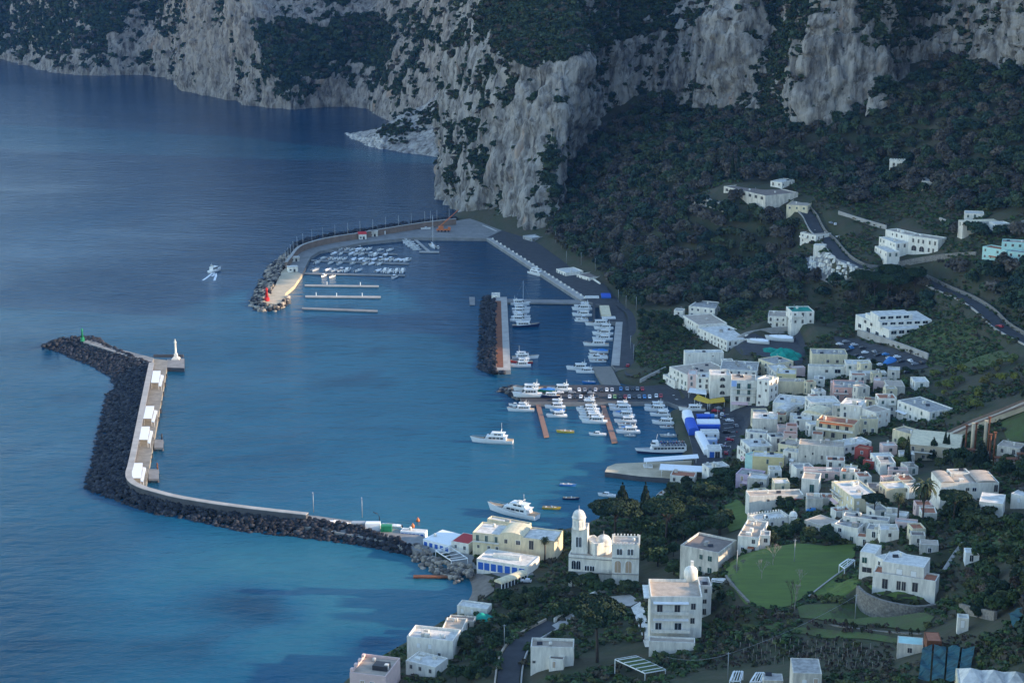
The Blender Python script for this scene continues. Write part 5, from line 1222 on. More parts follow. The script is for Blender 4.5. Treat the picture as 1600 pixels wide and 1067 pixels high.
# containers on the causeway
def crate(px0, px1, py, z, d, h, m, label, name='container', cat='container', roofm=None):
    a, b = P(px0, py, z), P(px1, py, z); w_ = (b - a).length; c = (a + b) / 2; r = empty(name, c); tag(r, label, cat); m_ = MB(); m_.box((0, d / 2, 0), (w_, d, h)); m_.build('body', M[m], r)
    m_ = MB(); m_.box((0, d / 2, h + .003), (w_ * .98, d * .97, .1)); m_.build('lid', M[roofm or m], r)
    m_ = MB(); m_.box((0, -.03, .2), (w_ * .4, .06, h * .8)); m_.build('door', M[roofm or m], r); return r
crate(549, 570, 827, 2.45, 3, 2.7, 'grey_metal', 'grey container at the left on the causeway')
crate(571, 594, 829, 2.45, 3.2, 3.0, 'white_paint', 'white container in the middle of the causeway')
crate(595, 612, 831, 2.45, 3, 2.5, 'green_paint', 'dark green container at the right on the causeway')
for i_, (x, y) in enumerate([(519, 817), (535, 820), (604, 822), (616, 823)]):
    boat('covered', P(x, y, 2.6), [10, 5, 0, 170][i_], f'small white boat lying on the causeway, {ordn(i_)} from the left', 'small boats lying on the causeway', .95)
r = empty('davit', P(593, 818, 2.4)); tag(r, 'dark curved davit arm behind the white container', 'davit'); b = MB(); b.tube([(0, 0, 0), (0, 0, 3.2), (-1, 0, 4.6), (-2.6, 0, 5.2)], .18, 0, 6); b.build('arm', M['dark_metal'], r); b = MB(); b.box((0, 0, 0), (.8, .8, .4)); b.build('foot', M['dark_metal'], r)
bm = MB(); bm.lathe((0, 0, -.6), [(.3, 0), (.8, .5), (.8, 1.3), (.35, 1.9), (.12, 2.4)], 0, 10); BUOY = bm.mesh('buoy', M['orange_paint'])
for x, y, l in ((653, 814, 'orange mooring buoy floating off the causeway'), (645, 823, 'orange buoy standing at the edge of the causeway')): tag(link('buoy', BUOY, None, P(x, y, 0 if y < 820 else 2.9)), l, 'buoy')
# beach huts under a ribbed barrel roof
def barrel(pa, pb, wd, h, rise, label, m, name, cat, wallm='white_paint'):
    a, b = at(*pa), at(*pb); z = min(a.z, b.z); a.z = b.z = z; L_ = (b - a).length; r = empty(name, a, math.atan2((b - a).y, (b - a).x)); tag(r, label, cat); m_ = MB(); secs = []
    for t in (0, L_): secs.append([(t, -wd / 2 * math.cos(math.pi * k / 10) * 1, h + rise * math.sin(math.pi * k / 10)) for k in range(11)])
    loft(m_, secs); m_.build('roof', M[m], r); m_ = MB(); m_.box((L_ / 2, .25, -1), (L_ * .97, wd * .8, h + .95)); m_.build('wall', M['shutter_dark'], r); n_ = int(L_ / 1.6)
    for k in range(n_ + 1): m_ = MB(); m_.box((k * L_ / n_, -wd / 2 + .1, -1), (.3, .2, h + 1)); m_.build('post', M[wallm], r)
    EXCL.append([(a + Vector((x, y, 0)))[:2] for x, y in ((-2, -4), (L_ + 2, -4), (L_ + 2, 4), (-2, 4))]); return r
barrel((778, 922), (818, 903), 4.2, 3.0, 1.4, 'row of bathing huts under a rounded yellowish roof above the beach', 'cream_plaster', 'bathing_huts', 'huts')
simple('long low white flat-roofed hut at the water below the beach', cK((1035, 348), (1285, 380), (1325, 332)), 3.4, 'white_plaster', 'roof_white', name='beach_hut', cat='hut', floors=1, kinds='w', clutter=1, wsides=False)
b_, i = simple('white seafront house with a roof terrace above the bay', cK((617, 605), (1000, 645), (1062, 548)), 8.2, 'white_plaster', 'roof_white', win=[(.25, 2.2, 1.2, 1.6, 'w'), (.5, 2.2, 1.2, 1.6, 'w'), (.7, 5, 1, 1.5, 'g')], clutter=6, parapet=.9)
b_.block((690, 982), (722, 984), (735, 966), 4.5, 'white_plaster', 'roof_tan', clutter=3); b_.block((634, 1031), (680, 1042), (686, 1024), 4.5, 'white_plaster', 'roof_white', clutter=3, wsides=False)
b_, i = simple('pink house with a pale roof terrace at the bottom edge above the bay', cK((140, 905), (440, 940), (660, 795)), 11, 'pale_pink_plaster', 'roof_tan', win=[(.35, 2.5, 1.3, 2.2, 't'), (.62, 2.7, 1.3, 1.7, 'g'), (.2, 6.5, 1.2, 1.7, 'g')], kinds='td', clutter=3, parapet=1.0)
q = i['L']; bq = MB(); bq.box((*((q[1] + q[2]) / 2 - i['ux'] * 4)[:2], i['zt'] - .99), (5, 4, 1.6), rz=i['rot']); bq.build('roof_terrace', M['dark_metal'], b_.r)
for k in range(4): m_ = MB(); e = q[0] + (q[3] - q[0]) * (.1 + .25 * k); m_.box((e.x + .3, e.y, i['zt'] + .002), (.9, 1.4, .8), rz=i['rot']); m_.build('merlon', M['pale_pink_plaster'], b_.r)
simple('low slate-grey terrace house behind the beach hut', [(700, 967), (740, 970), (736, 962)], 3, 'aged_plaster', 'roof_brown', wsides=False, clutter=0)

# --- the Moorish villa
v = Bld('white Moorish villa with a domed tower, turret and pointed windows', 'moorish_villa', 'villa')
i = v.block(*cJ((472, 672), (832, 700), (820, 612)), 11, 'white_plaster', 'roof_tan', depth=11, win=None, clutter=0)
W_ = i['W']
for u in (.12, .23): v.window(i, 'f', u * W_, 2.2, 1.6, 3.4, 'g', True)
for u in (.40, .455, .52, .575): v.window(i, 'f', u * W_, 3.9, .7, 1.9, 'g', True)
for u in (.15, .4, .65): v.window(i, 'f', u * W_, 7.6, 1.3, 2.2, 'd', True)
b = MB(); e0, e1 = i['L'][0] - i['n'] * .16, i['L'][1] - i['n'] * .16; e = (e0 + e1) / 2; b.box((e.x, e.y, i['zt'] - 1.1), (W_, .3, .25), rz=i['rot']); b.box((e.x, e.y, i['zt'] - 6.6), (W_, .3, .25), rz=i['rot']); b.build('cornice', M['roof_grey'], v.r)
i2 = v.block(*cJ((835, 585), (1060, 592), (1062, 505)), 15.5, 'white_plaster', 'roof_grey', depth=9, win=None, clutter=1, merlon=True)
for u in (.22, .33, .62, .74): v.window(i2, 'f', u * i2['W'], 1.8, .9, 2.3, 'g', True)
for u in (.22, .62): v.window(i2, 'f', u * i2['W'], 6.4, 2.3, 4.6, 't', True)
b = MB(); e = (i2['L'][0] + i2['L'][1]) / 2 - i2['n'] * .2; b.box((e.x, e.y, i2['zt'] - 5.4), (i2['W'], .35, .3), rz=i2['rot']); b.box((e.x, e.y, i2['zt'] - 11.6), (i2['W'], .35, .3), rz=i2['rot']); b.build('cornice', M['roof_grey'], v.r)
zr = i['zt'] + v.r.location.z
i3 = v.block(*cJ((497, 452), (630, 458), (632, 430)), 20, 'white_plaster', 'roof_white', depth=6.5, z=zr + 9.5, base=zr - 4, win=None, clutter=0)
v.window(i3, 'f', .36 * i3['W'], 3.4, .9, 4, 'g', True); v.window(i3, 'f', .55 * i3['W'], 3.4, .9, 4, 'g', True)
i4 = v.block(*cJ((605, 520), (690, 585), (700, 560)), 12, 'white_plaster', 'roof_white', depth=4, z=zr + 4.5, base=zr - 4, win=None, clutter=0)
def tower(px, py, zb, r_, hd_, hdome, nw):
    q = P(px, py, zb) - v.r.location; b = MB(); b.lathe((q.x, q.y, q.z), [(r_, 0), (r_, hd_)], 0, 8, False); b.build('drum', M['white_plaster'], v.r)
    b = MB(); b.lathe((q.x, q.y, q.z + hd_), [(r_ * 1.12, 0), (r_ * 1.12, .25), (r_ * 1.0, .5)] + [(r_ * math.cos(a) ** .9, .5 + hdome * math.sin(a)) for a in [math.pi / 2 * k / 6 for k in range(1, 6)]] + [(.1, hdome + .55), (.04, hdome + 2.2)], 0, 16); b.build('dome', M['roof_white'], v.r)
    for k in range(nw):
        a = math.radians(-90 + (k - (nw - 1) / 2) * 45 + 22.5); link('window', win_mesh(.6, hd_ * .55, 'g', True), v.r, (q.x + r_ * .93 * math.cos(a), q.y + r_ * .93 * math.sin(a), q.z + hd_ * .25), a + math.pi / 2)
tower(904.5, 825, zr + 9.4, 2.4, 4.2, 2.6, 4)
tower(943, 866, zr - 1.5, 3.0, 4.4, 2.9, 4)
b = MB(); q = P(943, 866, zr - 1.5) - v.r.location; b.lathe((q.x, q.y, q.z - 9), [(3.15, 0), (3.15, 9)], 0, 8, False); b.build('turret_base', M['white_plaster'], v.r)
v.balcony(i, .66, .95, 5.6, 1.6, solid=True)
# --- houses of the near slope
b_, i = simple('square two-storey house with a brown flat roof left of the lawn', cG((337, 272), (655, 338), (845, 237)), 10.2, 'aged_plaster', 'roof_brown', win=[(.55, 2.1, 1.2, 1.7, 's'), (.78, 2.0, 1.5, 1.9, 's'), (.53, 6.6, 1.1, 1.5, 's'), (.78, 6.4, 1.6, 1.9, 's')], clutter=2, parapet=.8)
b_, i = simple('white stepped house with cluttered roof terraces behind the brown roofed house', cG((815, 195), (990, 215), (1235, 95)), 6, 'white_plaster', 'roof_tan', clutter=6, kinds='dg')
b_.block(*cG((965, 75), (1240, 40), (1245, 20)), 6, 'white_plaster', 'roof_white', depth=7, clutter=3, merlon=True); 
i = b_.block(*cG((1245, 45), (1308, 48), (1310, 30)), 5, 'white_plaster', 'roof_white', depth=3.2, clutter=0, win=None); qz = i['zt'] + b_.r.location.z; b_.dome(1239.5, 805, qz, 1.5, 1.6, 'white_plaster')
b_.block(*cG((1000, 190), (1085, 195), (1090, 160)), 5, 'white_plaster', 'roof_grey', depth=5, clutter=1)
b_, i = simple('tall white three-storey house with balconies and a tan roof terrace', cG((90, 700), (520, 705), (600, 560)), 16, 'white_plaster', 'roof_tan', depth=15, win=[(.18, 3.0, 1.7, 2.6, 'd'), (.52, 3.0, 1.7, 2.6, 'd'), (.83, 2.4, 1.4, 2.0, 'd'), (.16, 9.2, 2.0, 2.4, 'g'), (.54, 9.2, 2.2, 2.4, 'g'), (.82, 7.4, 1.3, 1.9, 'd')], clutter=0, parapet=.9)
b_.balcony(i, .02, .76, 5.8, 1.6, solid=True); b_.balcony(i, .02, .76, 11.6, 2.6, solid=True); b_.awning(i, .05, .74, 1.8, 1.0, 'white_cloth', .4); b_.awning(i, .05, .74, 7.6, 1.0, 'white_cloth', .4)
b_.block((1014, 1001), (1086, 1004), (1088, 994), 4, 'white_plaster', 'roof_tan', depth=4, win=None, clutter=0)
zr = i['zt'] + b_.r.location.z; q = P(1079, 906, zr - .9) - b_.r.location; m_ = MB(); m_.lathe((q.x, q.y, q.z), [(2.3, 0), (2.3, 3.2), (1.9, 4.2), (1.0, 4.8), (.2, 5)], 0, 12); m_.build('stair_turret', M['white_plaster'], b_.r)
m_ = MB(); m_.box((q.x + .5, q.y + 1, q.z + 4.8), (1.0, 1.0, 1.6)); m_.build('chimney', M['white_plaster'], b_.r)
b_.block(*cG((500, 612), (597, 612), (600, 560)), 11, 'white_plaster', 'roof_grey', depth=8, clutter=1); m_ = MB(); e = i['L'][0] + i['n'] * 6; m_.box((e.x - 1.2, e.y, i['zt'] - 1), (2, 11, .3), rz=i['rot']); m_.build('white_ledge', M['white_plaster'], b_.r)
frame_pergola(cG((600, 575), (720, 590), (712, 562), (598, 560)), 3, 'flat pale canopy on posts beside the tall three-storey house', 3, 'carport', fill='roof_white', cat='carport')
b_ = Bld('white villa in two wings on a curved stone terrace by the lawn'); i0 = b_.block(*cH((342, 495), (865, 575), (920, 520)), 5.6, 'white_plaster', 'roof_terracotta', win=[(.2, 1.9, 1.7, 3.2, 'd'), (.42, 1.9, 1.2, 2.9, 'd'), (.50, 1.9, 1.2, 2.9, 'd'), (.68, 1.6, 1.7, 3.0, 'd')], wsides=True, clutter=0)
i = b_.block(*cH((420, 408), (768, 462), (886, 388)), 9, 'white_plaster', 'roof_white', win=[(.42, 1.8, 1.9, 1.8, 'w'), (.76, 1.8, 1.8, 1.8, 'w')], clutter=2, parapet=.12, kinds='w')
b_.block(*cH((234, 325), (362, 345), (452, 280)), 8.5, 'white_plaster', 'roof_white', win=[(.32, 1.9, 1.5, 1.9, 's'), (.5, 5.2, 3, 1.7, 'd')], clutter=0, parapet=.12); b_.block(*cH((362, 365), (440, 400), (556, 318)), 7.5, 'white_plaster', 'roof_white', wsides=False, clutter=1, parapet=.12)
frame_pergola(cH((60, 440), (105, 470), (190, 400), (130, 392)), 3.2, 'thin white pergola at the left end of the two-winged villa', 3)
b_, i = simple('white house with a terracotta porch roof above the lawn hedge', cH((18, 95), (215, 135), (300, 85)), 5.5, 'white_plaster', 'roof_grey', clutter=1); b_.block(*cH((205, 200), (330, 215), (345, 185)), 3.2, 'white_plaster', 'roof_terracotta', depth=4, clutter=0, parapet=.1); b_.block(*cH((285, 135), (400, 150), (470, 110)), 4.5, 'white_plaster', 'roof_grey', clutter=1)
simple('white flat-roofed house behind the terracotta porch house', cH((90, 30), (470, 75), (490, 40)), 5.2, 'white_plaster', 'roof_grey', clutter=3)
simple('low white house with deep shaded porch right of the terracotta porch house', cH((405, 145), (560, 150), (620, 100)), 4.2, 'white_plaster', 'roof_white', clutter=1, kinds='d')
simple('low tan-roofed pavilion on the slope behind the two-winged villa', cH((735, 265), (890, 275), (935, 235)), 3.0, 'aged_plaster', 'roof_tan', clutter=0, floors=1, parapet=.1); simple('small stone cottage behind the tan-roofed pavilion', cH((660, 190), (780, 195), (810, 160)), 4, 'aged_plaster', 'roof_brown', clutter=0)
b_, i = simple('big white house with a wavy roof edge below the cypresses', cF((770, 605), (1350, 598), (1300, 530)), 8, 'white_plaster', 'roof_tan', depth=13, win=[(.08, 1.6, 1.5, 1.6, 'w'), (.28, 3.2, .5, .6, 'd'), (.32, 3.2, .5, .6, 'd'), (.36, 3.2, .5, .6, 'd'), (.46, 2, 1.2, 1.1, 'd'), (.58, 2, 1.4, 1.3, 'g'), (.95, 1.0, 1.3, 2.6, 'd'), (.33, 5.6, 1.4, 2, 'g')], clutter=5)
b_.vault(i, .0, .25, .7, 'roof_tan'); b_.vault(i, .62, .98, .7, 'roof_tan'); b_.block(*cF((870, 505), (1060, 500), (1080, 470)), 9.5, 'white_plaster', 'roof_tan', depth=5, clutter=1, win=None)
simple('white gabled-looking house cut by the right edge below the big white house', cF((1150, 785), (1390, 812), (1560, 735)), 6, 'white_plaster', 'roof_white', clutter=0, parapet=.1, kinds='w'); simple('plain white roofed house at the right edge behind the hedge', cF((1470, 705), (1640, 745), (1640, 690)), 5, 'white_plaster', 'roof_white', clutter=0, parapet=.1, kinds='w')
simple('house with a dark slate flat roof left of the white roofed cottage', cF((45, 650), (215, 655), (230, 600)), 5, 'aged_plaster', 'roof_brown', clutter=1); simple('cream cottage with a bright white roof left of the tall palm', cF((225, 660), (455, 650), (400, 580)), 5, 'cream_plaster', 'roof_white', clutter=1, left=False); simple('grey roofed cottage right behind the tall palm', cF((455, 648), (600, 640), (595, 595)), 4.5, 'white_plaster', 'roof_grey', clutter=0)
simple('low white house behind the short palm', cF((205, 905), (420, 935), (560, 905)), 4, 'white_plaster', 'roof_white', clutter=3, floors=1)
simple('small white cube house in the gardens below the lone cypress', cF((165, 400), (318, 400), (305, 330)), 5, 'white_plaster', 'roof_grey', clutter=1); simple('dark red house among the white roofs left of the lone cypress', cE((1505, 245), (1640, 270), (1660, 235)), 5, 'red_plaster', 'roof_terracotta', clutter=0, kinds='g')
simple('lower dark red house wing in front of the red house', cF((-10, 372), (100, 392), (105, 370)), 3.5, 'red_plaster', 'roof_white', clutter=0, kinds='w')
# --- middle of the village
b_, i = simple('lilac pink house with arched terrace below the yellow house', cE((318, 508), (560, 540), (637, 485)), 6, 'lilac_plaster', 'roof_grey', kinds='gt', clutter=2); b_.awning(i, .3, .95, 2.5, 2.2, 'pink_cloth', .8)
b_, i = simple('yellow house with white roof above the lilac pink house', cE((485, 335), (800, 352), (750, 300)), 8, 'yellow_plaster', 'roof_white', win=[(.48, 1.2, .8, 2, 's'), (.9, 2.2, 1, 1.4, 't')], depth=8, clutter=2); b_.block(*cE((412, 312), (486, 336), (560, 290)), 8, 'mint_plaster', 'roof_white', depth=7, clutter=1, win=None)
b_, i = simple('white house of stacked balconies beside the waterfront road', cE((365, 165), (455, 245), (590, 150)), 9.5, 'white_plaster', 'roof_white', clutter=3, kinds='d'); b_.balcony(i, .05, .95, 3.6, 1.6, solid=True); b_.block(*cE((330, 235), (430, 300), (450, 270)), 5, 'white_plaster', 'roof_white', clutter=1)
simple('long plain cream house front above the round trees', cE((945, 215), (1400, 245), (1420, 190)), 9, 'aged_plaster', 'roof_tan', win=[(.16, 5, .6, .7, 'd'), (.32, 3.4, .6, 1, 'd'), (.52, 4.5, .8, 1.6, 'd')], clutter=5, parapet=.6)
simple('cream house with one green shuttered window left of the long cream front', cE((740, 208), (925, 240), (950, 170)), 8, 'cream_plaster', 'roof_tan', win=[(.25, 2.2, 1.9, 2.2, 's')], clutter=3); simple('low white house with an arched doorway in front of the long cream house', cE((790, 275), (935, 300), (940, 260)), 6, 'white_plaster', 'roof_white', clutter=2)
simple('white house with blue-green door between lilac house and long terrace', cE((975, 555), (1150, 570), (1130, 500)), 7, 'white_plaster', 'roof_tan', win=[(.6, 2.4, 1.7, 3.2, 's')], clutter=0); simple('grey-lilac roofed house behind the blue-green door house', cE((1000, 480), (1365, 492), (1360, 450)), 4.5, 'pale_pink_plaster', 'roof_grey', clutter=1)
b_, i = simple('white bungalow with a red awning below the lilac pink house', cE((455, 735), (995, 720), (990, 680)), 5.5, 'white_plaster', 'roof_tan', depth=7, win=[(.35, 1.6, .9, .8, 'd'), (.53, 1.6, 1.8, 1.6, 'g')], clutter=2); b_.awning(i, .78, .98, 1.6, 1.2, 'red_cloth', .5)
b_, i = simple('long cream and blue house wall running uphill beside the parked car', cE((1285, 590), (1500, 760), (1640, 640)), 9, 'cream_plaster', 'roof_white', clutter=4, kinds='wg'); b_.balcony(i, .1, .5, 4.2, 1.2)
simple('white terrace house with pink plants on its roof', cE((1420, 670), (1600, 680), (1640, 620)), 5, 'white_plaster', 'roof_white', clutter=2); simple('pale mottled roof shelter in front of the parked car', cE((1005, 970), (1180, 1030), (1310, 965)), 3.2, 'aged_plaster', 'roof_tan', clutter=0, parapet=.05, floors=1, name='shelter', cat='shelter')
simple('white house with grey flat roof at the foot of the cream and blue wall', cE((1270, 1005), (1420, 1050), (1560, 1000)), 4.5, 'white_plaster', 'roof_grey', clutter=1)
simple('plain cream house above the waterfront road', cC((830, 710), (1040, 720), (1050, 640)), 9, 'aged_plaster', 'roof_white', win=[(.5, 4.2, .7, .7, 'd')], depth=11, clutter=4); simple('beige windowless house behind the striped blue tents street', cC((998, 400), (1272, 408), (1275, 385)), 7.5, 'cream_plaster', 'roof_tan', win=None, depth=7, clutter=2)
simple('low white house below the beige windowless house', cC((1000, 575), (1250, 600), (1290, 530)), 5, 'white_plaster', 'roof_white', clutter=4); b_, i = simple('white domed house right of the low white house', cC((1000, 640), (1120, 660), (1200, 610)), 5, 'white_plaster', 'roof_white', clutter=2); b_.vault(i, .1, .9, 1.2)
simple('pale yellow house with green shutter in the upper village', cC((1032, 338), (1195, 345), (1190, 260)), 9, 'yellow_plaster', 'roof_white', win=[(.2, 1.6, 1.4, 1.4, 's')], depth=11, clutter=2); simple('cream house left behind the pale yellow house', cC((880, 215), (1010, 260), (1120, 215)), 9, 'cream_plaster', 'roof_grey', clutter=3); simple('narrow cream house joined to the pale yellow one', cC((955, 265), (1030, 335), (1100, 270)), 9, 'aged_plaster', 'roof_white', clutter=1)
b_, i = simple('white and blue four-storey house with balconies on the waterfront', cC((655, 392), (862, 398), (880, 350)), 14, 'white_plaster', 'roof_tan', depth=12, win=[(.3, 1.8, 1.6, 2.6, 's'), (.72, 1.8, 1.6, 2.6, 's'), (.3, 5.2, 1.4, 2.3, 's'), (.72, 5.2, 1.4, 2.3, 's'), (.25, 8.8, 1.4, 2.2, 'd'), (.7, 8.8, 1.6, 2.2, 'd'), (.5, 11.8, 5, 1.8, 'g')], clutter=4)
b_.balcony(i, 0, 1, 4.6, 1.1); b_.balcony(i, 0, 1, 7.9, 1.1); b_.awning(i, .02, .7, 11.4, 2.8, 'pink_cloth', .8)
m_ = MB(); e = i['L'][0] + i['ux'] * 1.4 - i['n'] * .03; m_.box((e.x, e.y, i['zt'] - 3.4), (2.6, .06, 3), rz=i['rot']); m_.build('blue_panel', M['blue_plaster'], b_.r)
b_.block(*cC((868, 380), (972, 400), (960, 345)), 14, 'white_plaster', 'roof_white', depth=9, clutter=2, kinds='d')
simple('white house with arched loggias left of the four-storey waterfront house', cC((480, 350), (652, 352), (670, 320)), 12, 'white_plaster', 'roof_white', depth=11, win=None, clutter=3)[0]
lg = b_ = None
for o in reversed(list(COL.objects)):
    if o.get('label', '').startswith('white house with arched loggias'): lg = o; break
for vv in (1.4, 5, 8.6): link('window', win_mesh(2.6, 1.9, 'd', True), lg, None)
b_ = Bld('white and pink waterfront houses front beside the yellow awnings', 'terrace_house'); i = b_.block(*cC((292, 345), (362, 348), (365, 300)), 10, 'pale_pink_plaster', 'roof_white', depth=10, kinds='g', clutter=1, wsides=False); b_.block(*cC((364, 370), (480, 372), (480, 330)), 9, 'white_plaster', 'roof_white', depth=10, kinds='d', clutter=2, wsides=False)
# fix the loggia openings on their house
ch = [c for c in lg.children if c.name.startswith('wall')][0]; vs = [Vector(vv.co) for vv in ch.data.vertices]; a_, bq_ = vs[4], vs[5]; ud = (bq_ - a_).normalized()
for c, vv in zip([c for c in lg.children if c.name.startswith('window')], (1.4, 5, 8.6)): c.location = a_ + ud * (a_ - bq_).length * .6 - Vector((0, 0, vv + 1.9)); c.rotation_euler = (0, 0, math.atan2(ud.y, ud.x))
simple('large white house with a pink roof terrace at the harbour road corner', cC((138, 280), (290, 350), (555, 270)), 10, 'white_plaster', 'roof_tan', clutter=5); simple('plain white upper house against the green bank', cC((272, 165), (592, 160), (590, 130)), 8, 'white_plaster', 'roof_white', depth=6, win=[(.1, 1.2, .8, .8, 't'), (.72, 2, .6, .6, 'd')], clutter=2); simple('grey roofed house in the middle of the waterfront cluster', cC((560, 300), (870, 315), (880, 240)), 9, 'white_plaster', 'roof_grey', clutter=7); simple('low white annex left of the harbour corner house', cC((85, 345), (185, 400), (210, 360)), 4.5, 'white_plaster', 'roof_white', clutter=1)
b_, i = simple('tall cream house with two rows of windows at the top of the village', cD((-165, 175), (130, 180), (140, 110)), 9, 'cream_plaster', 'roof_grey', win=[(.45, 3.2, 1.3, 1.6, 'd'), (.72, 3.2, 1.3, 1.6, 'd'), (.92, 3.2, 1.2, 1.5, 'd')], depth=12, clutter=4); i = b_.block(*cD((-195, 275), (110, 282), (115, 250)), 8, 'white_plaster', 'roof_grey', depth=4, win=[(.5, 2, 1.3, 1.3, 'd'), (.8, 1.6, 3.0, 2, 'g')], clutter=2)
simple('white house with grey flat roof below the crowded car yard', cD((120, 258), (335, 262), (340, 225)), 6, 'white_plaster', 'roof_white', clutter=2); simple('low white garage row left of the crowded car yard', cD((165, 335), (458, 332), (460, 310)), 4, 'white_plaster', 'roof_white', clutter=1, floors=1); simple('deep pink house with rubble-grey roof', cD((15, 452), (275, 462), (330, 400)), 6.5, 'pink_plaster', 'roof_grey', clutter=4, kinds='g')
simple('white house with long blank roof below the deep pink house', cD((-180, 580), (65, 575), (160, 530)), 6, 'white_plaster', 'roof_white', clutter=1); b_, i = simple('tall white house below the deep pink house', cD((68, 590), (240, 610), (300, 560)), 12, 'white_plaster', 'roof_white', clutter=2, kinds='wg'); b_.block(*cD((240, 625), (368, 665), (370, 600)), 9, 'white_plaster', 'roof_tan', clutter=1, kinds='t')
simple('white round-cornered house with an orange roof terrace', cD((392, 545), (540, 545), (560, 500)), 9.5, 'white_plaster', 'roof_terracotta', clutter=2, depth=8); simple('long white house descending to the right with many windows', cD((545, 560), (815, 660), (960, 610)), 7, 'white_plaster', 'roof_grey', clutter=4, kinds='sg'); simple('small white hut with grey lean-to roof at the wood edge', cD((690, 408), (812, 408), (812, 365)), 3.5, 'white_plaster', 'roof_white', clutter=0, floors=1); simple('tan roofed house above the orange roof terrace', cD((462, 445), (610, 448), (610, 395)), 4.5, 'aged_plaster', 'roof_tan', clutter=1)
b_, i = simple('balcony house with an orange striped awning', cD((-130, 725), (190, 765), (205, 740)), 10, 'cream_plaster', 'roof_terracotta', depth=9, win=[(.12, 1.5, 1.4, 2.2, 'd'), (.34, 1.5, 1.4, 2.2, 'd'), (.56, 1.5, 1.4, 2.2, 'd'), (.8, 1.5, 1.4, 2.2, 'd'), (.2, 5, 1.5, 2.2, 'd'), (.45, 5, 1.5, 2.2, 'd'), (.75, 5, 1.5, 2.2, 'd')], clutter=3); b_.balcony(i, 0, .98, 3.8, 1.5, solid=True); b_.awning(i, .1, .95, .3, 1.4, 'orange_paint', .5)
b_, i = simple('small vaulted white house behind the balcony house', cC((1240, 660), (1420, 690), (1440, 630)), 5, 'white_plaster', 'roof_white', clutter=0); b_.vault(i, .05, .95, 1.5, 'cream_plaster'); simple('long white flat roof in front of the deep pink house', cC((1315, 580), (1560, 575), (1590, 520)), 6, 'white_plaster', 'roof_white', clutter=0)
simple('crumbling cream house with broken terraces beside the warehouse', cD((505, 800), (700, 855), (775, 820)), 5.5, 'cream_plaster', 'roof_tan', clutter=6); simple('broad pale warehouse roof below the viaduct', cF((440, 215), (960, 262), (1235, 130)), 6, 'sand_concrete', 'cream_plaster', name='warehouse', cat='warehouse', parapet=.08, clutter=0, kinds='d'); simple('ruined white building with rusty base at the right edge by the columns', cF((1330, 225), (1560, 262), (1590, 205)), 6.5, 'aged_plaster', 'roof_tan', name='ruined_building', cat='building', clutter=2, kinds='d')
simple('low white roofs between balcony house and warehouse', cD((90, 940), (330, 905), (350, 880)), 4.5, 'white_plaster', 'roof_white', clutter=4, floors=1, depth=8); simple('white cottage left below the crumbling cream house', cD((355, 1035), (520, 1030), (505, 1000)), 4.5, 'white_plaster', 'roof_white', clutter=0, depth=6)
# --- upper slope
b_ = Bld('modern white terraced building with stepped roofs above the grass slope', 'terraced_building', 'building'); i = b_.block(*cA((548, 925), (758, 1022), (1060, 995)), 9, 'white_plaster', 'roof_white', win=[(.14, 4.2, 3.4, 2.2, 'g'), (.40, 4.2, 4, 2.4, 'g'), (.66, 4.2, 3.4, 2.2, 'g'), (.87, 4.2, 3, 2.2, 'g'), (.3, .8, 2.4, 1.6, 'd'), (.48, .8, 2.4, 1.6, 'd')], clutter=0, parapet=.1, wsides=False)
W_ = i['D']
for k in range(6): b_.window(i, 'r', (k + .6) / 6.4 * W_, .8, 3.2, 1.8, 'g')
z0 = i['zt'] + b_.r.location.z; i = b_.block(*cA((610, 915), (700, 972), (1000, 945)), 4, 'white_plaster', 'roof_white', z=z0 + 2.6, base=z0 - 1, win=None, clutter=0, parapet=.1)
for k in range(6): b_.window(i, 'r', (k + .6) / 6.4 * i['D'], .5, 3.0, 1.4, 'g')
i = b_.block(*cA((640, 905), (690, 935), (890, 918)), 4, 'white_plaster', 'roof_white', z=z0 + 5.2, base=z0 + 1, win=None, clutter=0, parapet=.1)
for k in range(4): b_.window(i, 'r', (k + .6) / 4.4 * i['D'], .5, 3.0, 1.4, 'g')
b_ = Bld('white villa with arcades and many dark windows above the winding road'); i = b_.block(*cA((880, 432), (1065, 458), (1120, 435)), 10, 'white_plaster', 'roof_tan', depth=10, win=[(.16, 1.6, 1.0, 2.2, 'd'), (.34, 1.6, 1.0, 2.2, 'd'), (.5, 1.6, 1, 2.2, 'd'), (.72, 1.6, 1, 2.2, 'd'), (.9, 1.6, 1, 2.2, 'd'), (.7, 6, 1.1, 2.4, 'd'), (.85, 6, 1.1, 2.4, 'd')], clutter=2)
b_.window(i, 'f', .2 * i['W'], 5.6, 3.2, 3.2, 'd', True); b_.window(i, 'f', .46 * i['W'], 5.6, 3.2, 3.2, 'd', True); b_.block(*cA((735, 395), (880, 430), (905, 405)), 10, 'white_plaster', 'roof_tan', depth=9, clutter=2, kinds='td', arch=True); b_.block(*cA((695, 440), (800, 480), (830, 445)), 8, 'white_plaster', 'roof_white', clutter=1); b_.block(*cA((668, 498), (745, 535), (800, 515)), 5, 'white_plaster', 'roof_white', clutter=0, depth=8)
simple('mint green house with a terracotta roof at the right edge', cA((1342, 500), (1490, 525), (1505, 500)), 7, 'mint_plaster', 'roof_terracotta', depth=8, kinds='gs', clutter=0); simple('mint green block with pale roofs behind the terracotta roofed one', cA((1462, 470), (1640, 480), (1640, 450)), 7, 'mint_plaster', 'roof_tan', depth=9, clutter=2); simple('mint green low wing in front at the right edge', cA((1500, 530), (1640, 545), (1640, 520)), 5, 'mint_plaster', 'roof_grey', depth=7, clutter=1)
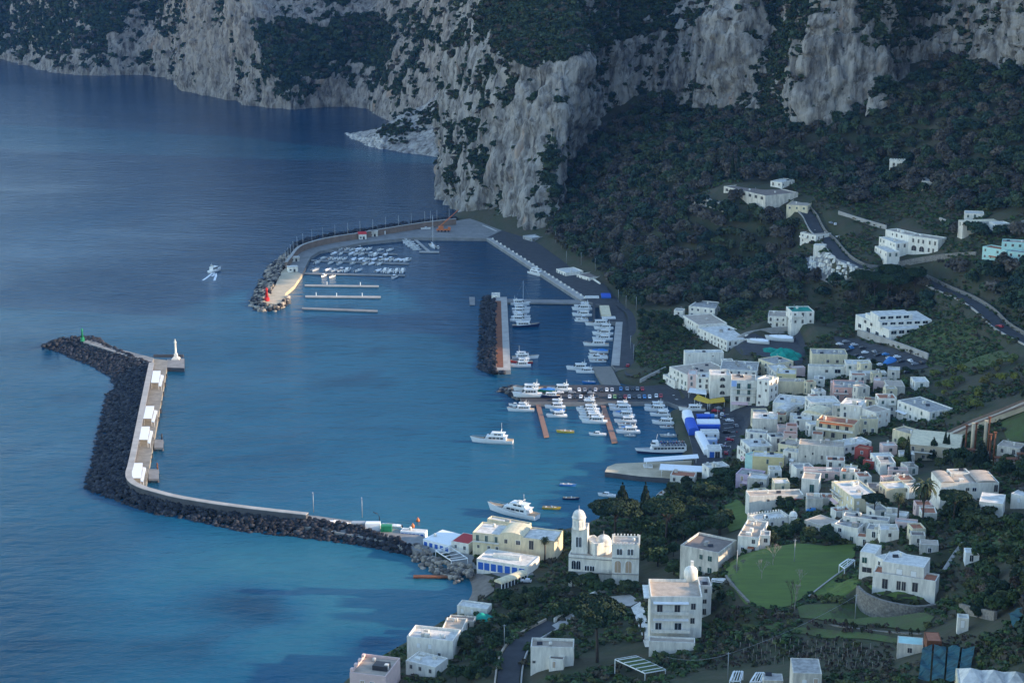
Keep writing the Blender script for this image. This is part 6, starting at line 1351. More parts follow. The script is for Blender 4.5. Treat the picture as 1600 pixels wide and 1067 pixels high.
b_, i = simple('long modern hotel block with flat roofs in the woods', [(1131, 291), (1196, 306), (1230, 297)], 7, 'aged_plaster', 'roof_brown', name='hotel', cat='building', win=[(u, 1.2, 2.6, 2.0, 'd') for u in (.08, .22, .36, .5, .64, .78, .92)], clutter=3); b_.block((1085, 308), (1130, 318), (1140, 306), 5, 'aged_plaster', 'roof_grey', clutter=1, kinds='d')
simple('low yellowish building right of the hotel block', [(1229, 320), (1262, 322), (1268, 312)], 4.5, 'cream_plaster', 'roof_tan', clutter=2, floors=1); simple('white tents roof above the hotel block', [(1204, 283), (1222, 285), (1230, 279)], 4, 'white_plaster', 'roof_white', clutter=1); simple('white tower house alone high in the woods', [(1390, 251), (1413, 252), (1418, 247)], 11, 'white_plaster', 'roof_white', name='tower_house', win=[(.3, 1.6, 1.4, 2.0, 'd'), (.75, 1.6, 1.4, 2, 'd'), (.3, 5.4, 2.0, 2.4, 'w')], depth=6, merlon=True, clutter=1)
simple('small house far up the wooded slope right of the tower house', [(1440, 283), (1462, 284), (1466, 278)], 5, 'aged_plaster', 'roof_grey', clutter=0, kinds='d')
simple('white bus-like building on the upper right terrace', [(1508, 333), (1538, 334), (1540, 330)], 4, 'white_plaster', 'roof_white', clutter=0); simple('long cream flat canopy roof on the upper right terrace', [(1505, 347), (1572, 345), (1570, 340)], 4, 'aged_plaster', 'cream_plaster', clutter=0, depth=7, parapet=.05); simple('white shed right of the cream flat canopy', [(1555, 350), (1578, 349), (1578, 345)], 3, 'white_plaster', 'roof_white', clutter=0)
simple('small white house at the top of the winding road', cA((202, 412), (300, 432), (310, 400)), 6, 'white_plaster', 'roof_tan', clutter=2, kinds='d'); simple('white walled block beside the winding road', cA((285, 490), (355, 495), (355, 480)), 6, 'white_plaster', 'roof_white', clutter=0, win=None, depth=5)
simple('arcaded white house at the edge of the village wood', cA((0, 935), (118, 940), (130, 905)), 9, 'white_plaster', 'roof_tan', kinds='d', arch=True, clutter=1); simple('white house with a green flat roof at the wood edge', cA((150, 908), (290, 905), (345, 870)), 8, 'white_plaster', 'green_net', clutter=3)
b_ = Bld('rambling white house with a long arcade above the inner harbour'); b_.block(*cB((705, 232), (868, 248), (872, 205)), 7, 'white_plaster', 'roof_grey', clutter=2); b_.block(*cB((668, 290), (765, 350), (880, 300)), 7, 'white_plaster', 'roof_tan', kinds='d', arch=True, clutter=3); b_.block(*cB((612, 258), (668, 262), (690, 245)), 6, 'white_plaster', 'roof_grey', depth=6, clutter=1); b_.block(*cB((758, 365), (945, 450), (1038, 392)), 6, 'white_plaster', 'roof_white', clutter=4, kinds='d')
# --- harbour buildings
simple('yellowish kiosk at the corner of the inner harbour', [(940, 492), (955, 492), (954, 477)], 3.5, 'cream_plaster', 'cream_plaster', name='kiosk', cat='kiosk', clutter=0, parapet=.05, floors=1); simple('white cabin in front of the yellowish kiosk', [(941, 498), (962, 498), (961, 494)], 2.6, 'white_paint', 'roof_white', name='cabin', cat='cabin', clutter=0, parapet=.05, floors=1); simple('pair of white container cabins on the dark harbour apron', [(915, 465), (936, 465), (936, 462)], 3, 'white_paint', 'roof_white', name='cabin', cat='cabin', clutter=0, parapet=.05, floors=1); simple('blue steel shed at the end of the harbour apron', [(940, 464), (955, 464), (955, 458)], 3.5, 'blue_paint', 'blue_cloth', name='shed', cat='shed', clutter=0, parapet=.05, floors=1)
simple('small white house at the harbour road under the wood', [(869, 420), (884, 426), (888, 414)], 5, 'white_plaster', 'roof_white', clutter=1); simple('low arcaded white house under the wooded slope', [(901, 428), (921, 434), (926, 424)], 4.5, 'white_plaster', 'roof_brown', clutter=0, arch=True, kinds='d', floors=1); simple('grey workshop shed below the foot of the cliff', [(817, 368), (831, 372), (834, 364)], 4, 'grey_metal', 'roof_white', name='shed', cat='shed', clutter=0); simple('white hut with pyramid-like top on the inner mole', [(768, 461), (781, 461), (781, 457)], 4, 'white_plaster', 'roof_white', name='hut', cat='hut', clutter=1)
def tent(px, py, z, w_, d, h, rise, m, label, rz=0):
    r = empty('pavilion', P(px, py, z) if z is not None else at(px, py), rz); tag(r, label, 'pavilion'); b = MB(); b.add([(-w_ / 2, -d / 2, h), (w_ / 2, -d / 2, h), (w_ / 2, d / 2, h), (-w_ / 2, d / 2, h), (0, 0, h + rise)], [(0, 1, 4), (1, 2, 4), (2, 3, 4), (3, 0, 4), (3, 2, 1, 0)]); b.build('roof', M[m], r); b = MB(); b.box((0, 0, 0), (w_ * .9, d * .9, h)); b.build('wall', M['white_paint'], r); b = MB(); b.box((0, -d * .45 - .03, 0), (w_ * .4, .08, h * .8)); b.build('door', M['shutter_dark'], r); return r
# waterfront tents and stalls
def soft_roof(pa, pb, wd, h, rise, m1, m2, split, label):
    a, b = P(*pa, 3.2), P(*pb, 3.2); L_ = (b - a).length; r = empty('market_tent', a, math.atan2((b - a).y, (b - a).x)); tag(r, label, 'tent')
    for t0, t1, m in ((0, split, m1), (split, 1, m2)):
        if t1 - t0 < .02: continue
        o = MB(); secs = [[(L_ * t, -wd / 2 * math.cos(math.pi * k / 8), h + rise * math.sin(math.pi * k / 8)) for k in range(9)] + [(L_ * t, wd / 2, .4), (L_ * t, -wd / 2, .4)] for t in (t0, t1 - .002)]; loft(o, secs); o.build('cover', M[m], r)
    for t in (0.02, .98):
        for s in (-1, 1): o = MB(); o.tube([(L_ * t, s * wd * .51, 0), (L_ * t, s * wd * .51, h)], .08, 0, 5); o.build('post', M['grey_metal'], r)
    return r
soft_roof((1073, 652), (1084, 681), 5, 3, 1.2, 'white_cloth', 'blue_cloth', .42, 'long tent half white and half bright blue at the quay edge')
soft_roof((1088, 667), (1124, 667), 7, 2.6, 1.2, 'white_cloth', 'white_cloth', 1, 'white topped tent with blue sides on the waterfront square'); soft_roof((1088, 671), (1125, 671), 2.5, 2.2, .4, 'blue_cloth', 'blue_cloth', 1, 'blue tent skirt along the front of the white topped tent'); soft_roof((1088, 655), (1116, 655), 4, 2, .7, 'blue_cloth', 'tarp_blue', .8, 'low blue tarpaulin shelter behind the white topped tent')
soft_roof((1092, 683), (1107, 712), 4, 2.8, .5, 'white_cloth', 'white_cloth', 1, 'long white canopy beside the quay edge road')
simple('white stall with dark window row on the waterfront square', [(1096, 675), (1124, 675), (1124, 670)], 4, 'white_paint', 'roof_white', name='stall', cat='stall', floors=1, clutter=0, kinds='g', parapet=.1); simple('blue fronted stall below the white one', [(1097, 687), (1121, 687), (1121, 683)], 3.2, 'blue_plaster', 'roof_white', name='stall', cat='stall', floors=1, clutter=0, parapet=.1); simple('white roofed stall with blue inside nearest to the pier', [(1106, 702), (1128, 702), (1127, 694)], 4.5, 'white_paint', 'roof_white', name='stall', cat='stall', win=[(.3, 1.2, 2.2, 3, 'b'), (.7, 1.2, 2.2, 3, 'd')], clutter=0, parapet=.1)
for k, (q, l) in enumerate([(((1084, 624), (1107, 631), (1110, 625), (1090, 617)), 'yellow awning, left one of two in front of the waterfront houses'), (((1108, 631), (1133, 628), (1131, 621), (1110, 624)), 'yellow awning, right one of two in front of the waterfront houses'), (((1075, 613), (1104, 617), (1104, 609), (1078, 606)), 'white flat awning behind the yellow awnings')]):
    canopy(q, 4.2, 'cafe_awning', l, ['yellow_cloth', 'yellow_cloth', 'white_cloth'][k], h=3.0, cat='awning')
canopy(((1006, 722), (1092, 716), (1090, 710), (1006, 716)), 2.45, 'pier_canopy', 'long white roof along the back of the excursion pier', 'white_cloth', h=3.2); canopy(((1030, 734), (1102, 738), (1104, 729), (1032, 725)), 2.45, 'pier_canopy', 'long white roof along the front of the excursion pier', 'white_cloth', h=3.2)
simple('white cabin at the start of the excursion pier roofs', [(1006, 729), (1020, 729), (1020, 725)], 3, 'white_paint', 'roof_white', name='cabin', cat='cabin', floors=1, clutter=0, parapet=.05); simple('white house with a red edged terrace behind the excursion pier', [(1047, 742), (1085, 745), (1092, 737)], 5, 'white_plaster', 'roof_terracotta', clutter=1); simple('white rocky-looking terrace house at the head of the excursion pier', [(1108, 731), (1140, 727), (1146, 718)], 5, 'white_plaster', 'roof_white', clutter=4)
# --- lower edge
b_, i = simple('white house with a long terrace inside the bend of the coast road', cL((262, 690), (620, 700), (632, 660)), 7.5, 'white_plaster', 'roof_tan', depth=7, win=[(.08, 5, .9, .8, 'd')], clutter=2, parapet=.9); b_.block(*cL((415, 790), (535, 800), (545, 770)), 4, 'white_plaster', 'roof_brown', depth=3, win=[(.35, 1, .9, 2.1, 't')], clutter=0)
frame_pergola(cL((965, 800), (1215, 915), (1385, 885), (1140, 770)), 3.2, 'white beamed pergola overgrown with grass at the bottom edge', 5, fill='field_grass')
b_, i = simple('weathered square house with a stained flat roof at the bottom edge', cM((1010, 697), (1250, 705), (1262, 580)), 7, 'aged_plaster', 'roof_grey', win=[(.4, 2, 1.2, 1, 'w'), (.8, 1.6, 1.0, 2.0, 't')], clutter=0, parapet=.1)
simple('small shed with a mint green roof among the terraces', cN((472, 595), (700, 615), (722, 550)), 3.4, 'aged_plaster', 'mint_plaster', name='shed', cat='shed', parapet=.05, floors=1, clutter=0, kinds='d'); simple('rusty red roofed shed right of the mint green one', cN((735, 575), (868, 580), (865, 500)), 3, 'rust', 'roof_terracotta', name='shed', cat='shed', parapet=.05, win=None, clutter=0); simple('pale blue hut alone in the terraced garden', cN((1010, 368), (1110, 375), (1125, 350)), 4.5, 'white_plaster', 'roof_white', name='hut', cat='hut', kinds='w', clutter=0); simple('glazed garden shelter with a pale roof beside the stepped path', cH((1115, 335), (1230, 340), (1210, 300)), 3.4, 'white_paint', 'roof_white', name='shelter', cat='shelter', floors=1, clutter=0, kinds='g', parapet=.05)
b_, i = simple('white house with pointed hip roofs cut by the lower right corner', cN((1010, 960), (1640, 1010), (1640, 900)), 5, 'cream_plaster', 'roof_white', depth=9, clutter=0, parapet=.1)
for u in (.2, .52, .84):
    L, W_, D_ = i['L'], i['W'], i['D']; c = L[0] + i['ux'] * u * W_ + i['n'] * D_ / 2; m_ = MB(); k = W_ * .16; z = i['zt']
    m_.add([tuple(c + i['ux'] * sx * k + i['n'] * sy * D_ * .49 + Vector((0, 0, z + .01))) for sx, sy in ((-1, -1), (1, -1), (1, 1), (-1, 1))] + [tuple(c + Vector((0, 0, z + 2.4)))], [(0, 1, 4), (1, 2, 4), (2, 3, 4), (3, 0, 4), (3, 2, 1, 0)]); m_.build('hip_roof', M['roof_white'], b_.r)

frame_pergola([(1140, 1064), (1157, 1064), (1161, 1049), (1146, 1049)], 2.6, 'small pale trellis at the bottom edge, left of two', 4); frame_pergola([(1172, 1065), (1189, 1065), (1194, 1051), (1181, 1051)], 2.6, 'small pale trellis at the bottom edge, right of two', 4)
simple('low shed with a patched grey and blue roof between trellis and weathered house', [(1193, 1062), (1224, 1063), (1226, 1052)], 3, 'aged_plaster', 'roof_grey', name='shed', cat='shed', parapet=.05, floors=1, clutter=1)
# ------------------------------------------------------------------ smaller houses packed into the lanes between the named ones
def lane_houses(poly, n, where, group, sz=(4.5, 8.5), hh=(4, 8)):
    out = []; xs = [p[0] for p in poly]; ys = [p[1] for p in poly]
    for _ in range(3000):
        if len(out) >= n: break
        x, y = random.uniform(min(xs), max(xs)), random.uniform(min(ys), max(ys))
        if not inpoly([(x, y)], poly)[0]: continue
        w_, d, h = random.uniform(*sz), random.uniform(4, 7), random.uniform(*hh); p = at(x, y, h); rot = random.uniform(-.35, .35); u = Vector((math.cos(rot), math.sin(rot), 0)); nn = Vector((-u.y, u.x, 0))
        cs = [Vector(p) + u * (a * w_ / 2) + nn * (b_ * d) for a, b_ in ((-1, 0), (1, 0), (1, 1), (-1, 1), (0, .5), (0, 0), (0, 1))]
        if excl_any([c[:2] for c in cs]): continue
        px = [proj(*c) for c in cs[:3]]; wl = random.choice(['white_plaster', 'white_plaster', 'white_plaster', 'aged_plaster', 'cream_plaster', 'pale_pink_plaster', 'cream_plaster']); rf = random.choice(['roof_white', 'roof_grey', 'roof_tan', 'roof_white', 'roof_terracotta'])
        bl = Bld('x', 'house', 'house', group); bl.block(px[0], px[1], px[2], h, wl, rf, z=p.z, depth=d, clutter=random.choice([0, 1, 2])); out.append((x, bl.r, wl, rf))
    for k, (x, r, wl, rf) in enumerate(sorted(out, key=lambda t: t[0])):
        r['label'] = f"small {wl.split('_')[0] if wl != 'pale_pink_plaster' else 'pale pink'} house with {rf.split('_')[1]} roof, {ordn(k)} from left {where}"
def excl_any(pts):
    for poly in EXCL + NOGROW:
        if inpoly(pts, [tuple(v)[:2] for v in poly]).any(): return True
    return False
lane_houses([(1065, 575), (1260, 540), (1390, 570), (1440, 600), (1430, 640), (1340, 690), (1180, 700), (1170, 660), (1200, 620), (1130, 600)], 34, 'in the upper village lanes', 'small houses in the upper village lanes')
lane_houses([(1150, 700), (1330, 680), (1470, 690), (1450, 740), (1330, 780), (1180, 780)], 18, 'in the lower village lanes', 'small houses in the lower village lanes', hh=(3.2, 5.5))
lane_houses([(1290, 770), (1440, 750), (1470, 830), (1330, 845)], 8, 'in the gardens by the palms', 'small houses in the gardens by the palms', hh=(3, 4.5))
# ------------------------------------------------------------------ retaining walls, viaduct, columns, nets and small things
def land_wall(label, pix, width, zb, zt, m, name='retaining_wall', cat='wall'):
    p = np.array([[list(at(*q))] for q in pix]); p = resample(p, max(6, len(pix) * 6), True)[:, 0]; return wall(name, label, [Vector(q) for q in p], width, zb, zt, m, cat)
def road_rail(pts, side, width, label, m='stone_wall', h=.9):
    L = []; n = len(pts)
    for i, q in enumerate(pts):
        t = pts[min(i + 1, n - 1)] - pts[max(i - 1, 0)]; t.z = 0; t.normalize(); L.append(q + Vector((-t.y, t.x, 0)) * side * width)
    wall('roadside_wall', label, L, .5, -3, h, m)
road_rail(coast_road, 1, 4.2, 'pale low wall along the sea side of the coast road', 'roof_tan'); road_rail(coast_road, -1, 4.2, 'low wall along the house side of the coast road', 'pale_concrete')
road_rail(hill_road, 1, 4.8, 'pale wall along the upper side of the winding road', 'stone_wall', 2.2); road_rail(hill_road, -1, 4.8, 'low parapet along the valley side of the winding road', 'pale_concrete')
tw_ = [P(x, y + 6, zv) for x, y in ((1340, 911), (1352, 922), (1374, 932), (1402, 939), (1432, 943), (1462, 940))]; tw_ = [Vector(q) for q in resample(np.array([[list(q)] for q in tw_]), 30, True)[:, 0]]; wall('retaining_wall', 'curved rubble stone wall carrying the terrace of the two-winged villa', tw_, 1.0, -9, .6, 'stone_wall')
land_wall('pale topped retaining wall along the left edge of the lawn', [(1130, 892), (1138, 905), (1150, 920), (1170, 941)], .8, -5, .5, 'stone_wall'); land_wall('thin pale wall between the lawn and the lower garden', [(1262, 934), (1290, 912), (1320, 890), (1338, 878)], .5, -1, .6, 'pale_concrete')
land_wall('stone terrace wall below the grass strip', [(1250, 970), (1300, 976), (1370, 985), (1440, 990)], .8, -3, .1, 'stone_wall'); land_wall('broken stone wall beside the pale blue hut', [(1500, 955), (1525, 962), (1555, 968)], 1, -1, 2.6, 'stone_wall')
land_wall('high stone wall along the upper side of the car park', [(1340, 524), (1375, 535), (1410, 547), (1450, 562)], .8, -1, 3.4, 'pale_concrete'); land_wall('curved pale wall around the boatyard', [(1136, 548), (1146, 536), (1165, 525), (1200, 518), (1240, 515)], .8, -2, 2.0, 'pale_concrete')
land_wall('long pale wall at the foot of the wooded bank right of the harbour', [(1000, 598), (1015, 590), (1040, 578)], .6, -1, 2.0, 'pale_concrete'); land_wall('stone wall across the slope below the arcaded villa', [(1385, 420), (1420, 412), (1470, 404), (1525, 400)], .8, -1, 2.6, 'stone_wall'); land_wall('long pale garden wall left of the arcaded villa', [(1310, 335), (1340, 345), (1385, 358)], .8, -1, 2.4, 'pale_concrete'); land_wall('pale curved wall on the upper right terrace', [(1468, 345), (1490, 352), (1530, 358), (1580, 355), (1600, 350)], .8, -1, 2.2, 'pale_concrete')
land_wall('white wall along the drive below the Moorish villa', [(866, 972), (890, 955), (905, 945), (925, 932), (955, 922)], .6, -1, 1.6, 'white_plaster'); land_wall('pale wall of blocks between quay and rubble under the cliff', [(716, 349), (740, 352), (765, 360), (792, 374)], 1.2, -1, 2.0, 'roof_white'); land_wall('white quay wall in front of the low arcaded house', [(895, 437), (910, 434), (925, 438), (938, 446)], .6, -1, 1.8, 'white_plaster')
land_wall('white path wall stepping down past the garden shelter', [(1474, 895), (1490, 870), (1505, 850)], 1.4, -1, .7, 'roof_grey')
# funicular viaduct
vp = [at(1482, 680, 1.5), at(1520, 662, 2.5), at(1560, 647, 3.0), at(1605, 629, 3.0), at(1680, 600, 3)]
r = empty('viaduct', vp[0]); tag(r, 'long pale viaduct with brown railings climbing to the right edge', 'viaduct'); o0 = Vector(vp[0]); vv = [p - o0 for p in vp]
b = MB(); ribbon(b, vv, 5, -2.2, 0); b.build('deck', M['sand_concrete'], r); b = MB(); ribbon(b, vv, 4, .003, .25); b.build('track_bed', M['roof_tan'], r)
for s in (-1, 1): b = MB(); ribbon(b, [p + Vector((0, s * 2.4, 0)) for p in vv], .2, .003, 1.1); b.build('railing', M['brown_wall'], r)
pl = polyline(vv, 9)
for p in pl[1:]: b = MB(); b.box((p.x, p.y, p.z - 11), (2.2, 3.6, 8.8)); b.build('pier', M['sand_concrete'], r)
for k, (x, y0, y1, m) in enumerate([(1508, 708, 667, 'rust'), (1518, 710, 664, 'sand_concrete'), (1523, 706, 664, 'rust'), (1538, 704, 660, 'sand_concrete'), (1543, 708, 655, 'rust'), (1545.5, 722, 681, 'rust'), (1552, 722, 678, 'rust')]):
    p = at(x, y0); s = F / (p - cam.location).length; hh = (y0 - y1) / s / .95; r = empty('rusty_column' if m == 'rust' else 'concrete_column', p); tag(r, f"{'tall rusty iron' if m == 'rust' else 'pale concrete'} column, {ordn(k)} from the left beside the viaduct", 'column', 'columns beside the viaduct')
    b = MB(); b.tube([(0, 0, -1), (0, 0, hh)], .38 if m == 'rust' else .7, 0, 8); b.build('shaft', M[m], r); b = MB(); b.box((0, 0, hh), (1.3, 1.3, .35)); b.build('cap', M[m], r); b = MB(); b.box((0, 0, -1), (1.9, 1.9, 1.8)); b.build('footing', M['sand_concrete'], r)
# scaffold of rusty ruins
for k, (x, y) in enumerate([(1515, 715), (1560, 728), (1580, 730), (1596, 722)]):
    p = at(x, y); r = empty('rusty_frame', p); tag(r, f'rusty iron frame on rubble, {ordn(k)} from the left under the columns', 'frame', 'rusty frames under the columns'); 
    for sx in (-1.6, 1.6):
        for sy in (-1, 1): b = MB(); b.box((sx, sy, -1), (.3, .3, 4.5)); b.build('post', M['rust'], r)
    b = MB(); b.box((0, 0, 3.503), (3.8, 2.6, .3)); b.build('platform', M['rust'], r); b = MB(); b.box((0, 0, 1.2), (3.0, 1.7, .9)); b.build('tank', M['roof_tan'], r)
# green nets over gear in the boatyard, blue nets over the vineyard
def net_heap(name, cx, cy, rx, ry, h, m, label, seed):
    c = at(cx, cy); n = 26; u = np.linspace(-1, 1, n); U, Vv = np.meshgrid(u, u); rr = np.sqrt(U ** 2 + Vv ** 2); q = np.stack([U.ravel() * rx, Vv.ravel() * ry, np.zeros(n * n)], 1)
    z = h * np.clip(1 - rr.ravel() ** 2.4, 0, 1) * (.75 + .5 * fbm(q / 3.0 + seed, 3, seed)); gz = np.array([ground(c.x + a, c.y + b_) - c.z for a, b_ in q[:, :2]]); q[:, 2] = z + gz - .1
    keep = (rr[:-1, :-1] < 1.02); o = link(name, np_mesh(name, q, grid_faces(n, n, keep), M[m], True), None, c); tag(o, label, 'net'); EXCL.append([(c.x + rx * a, c.y + ry * b_) for a, b_ in ((-1, -1), (1, -1), (1, 1), (-1, 1))])
net_heap('green_net', 1228, 556, 9, 12, 3.6, 'green_net', 'large bright green net heaped over gear in the boatyard', 3); net_heap('green_net', 1205, 548, 6, 6, 2.6, 'green_net', 'smaller green net heap left in the boatyard', 8)
net_heap('green_net', 750, 968, 5, 4, 2.6, 'green_net', 'dark green tarpaulin heap beside the slate-grey terrace house', 5); net_heap('blue_tarpaulin', 1390, 566, 4, 3, 2.6, 'tarp_blue', 'light blue tarpaulin over a boat in the car yard', 6)
for k, pix in enumerate([[(1441, 1021), (1456, 1018), (1452, 1072), (1434, 1072)], [(1459, 1019), (1478, 1018), (1474, 1072), (1455, 1072)], [(1481, 1019), (1500, 1020), (1492, 1072), (1477, 1072)], [(1503, 1020), (1522, 1022), (1512, 1072), (1496, 1072)], [(1572, 965), (1600, 960), (1620, 990), (1585, 996)]]):
    nb_ = NOGROW[:]; o = patch('vineyard_net', pix, 'blue_net', 1.9, None, 1.6)
    for v_ in o.data.vertices: v_.co.z += .5 * math.sin(v_.co.x * 1.9) + random.uniform(-.15, .15)
    tag(o, f'dark blue net stretched over vines, {ordn(k)} strip from the left below the mint roofed shed' if k < 4 else 'dark blue net over vines at the right edge', 'net', 'nets over the lower vines')
# vineyard posts
pm = MB(); pm.tube([(0, 0, -.5), (0, 0, 2.6)], .07, 0, 4); PST = pm.mesh('post', M['pale_bark']); k = 0; posts = []
for row_ in range(4):
    for c_ in range(16): posts.append((1150 + c_ * 14 + row_ * 6, 1004 + row_ * 10 + c_ * .9))
for k, (x, y) in enumerate(posts):
    o = link('vine_post', PST, None, at(x, y)); o.rotation_euler = (random.uniform(-.12, .12), random.uniform(-.12, .12), 0); tag(o, f'thin wooden vine post, {ordn(k % 16)} from the left in the {ordn(k // 16)} terrace row', 'post', 'vine posts on the lower terraces')
# white stones in the terraced plot beside the winding road
tm = [];
for d in ((1.6, 1.2, 1.2), (1.0, .8, 1.8), (2.2, 1.6, .8)):
    b = MB(); b.box((0, 0, 0), (d[0] * 1.2, d[1] * 1.2, .3)); b.box((0, 0, .3), d, taper=.9); tm.append(b.mesh('stone_monument', M['white_plaster']))
k = 0
poly = [at(*q)[:2] for q in cA((250, 560), (330, 560), (420, 590), (560, 640), (520, 680), (470, 740), (380, 720), (260, 680))]
cand = [];
for _ in range(400):
    x, y = random.uniform(1247, 1340), random.uniform(398, 446); p = at(x, y)
    if inpoly([p[:2]], poly)[0] and all((Vector(p) - q).length > 2.6 for q, _x in cand): cand.append((Vector(p), x))
for k, (p, x) in enumerate(sorted(cand[:70], key=lambda t: t[1])):
    o = link('stone_monument', random.choice(tm), None, p, random.uniform(-.4, .4)); o.scale = (random.uniform(.8, 1.5),) * 3; tag(o, f'small white stone monument, {ordn(k)} from the left in the plot by the winding road', 'monument', 'white stone monuments by the winding road')
patch('monument_plot', cA((235, 560), (330, 545), (430, 580), (570, 630), (530, 690), (470, 750), (370, 730), (250, 690)), 'concrete', .3)
# people on the excursion boat's upper deck and on the quays: small standing figures, one continuous body each
def person_mesh(shirt, seat=False):
    b = MB(); n = 8
    prof = [(.10, .0), (.13, .45), (.16, .82), (.15, 1.0), (.21, 1.3), (.22, 1.42), (.07, 1.5), (.07, 1.54), (.105, 1.6), (.11, 1.7), (.06, 1.78)]
    b.lathe((0, 0, 0), prof, 0, n, True, 1.15, .75)
    for s in (-1, 1): b.tube([(s * .24, 0, 1.4), (s * .29, .02, 1.12), (s * .27, .1, .86)], [.06, .05, .04], 0, 5)
    m = b.mesh('person', [M['dark_cloth'], M['skin'], M[shirt]])
    zc = np.array([sum(m.vertices[i].co.z for i in f.vertices) / len(f.vertices) for f in m.polygons]); m.polygons.foreach_set('material_index', np.where(zc > 1.5, 1, np.where(zc > .9, 2, 0)).astype(np.int32)); return m
PM = [person_mesh(s) for s in ('dark_cloth', 'white_cloth', 'blue_cloth', 'red_cloth', 'dark_cloth', 'dark_cloth')]
fb = [o for o in COL.objects if o.name.startswith('excursion_boat')][0]; fbm_ = Matrix.Translation(fb.location) @ Matrix.Rotation(fb.rotation_euler.z, 4, 'Z') @ Matrix.Scale(fb.scale.x, 4); k = 0
for rx in range(8):
    for sy in (-1.6, -.7, .3, 1.4):
        if random.random() < .22: continue
        p = fbm_ @ Vector((-.40 * 26 + rx * 1.55 + .55, sy + random.uniform(-.2, .2), 4.32)); o = link('person', random.choice(PM), None, p, random.uniform(0, 6.28)); o.scale = (.98,) * 3
        tag(o, 'person in dark clothes standing among the passengers on the excursion boat deck', 'person', 'passengers on the excursion boat')
PPL = []
for _ in range(46): PPL.append((random.uniform(1075, 1160), random.uniform(632, 705)))
for k, (x, y) in enumerate(sorted(PPL)):
    p = P(x, y, 3.3)
    if ground(p.x, p.y) > 3.6: continue
    o = link('person', random.choice(PM), None, Vector((p.x, p.y, max(3.3, ground(p.x, p.y) + .35))), random.uniform(0, 6.28)); tag(o, f'person walking on the waterfront, {ordn(k)} from the left among the strollers', 'person', 'people strolling on the waterfront')
# mooring blocks along the harbour walkway
bm = MB(); bm.box((0, 0, 0), (1.6, 1.0, .9), taper=.85); bm.box((0, 0, .9), (.5, .5, .4)); BLK = bm.mesh('planter', M['white_plaster'])
for k in range(24):
    t = k / 23; p = P(770 + (914 - 770) * t, 374 + (466 - 374) * t, 2.65); o = link('planter', BLK, None, p); tag(o, f'white block, {ordn(k)} from the far end along the harbour walkway', 'block', 'white blocks along the harbour walkway')
# poles in the near gardens
for k, (x, y, l) in enumerate([(1151, 895, 'thin pole at the left edge of the lawn'), (1241, 878, 'thin pole at the back of the lawn'), (1336, 968, 'thin pole with stay wire by the grass strip'), (1137, 1060, 'thin pole in the dark terraces at the bottom edge'), (1166, 735, 'tall thin pole in front of the lilac pink house'), (1303, 720, 'tall thin pole in front of the long cream house'), (1121, 660, 'tall thin mast on the waterfront square'), (788, 1012, 'thin pole at the bend of the coast road')]):
    p = at(x, y); r = empty('utility_pole', p); tag(r, l, 'pole'); b = MB(); b.tube([(0, 0, -.5), (0, 0, 8.5)], [.13, .09], 0, 6); b.build('shaft', M['grey_metal'], r); b = MB(); b.box((0, 0, 8.0), (1.2, .1, .12)); b.build('crossarm', M['grey_metal'], r)
# shore boulders near the seafront restaurant: each a thing of its own
sb = [];
pq, _, _ = mound_pts([(650, 850), (700, 878), (735, 884), (742, 896)], [(632, 862), (655, 885), (690, 905), (712, 912)], 150, 2.6, -.2); BM = []
for k in range(8):
    vtx = BV[k]; me = np_mesh('boulder', vtx, IF, M['rock_tint'], False, np.tile(np.array(PALEROCK[k % 4]) * .9, (len(vtx), 1))); BM.append(me)
pq = pq[np.argsort([proj(*p)[0] for p in pq])]
for k, p in enumerate(pq):
    o = link('boulder', BM[k % 8], None, Vector(p), random.uniform(0, 6.28)); o.scale = (random.uniform(.7, 1.7),) * 3; tag(o, 'pale angular boulder in the heap on the shore below the white pergola', 'boulder', 'shore boulders below the white pergola')
r = empty('jetty', P(680, 903, 0)); tag(r, 'rusty brown jetty frame lying over the shore boulders', 'jetty'); b = MB(); b.box((0, 0, .5), (17, 2.2, .5)); b.build('deck', M['rust'], r)
for x in (-7, -2.5, 2.5, 7): b = MB(); b.tube([(x, 0, -2), (x, 0, .5)], .3, 0, 6); b.build('pile', M['rust'], r)
tp = []
for k in range(520):
    u, v_ = RNG.uniform(.02, .98), RNG.uniform(0, .75); row_ = g_tal[int(v_ * 58)]; tp.append(row_[int(u * 108)] + np.array([0, 0, .3]))
boulder_field('point_boulders', tp, (1.0, 3.4), [(.42, .40, .37), (.5, .47, .43), (.36, .34, .32)], 'pale boulders strewn over the rocky point')

for l, a, b_ in (('thin sagging cable from the bottom pole across the vine terraces', (1137, 1060), (1336, 968)), ('thin sagging cable leaving the bottom pole to the left', (1137, 1060), (1040, 1064))):
    p0, p1 = at(*a) + Vector((0, 0, 8)), at(*b_) + Vector((0, 0, 8)); pts = [p0 + (p1 - p0) * t - Vector((0, 0, 6 * t * (1 - t))) for t in [k / 10 for k in range(11)]]; b = MB(); b.tube([q - p0 for q in pts], .035, 0, 4); tag(b.build('cable', M['grey_metal'], None, p0), l, 'cable')
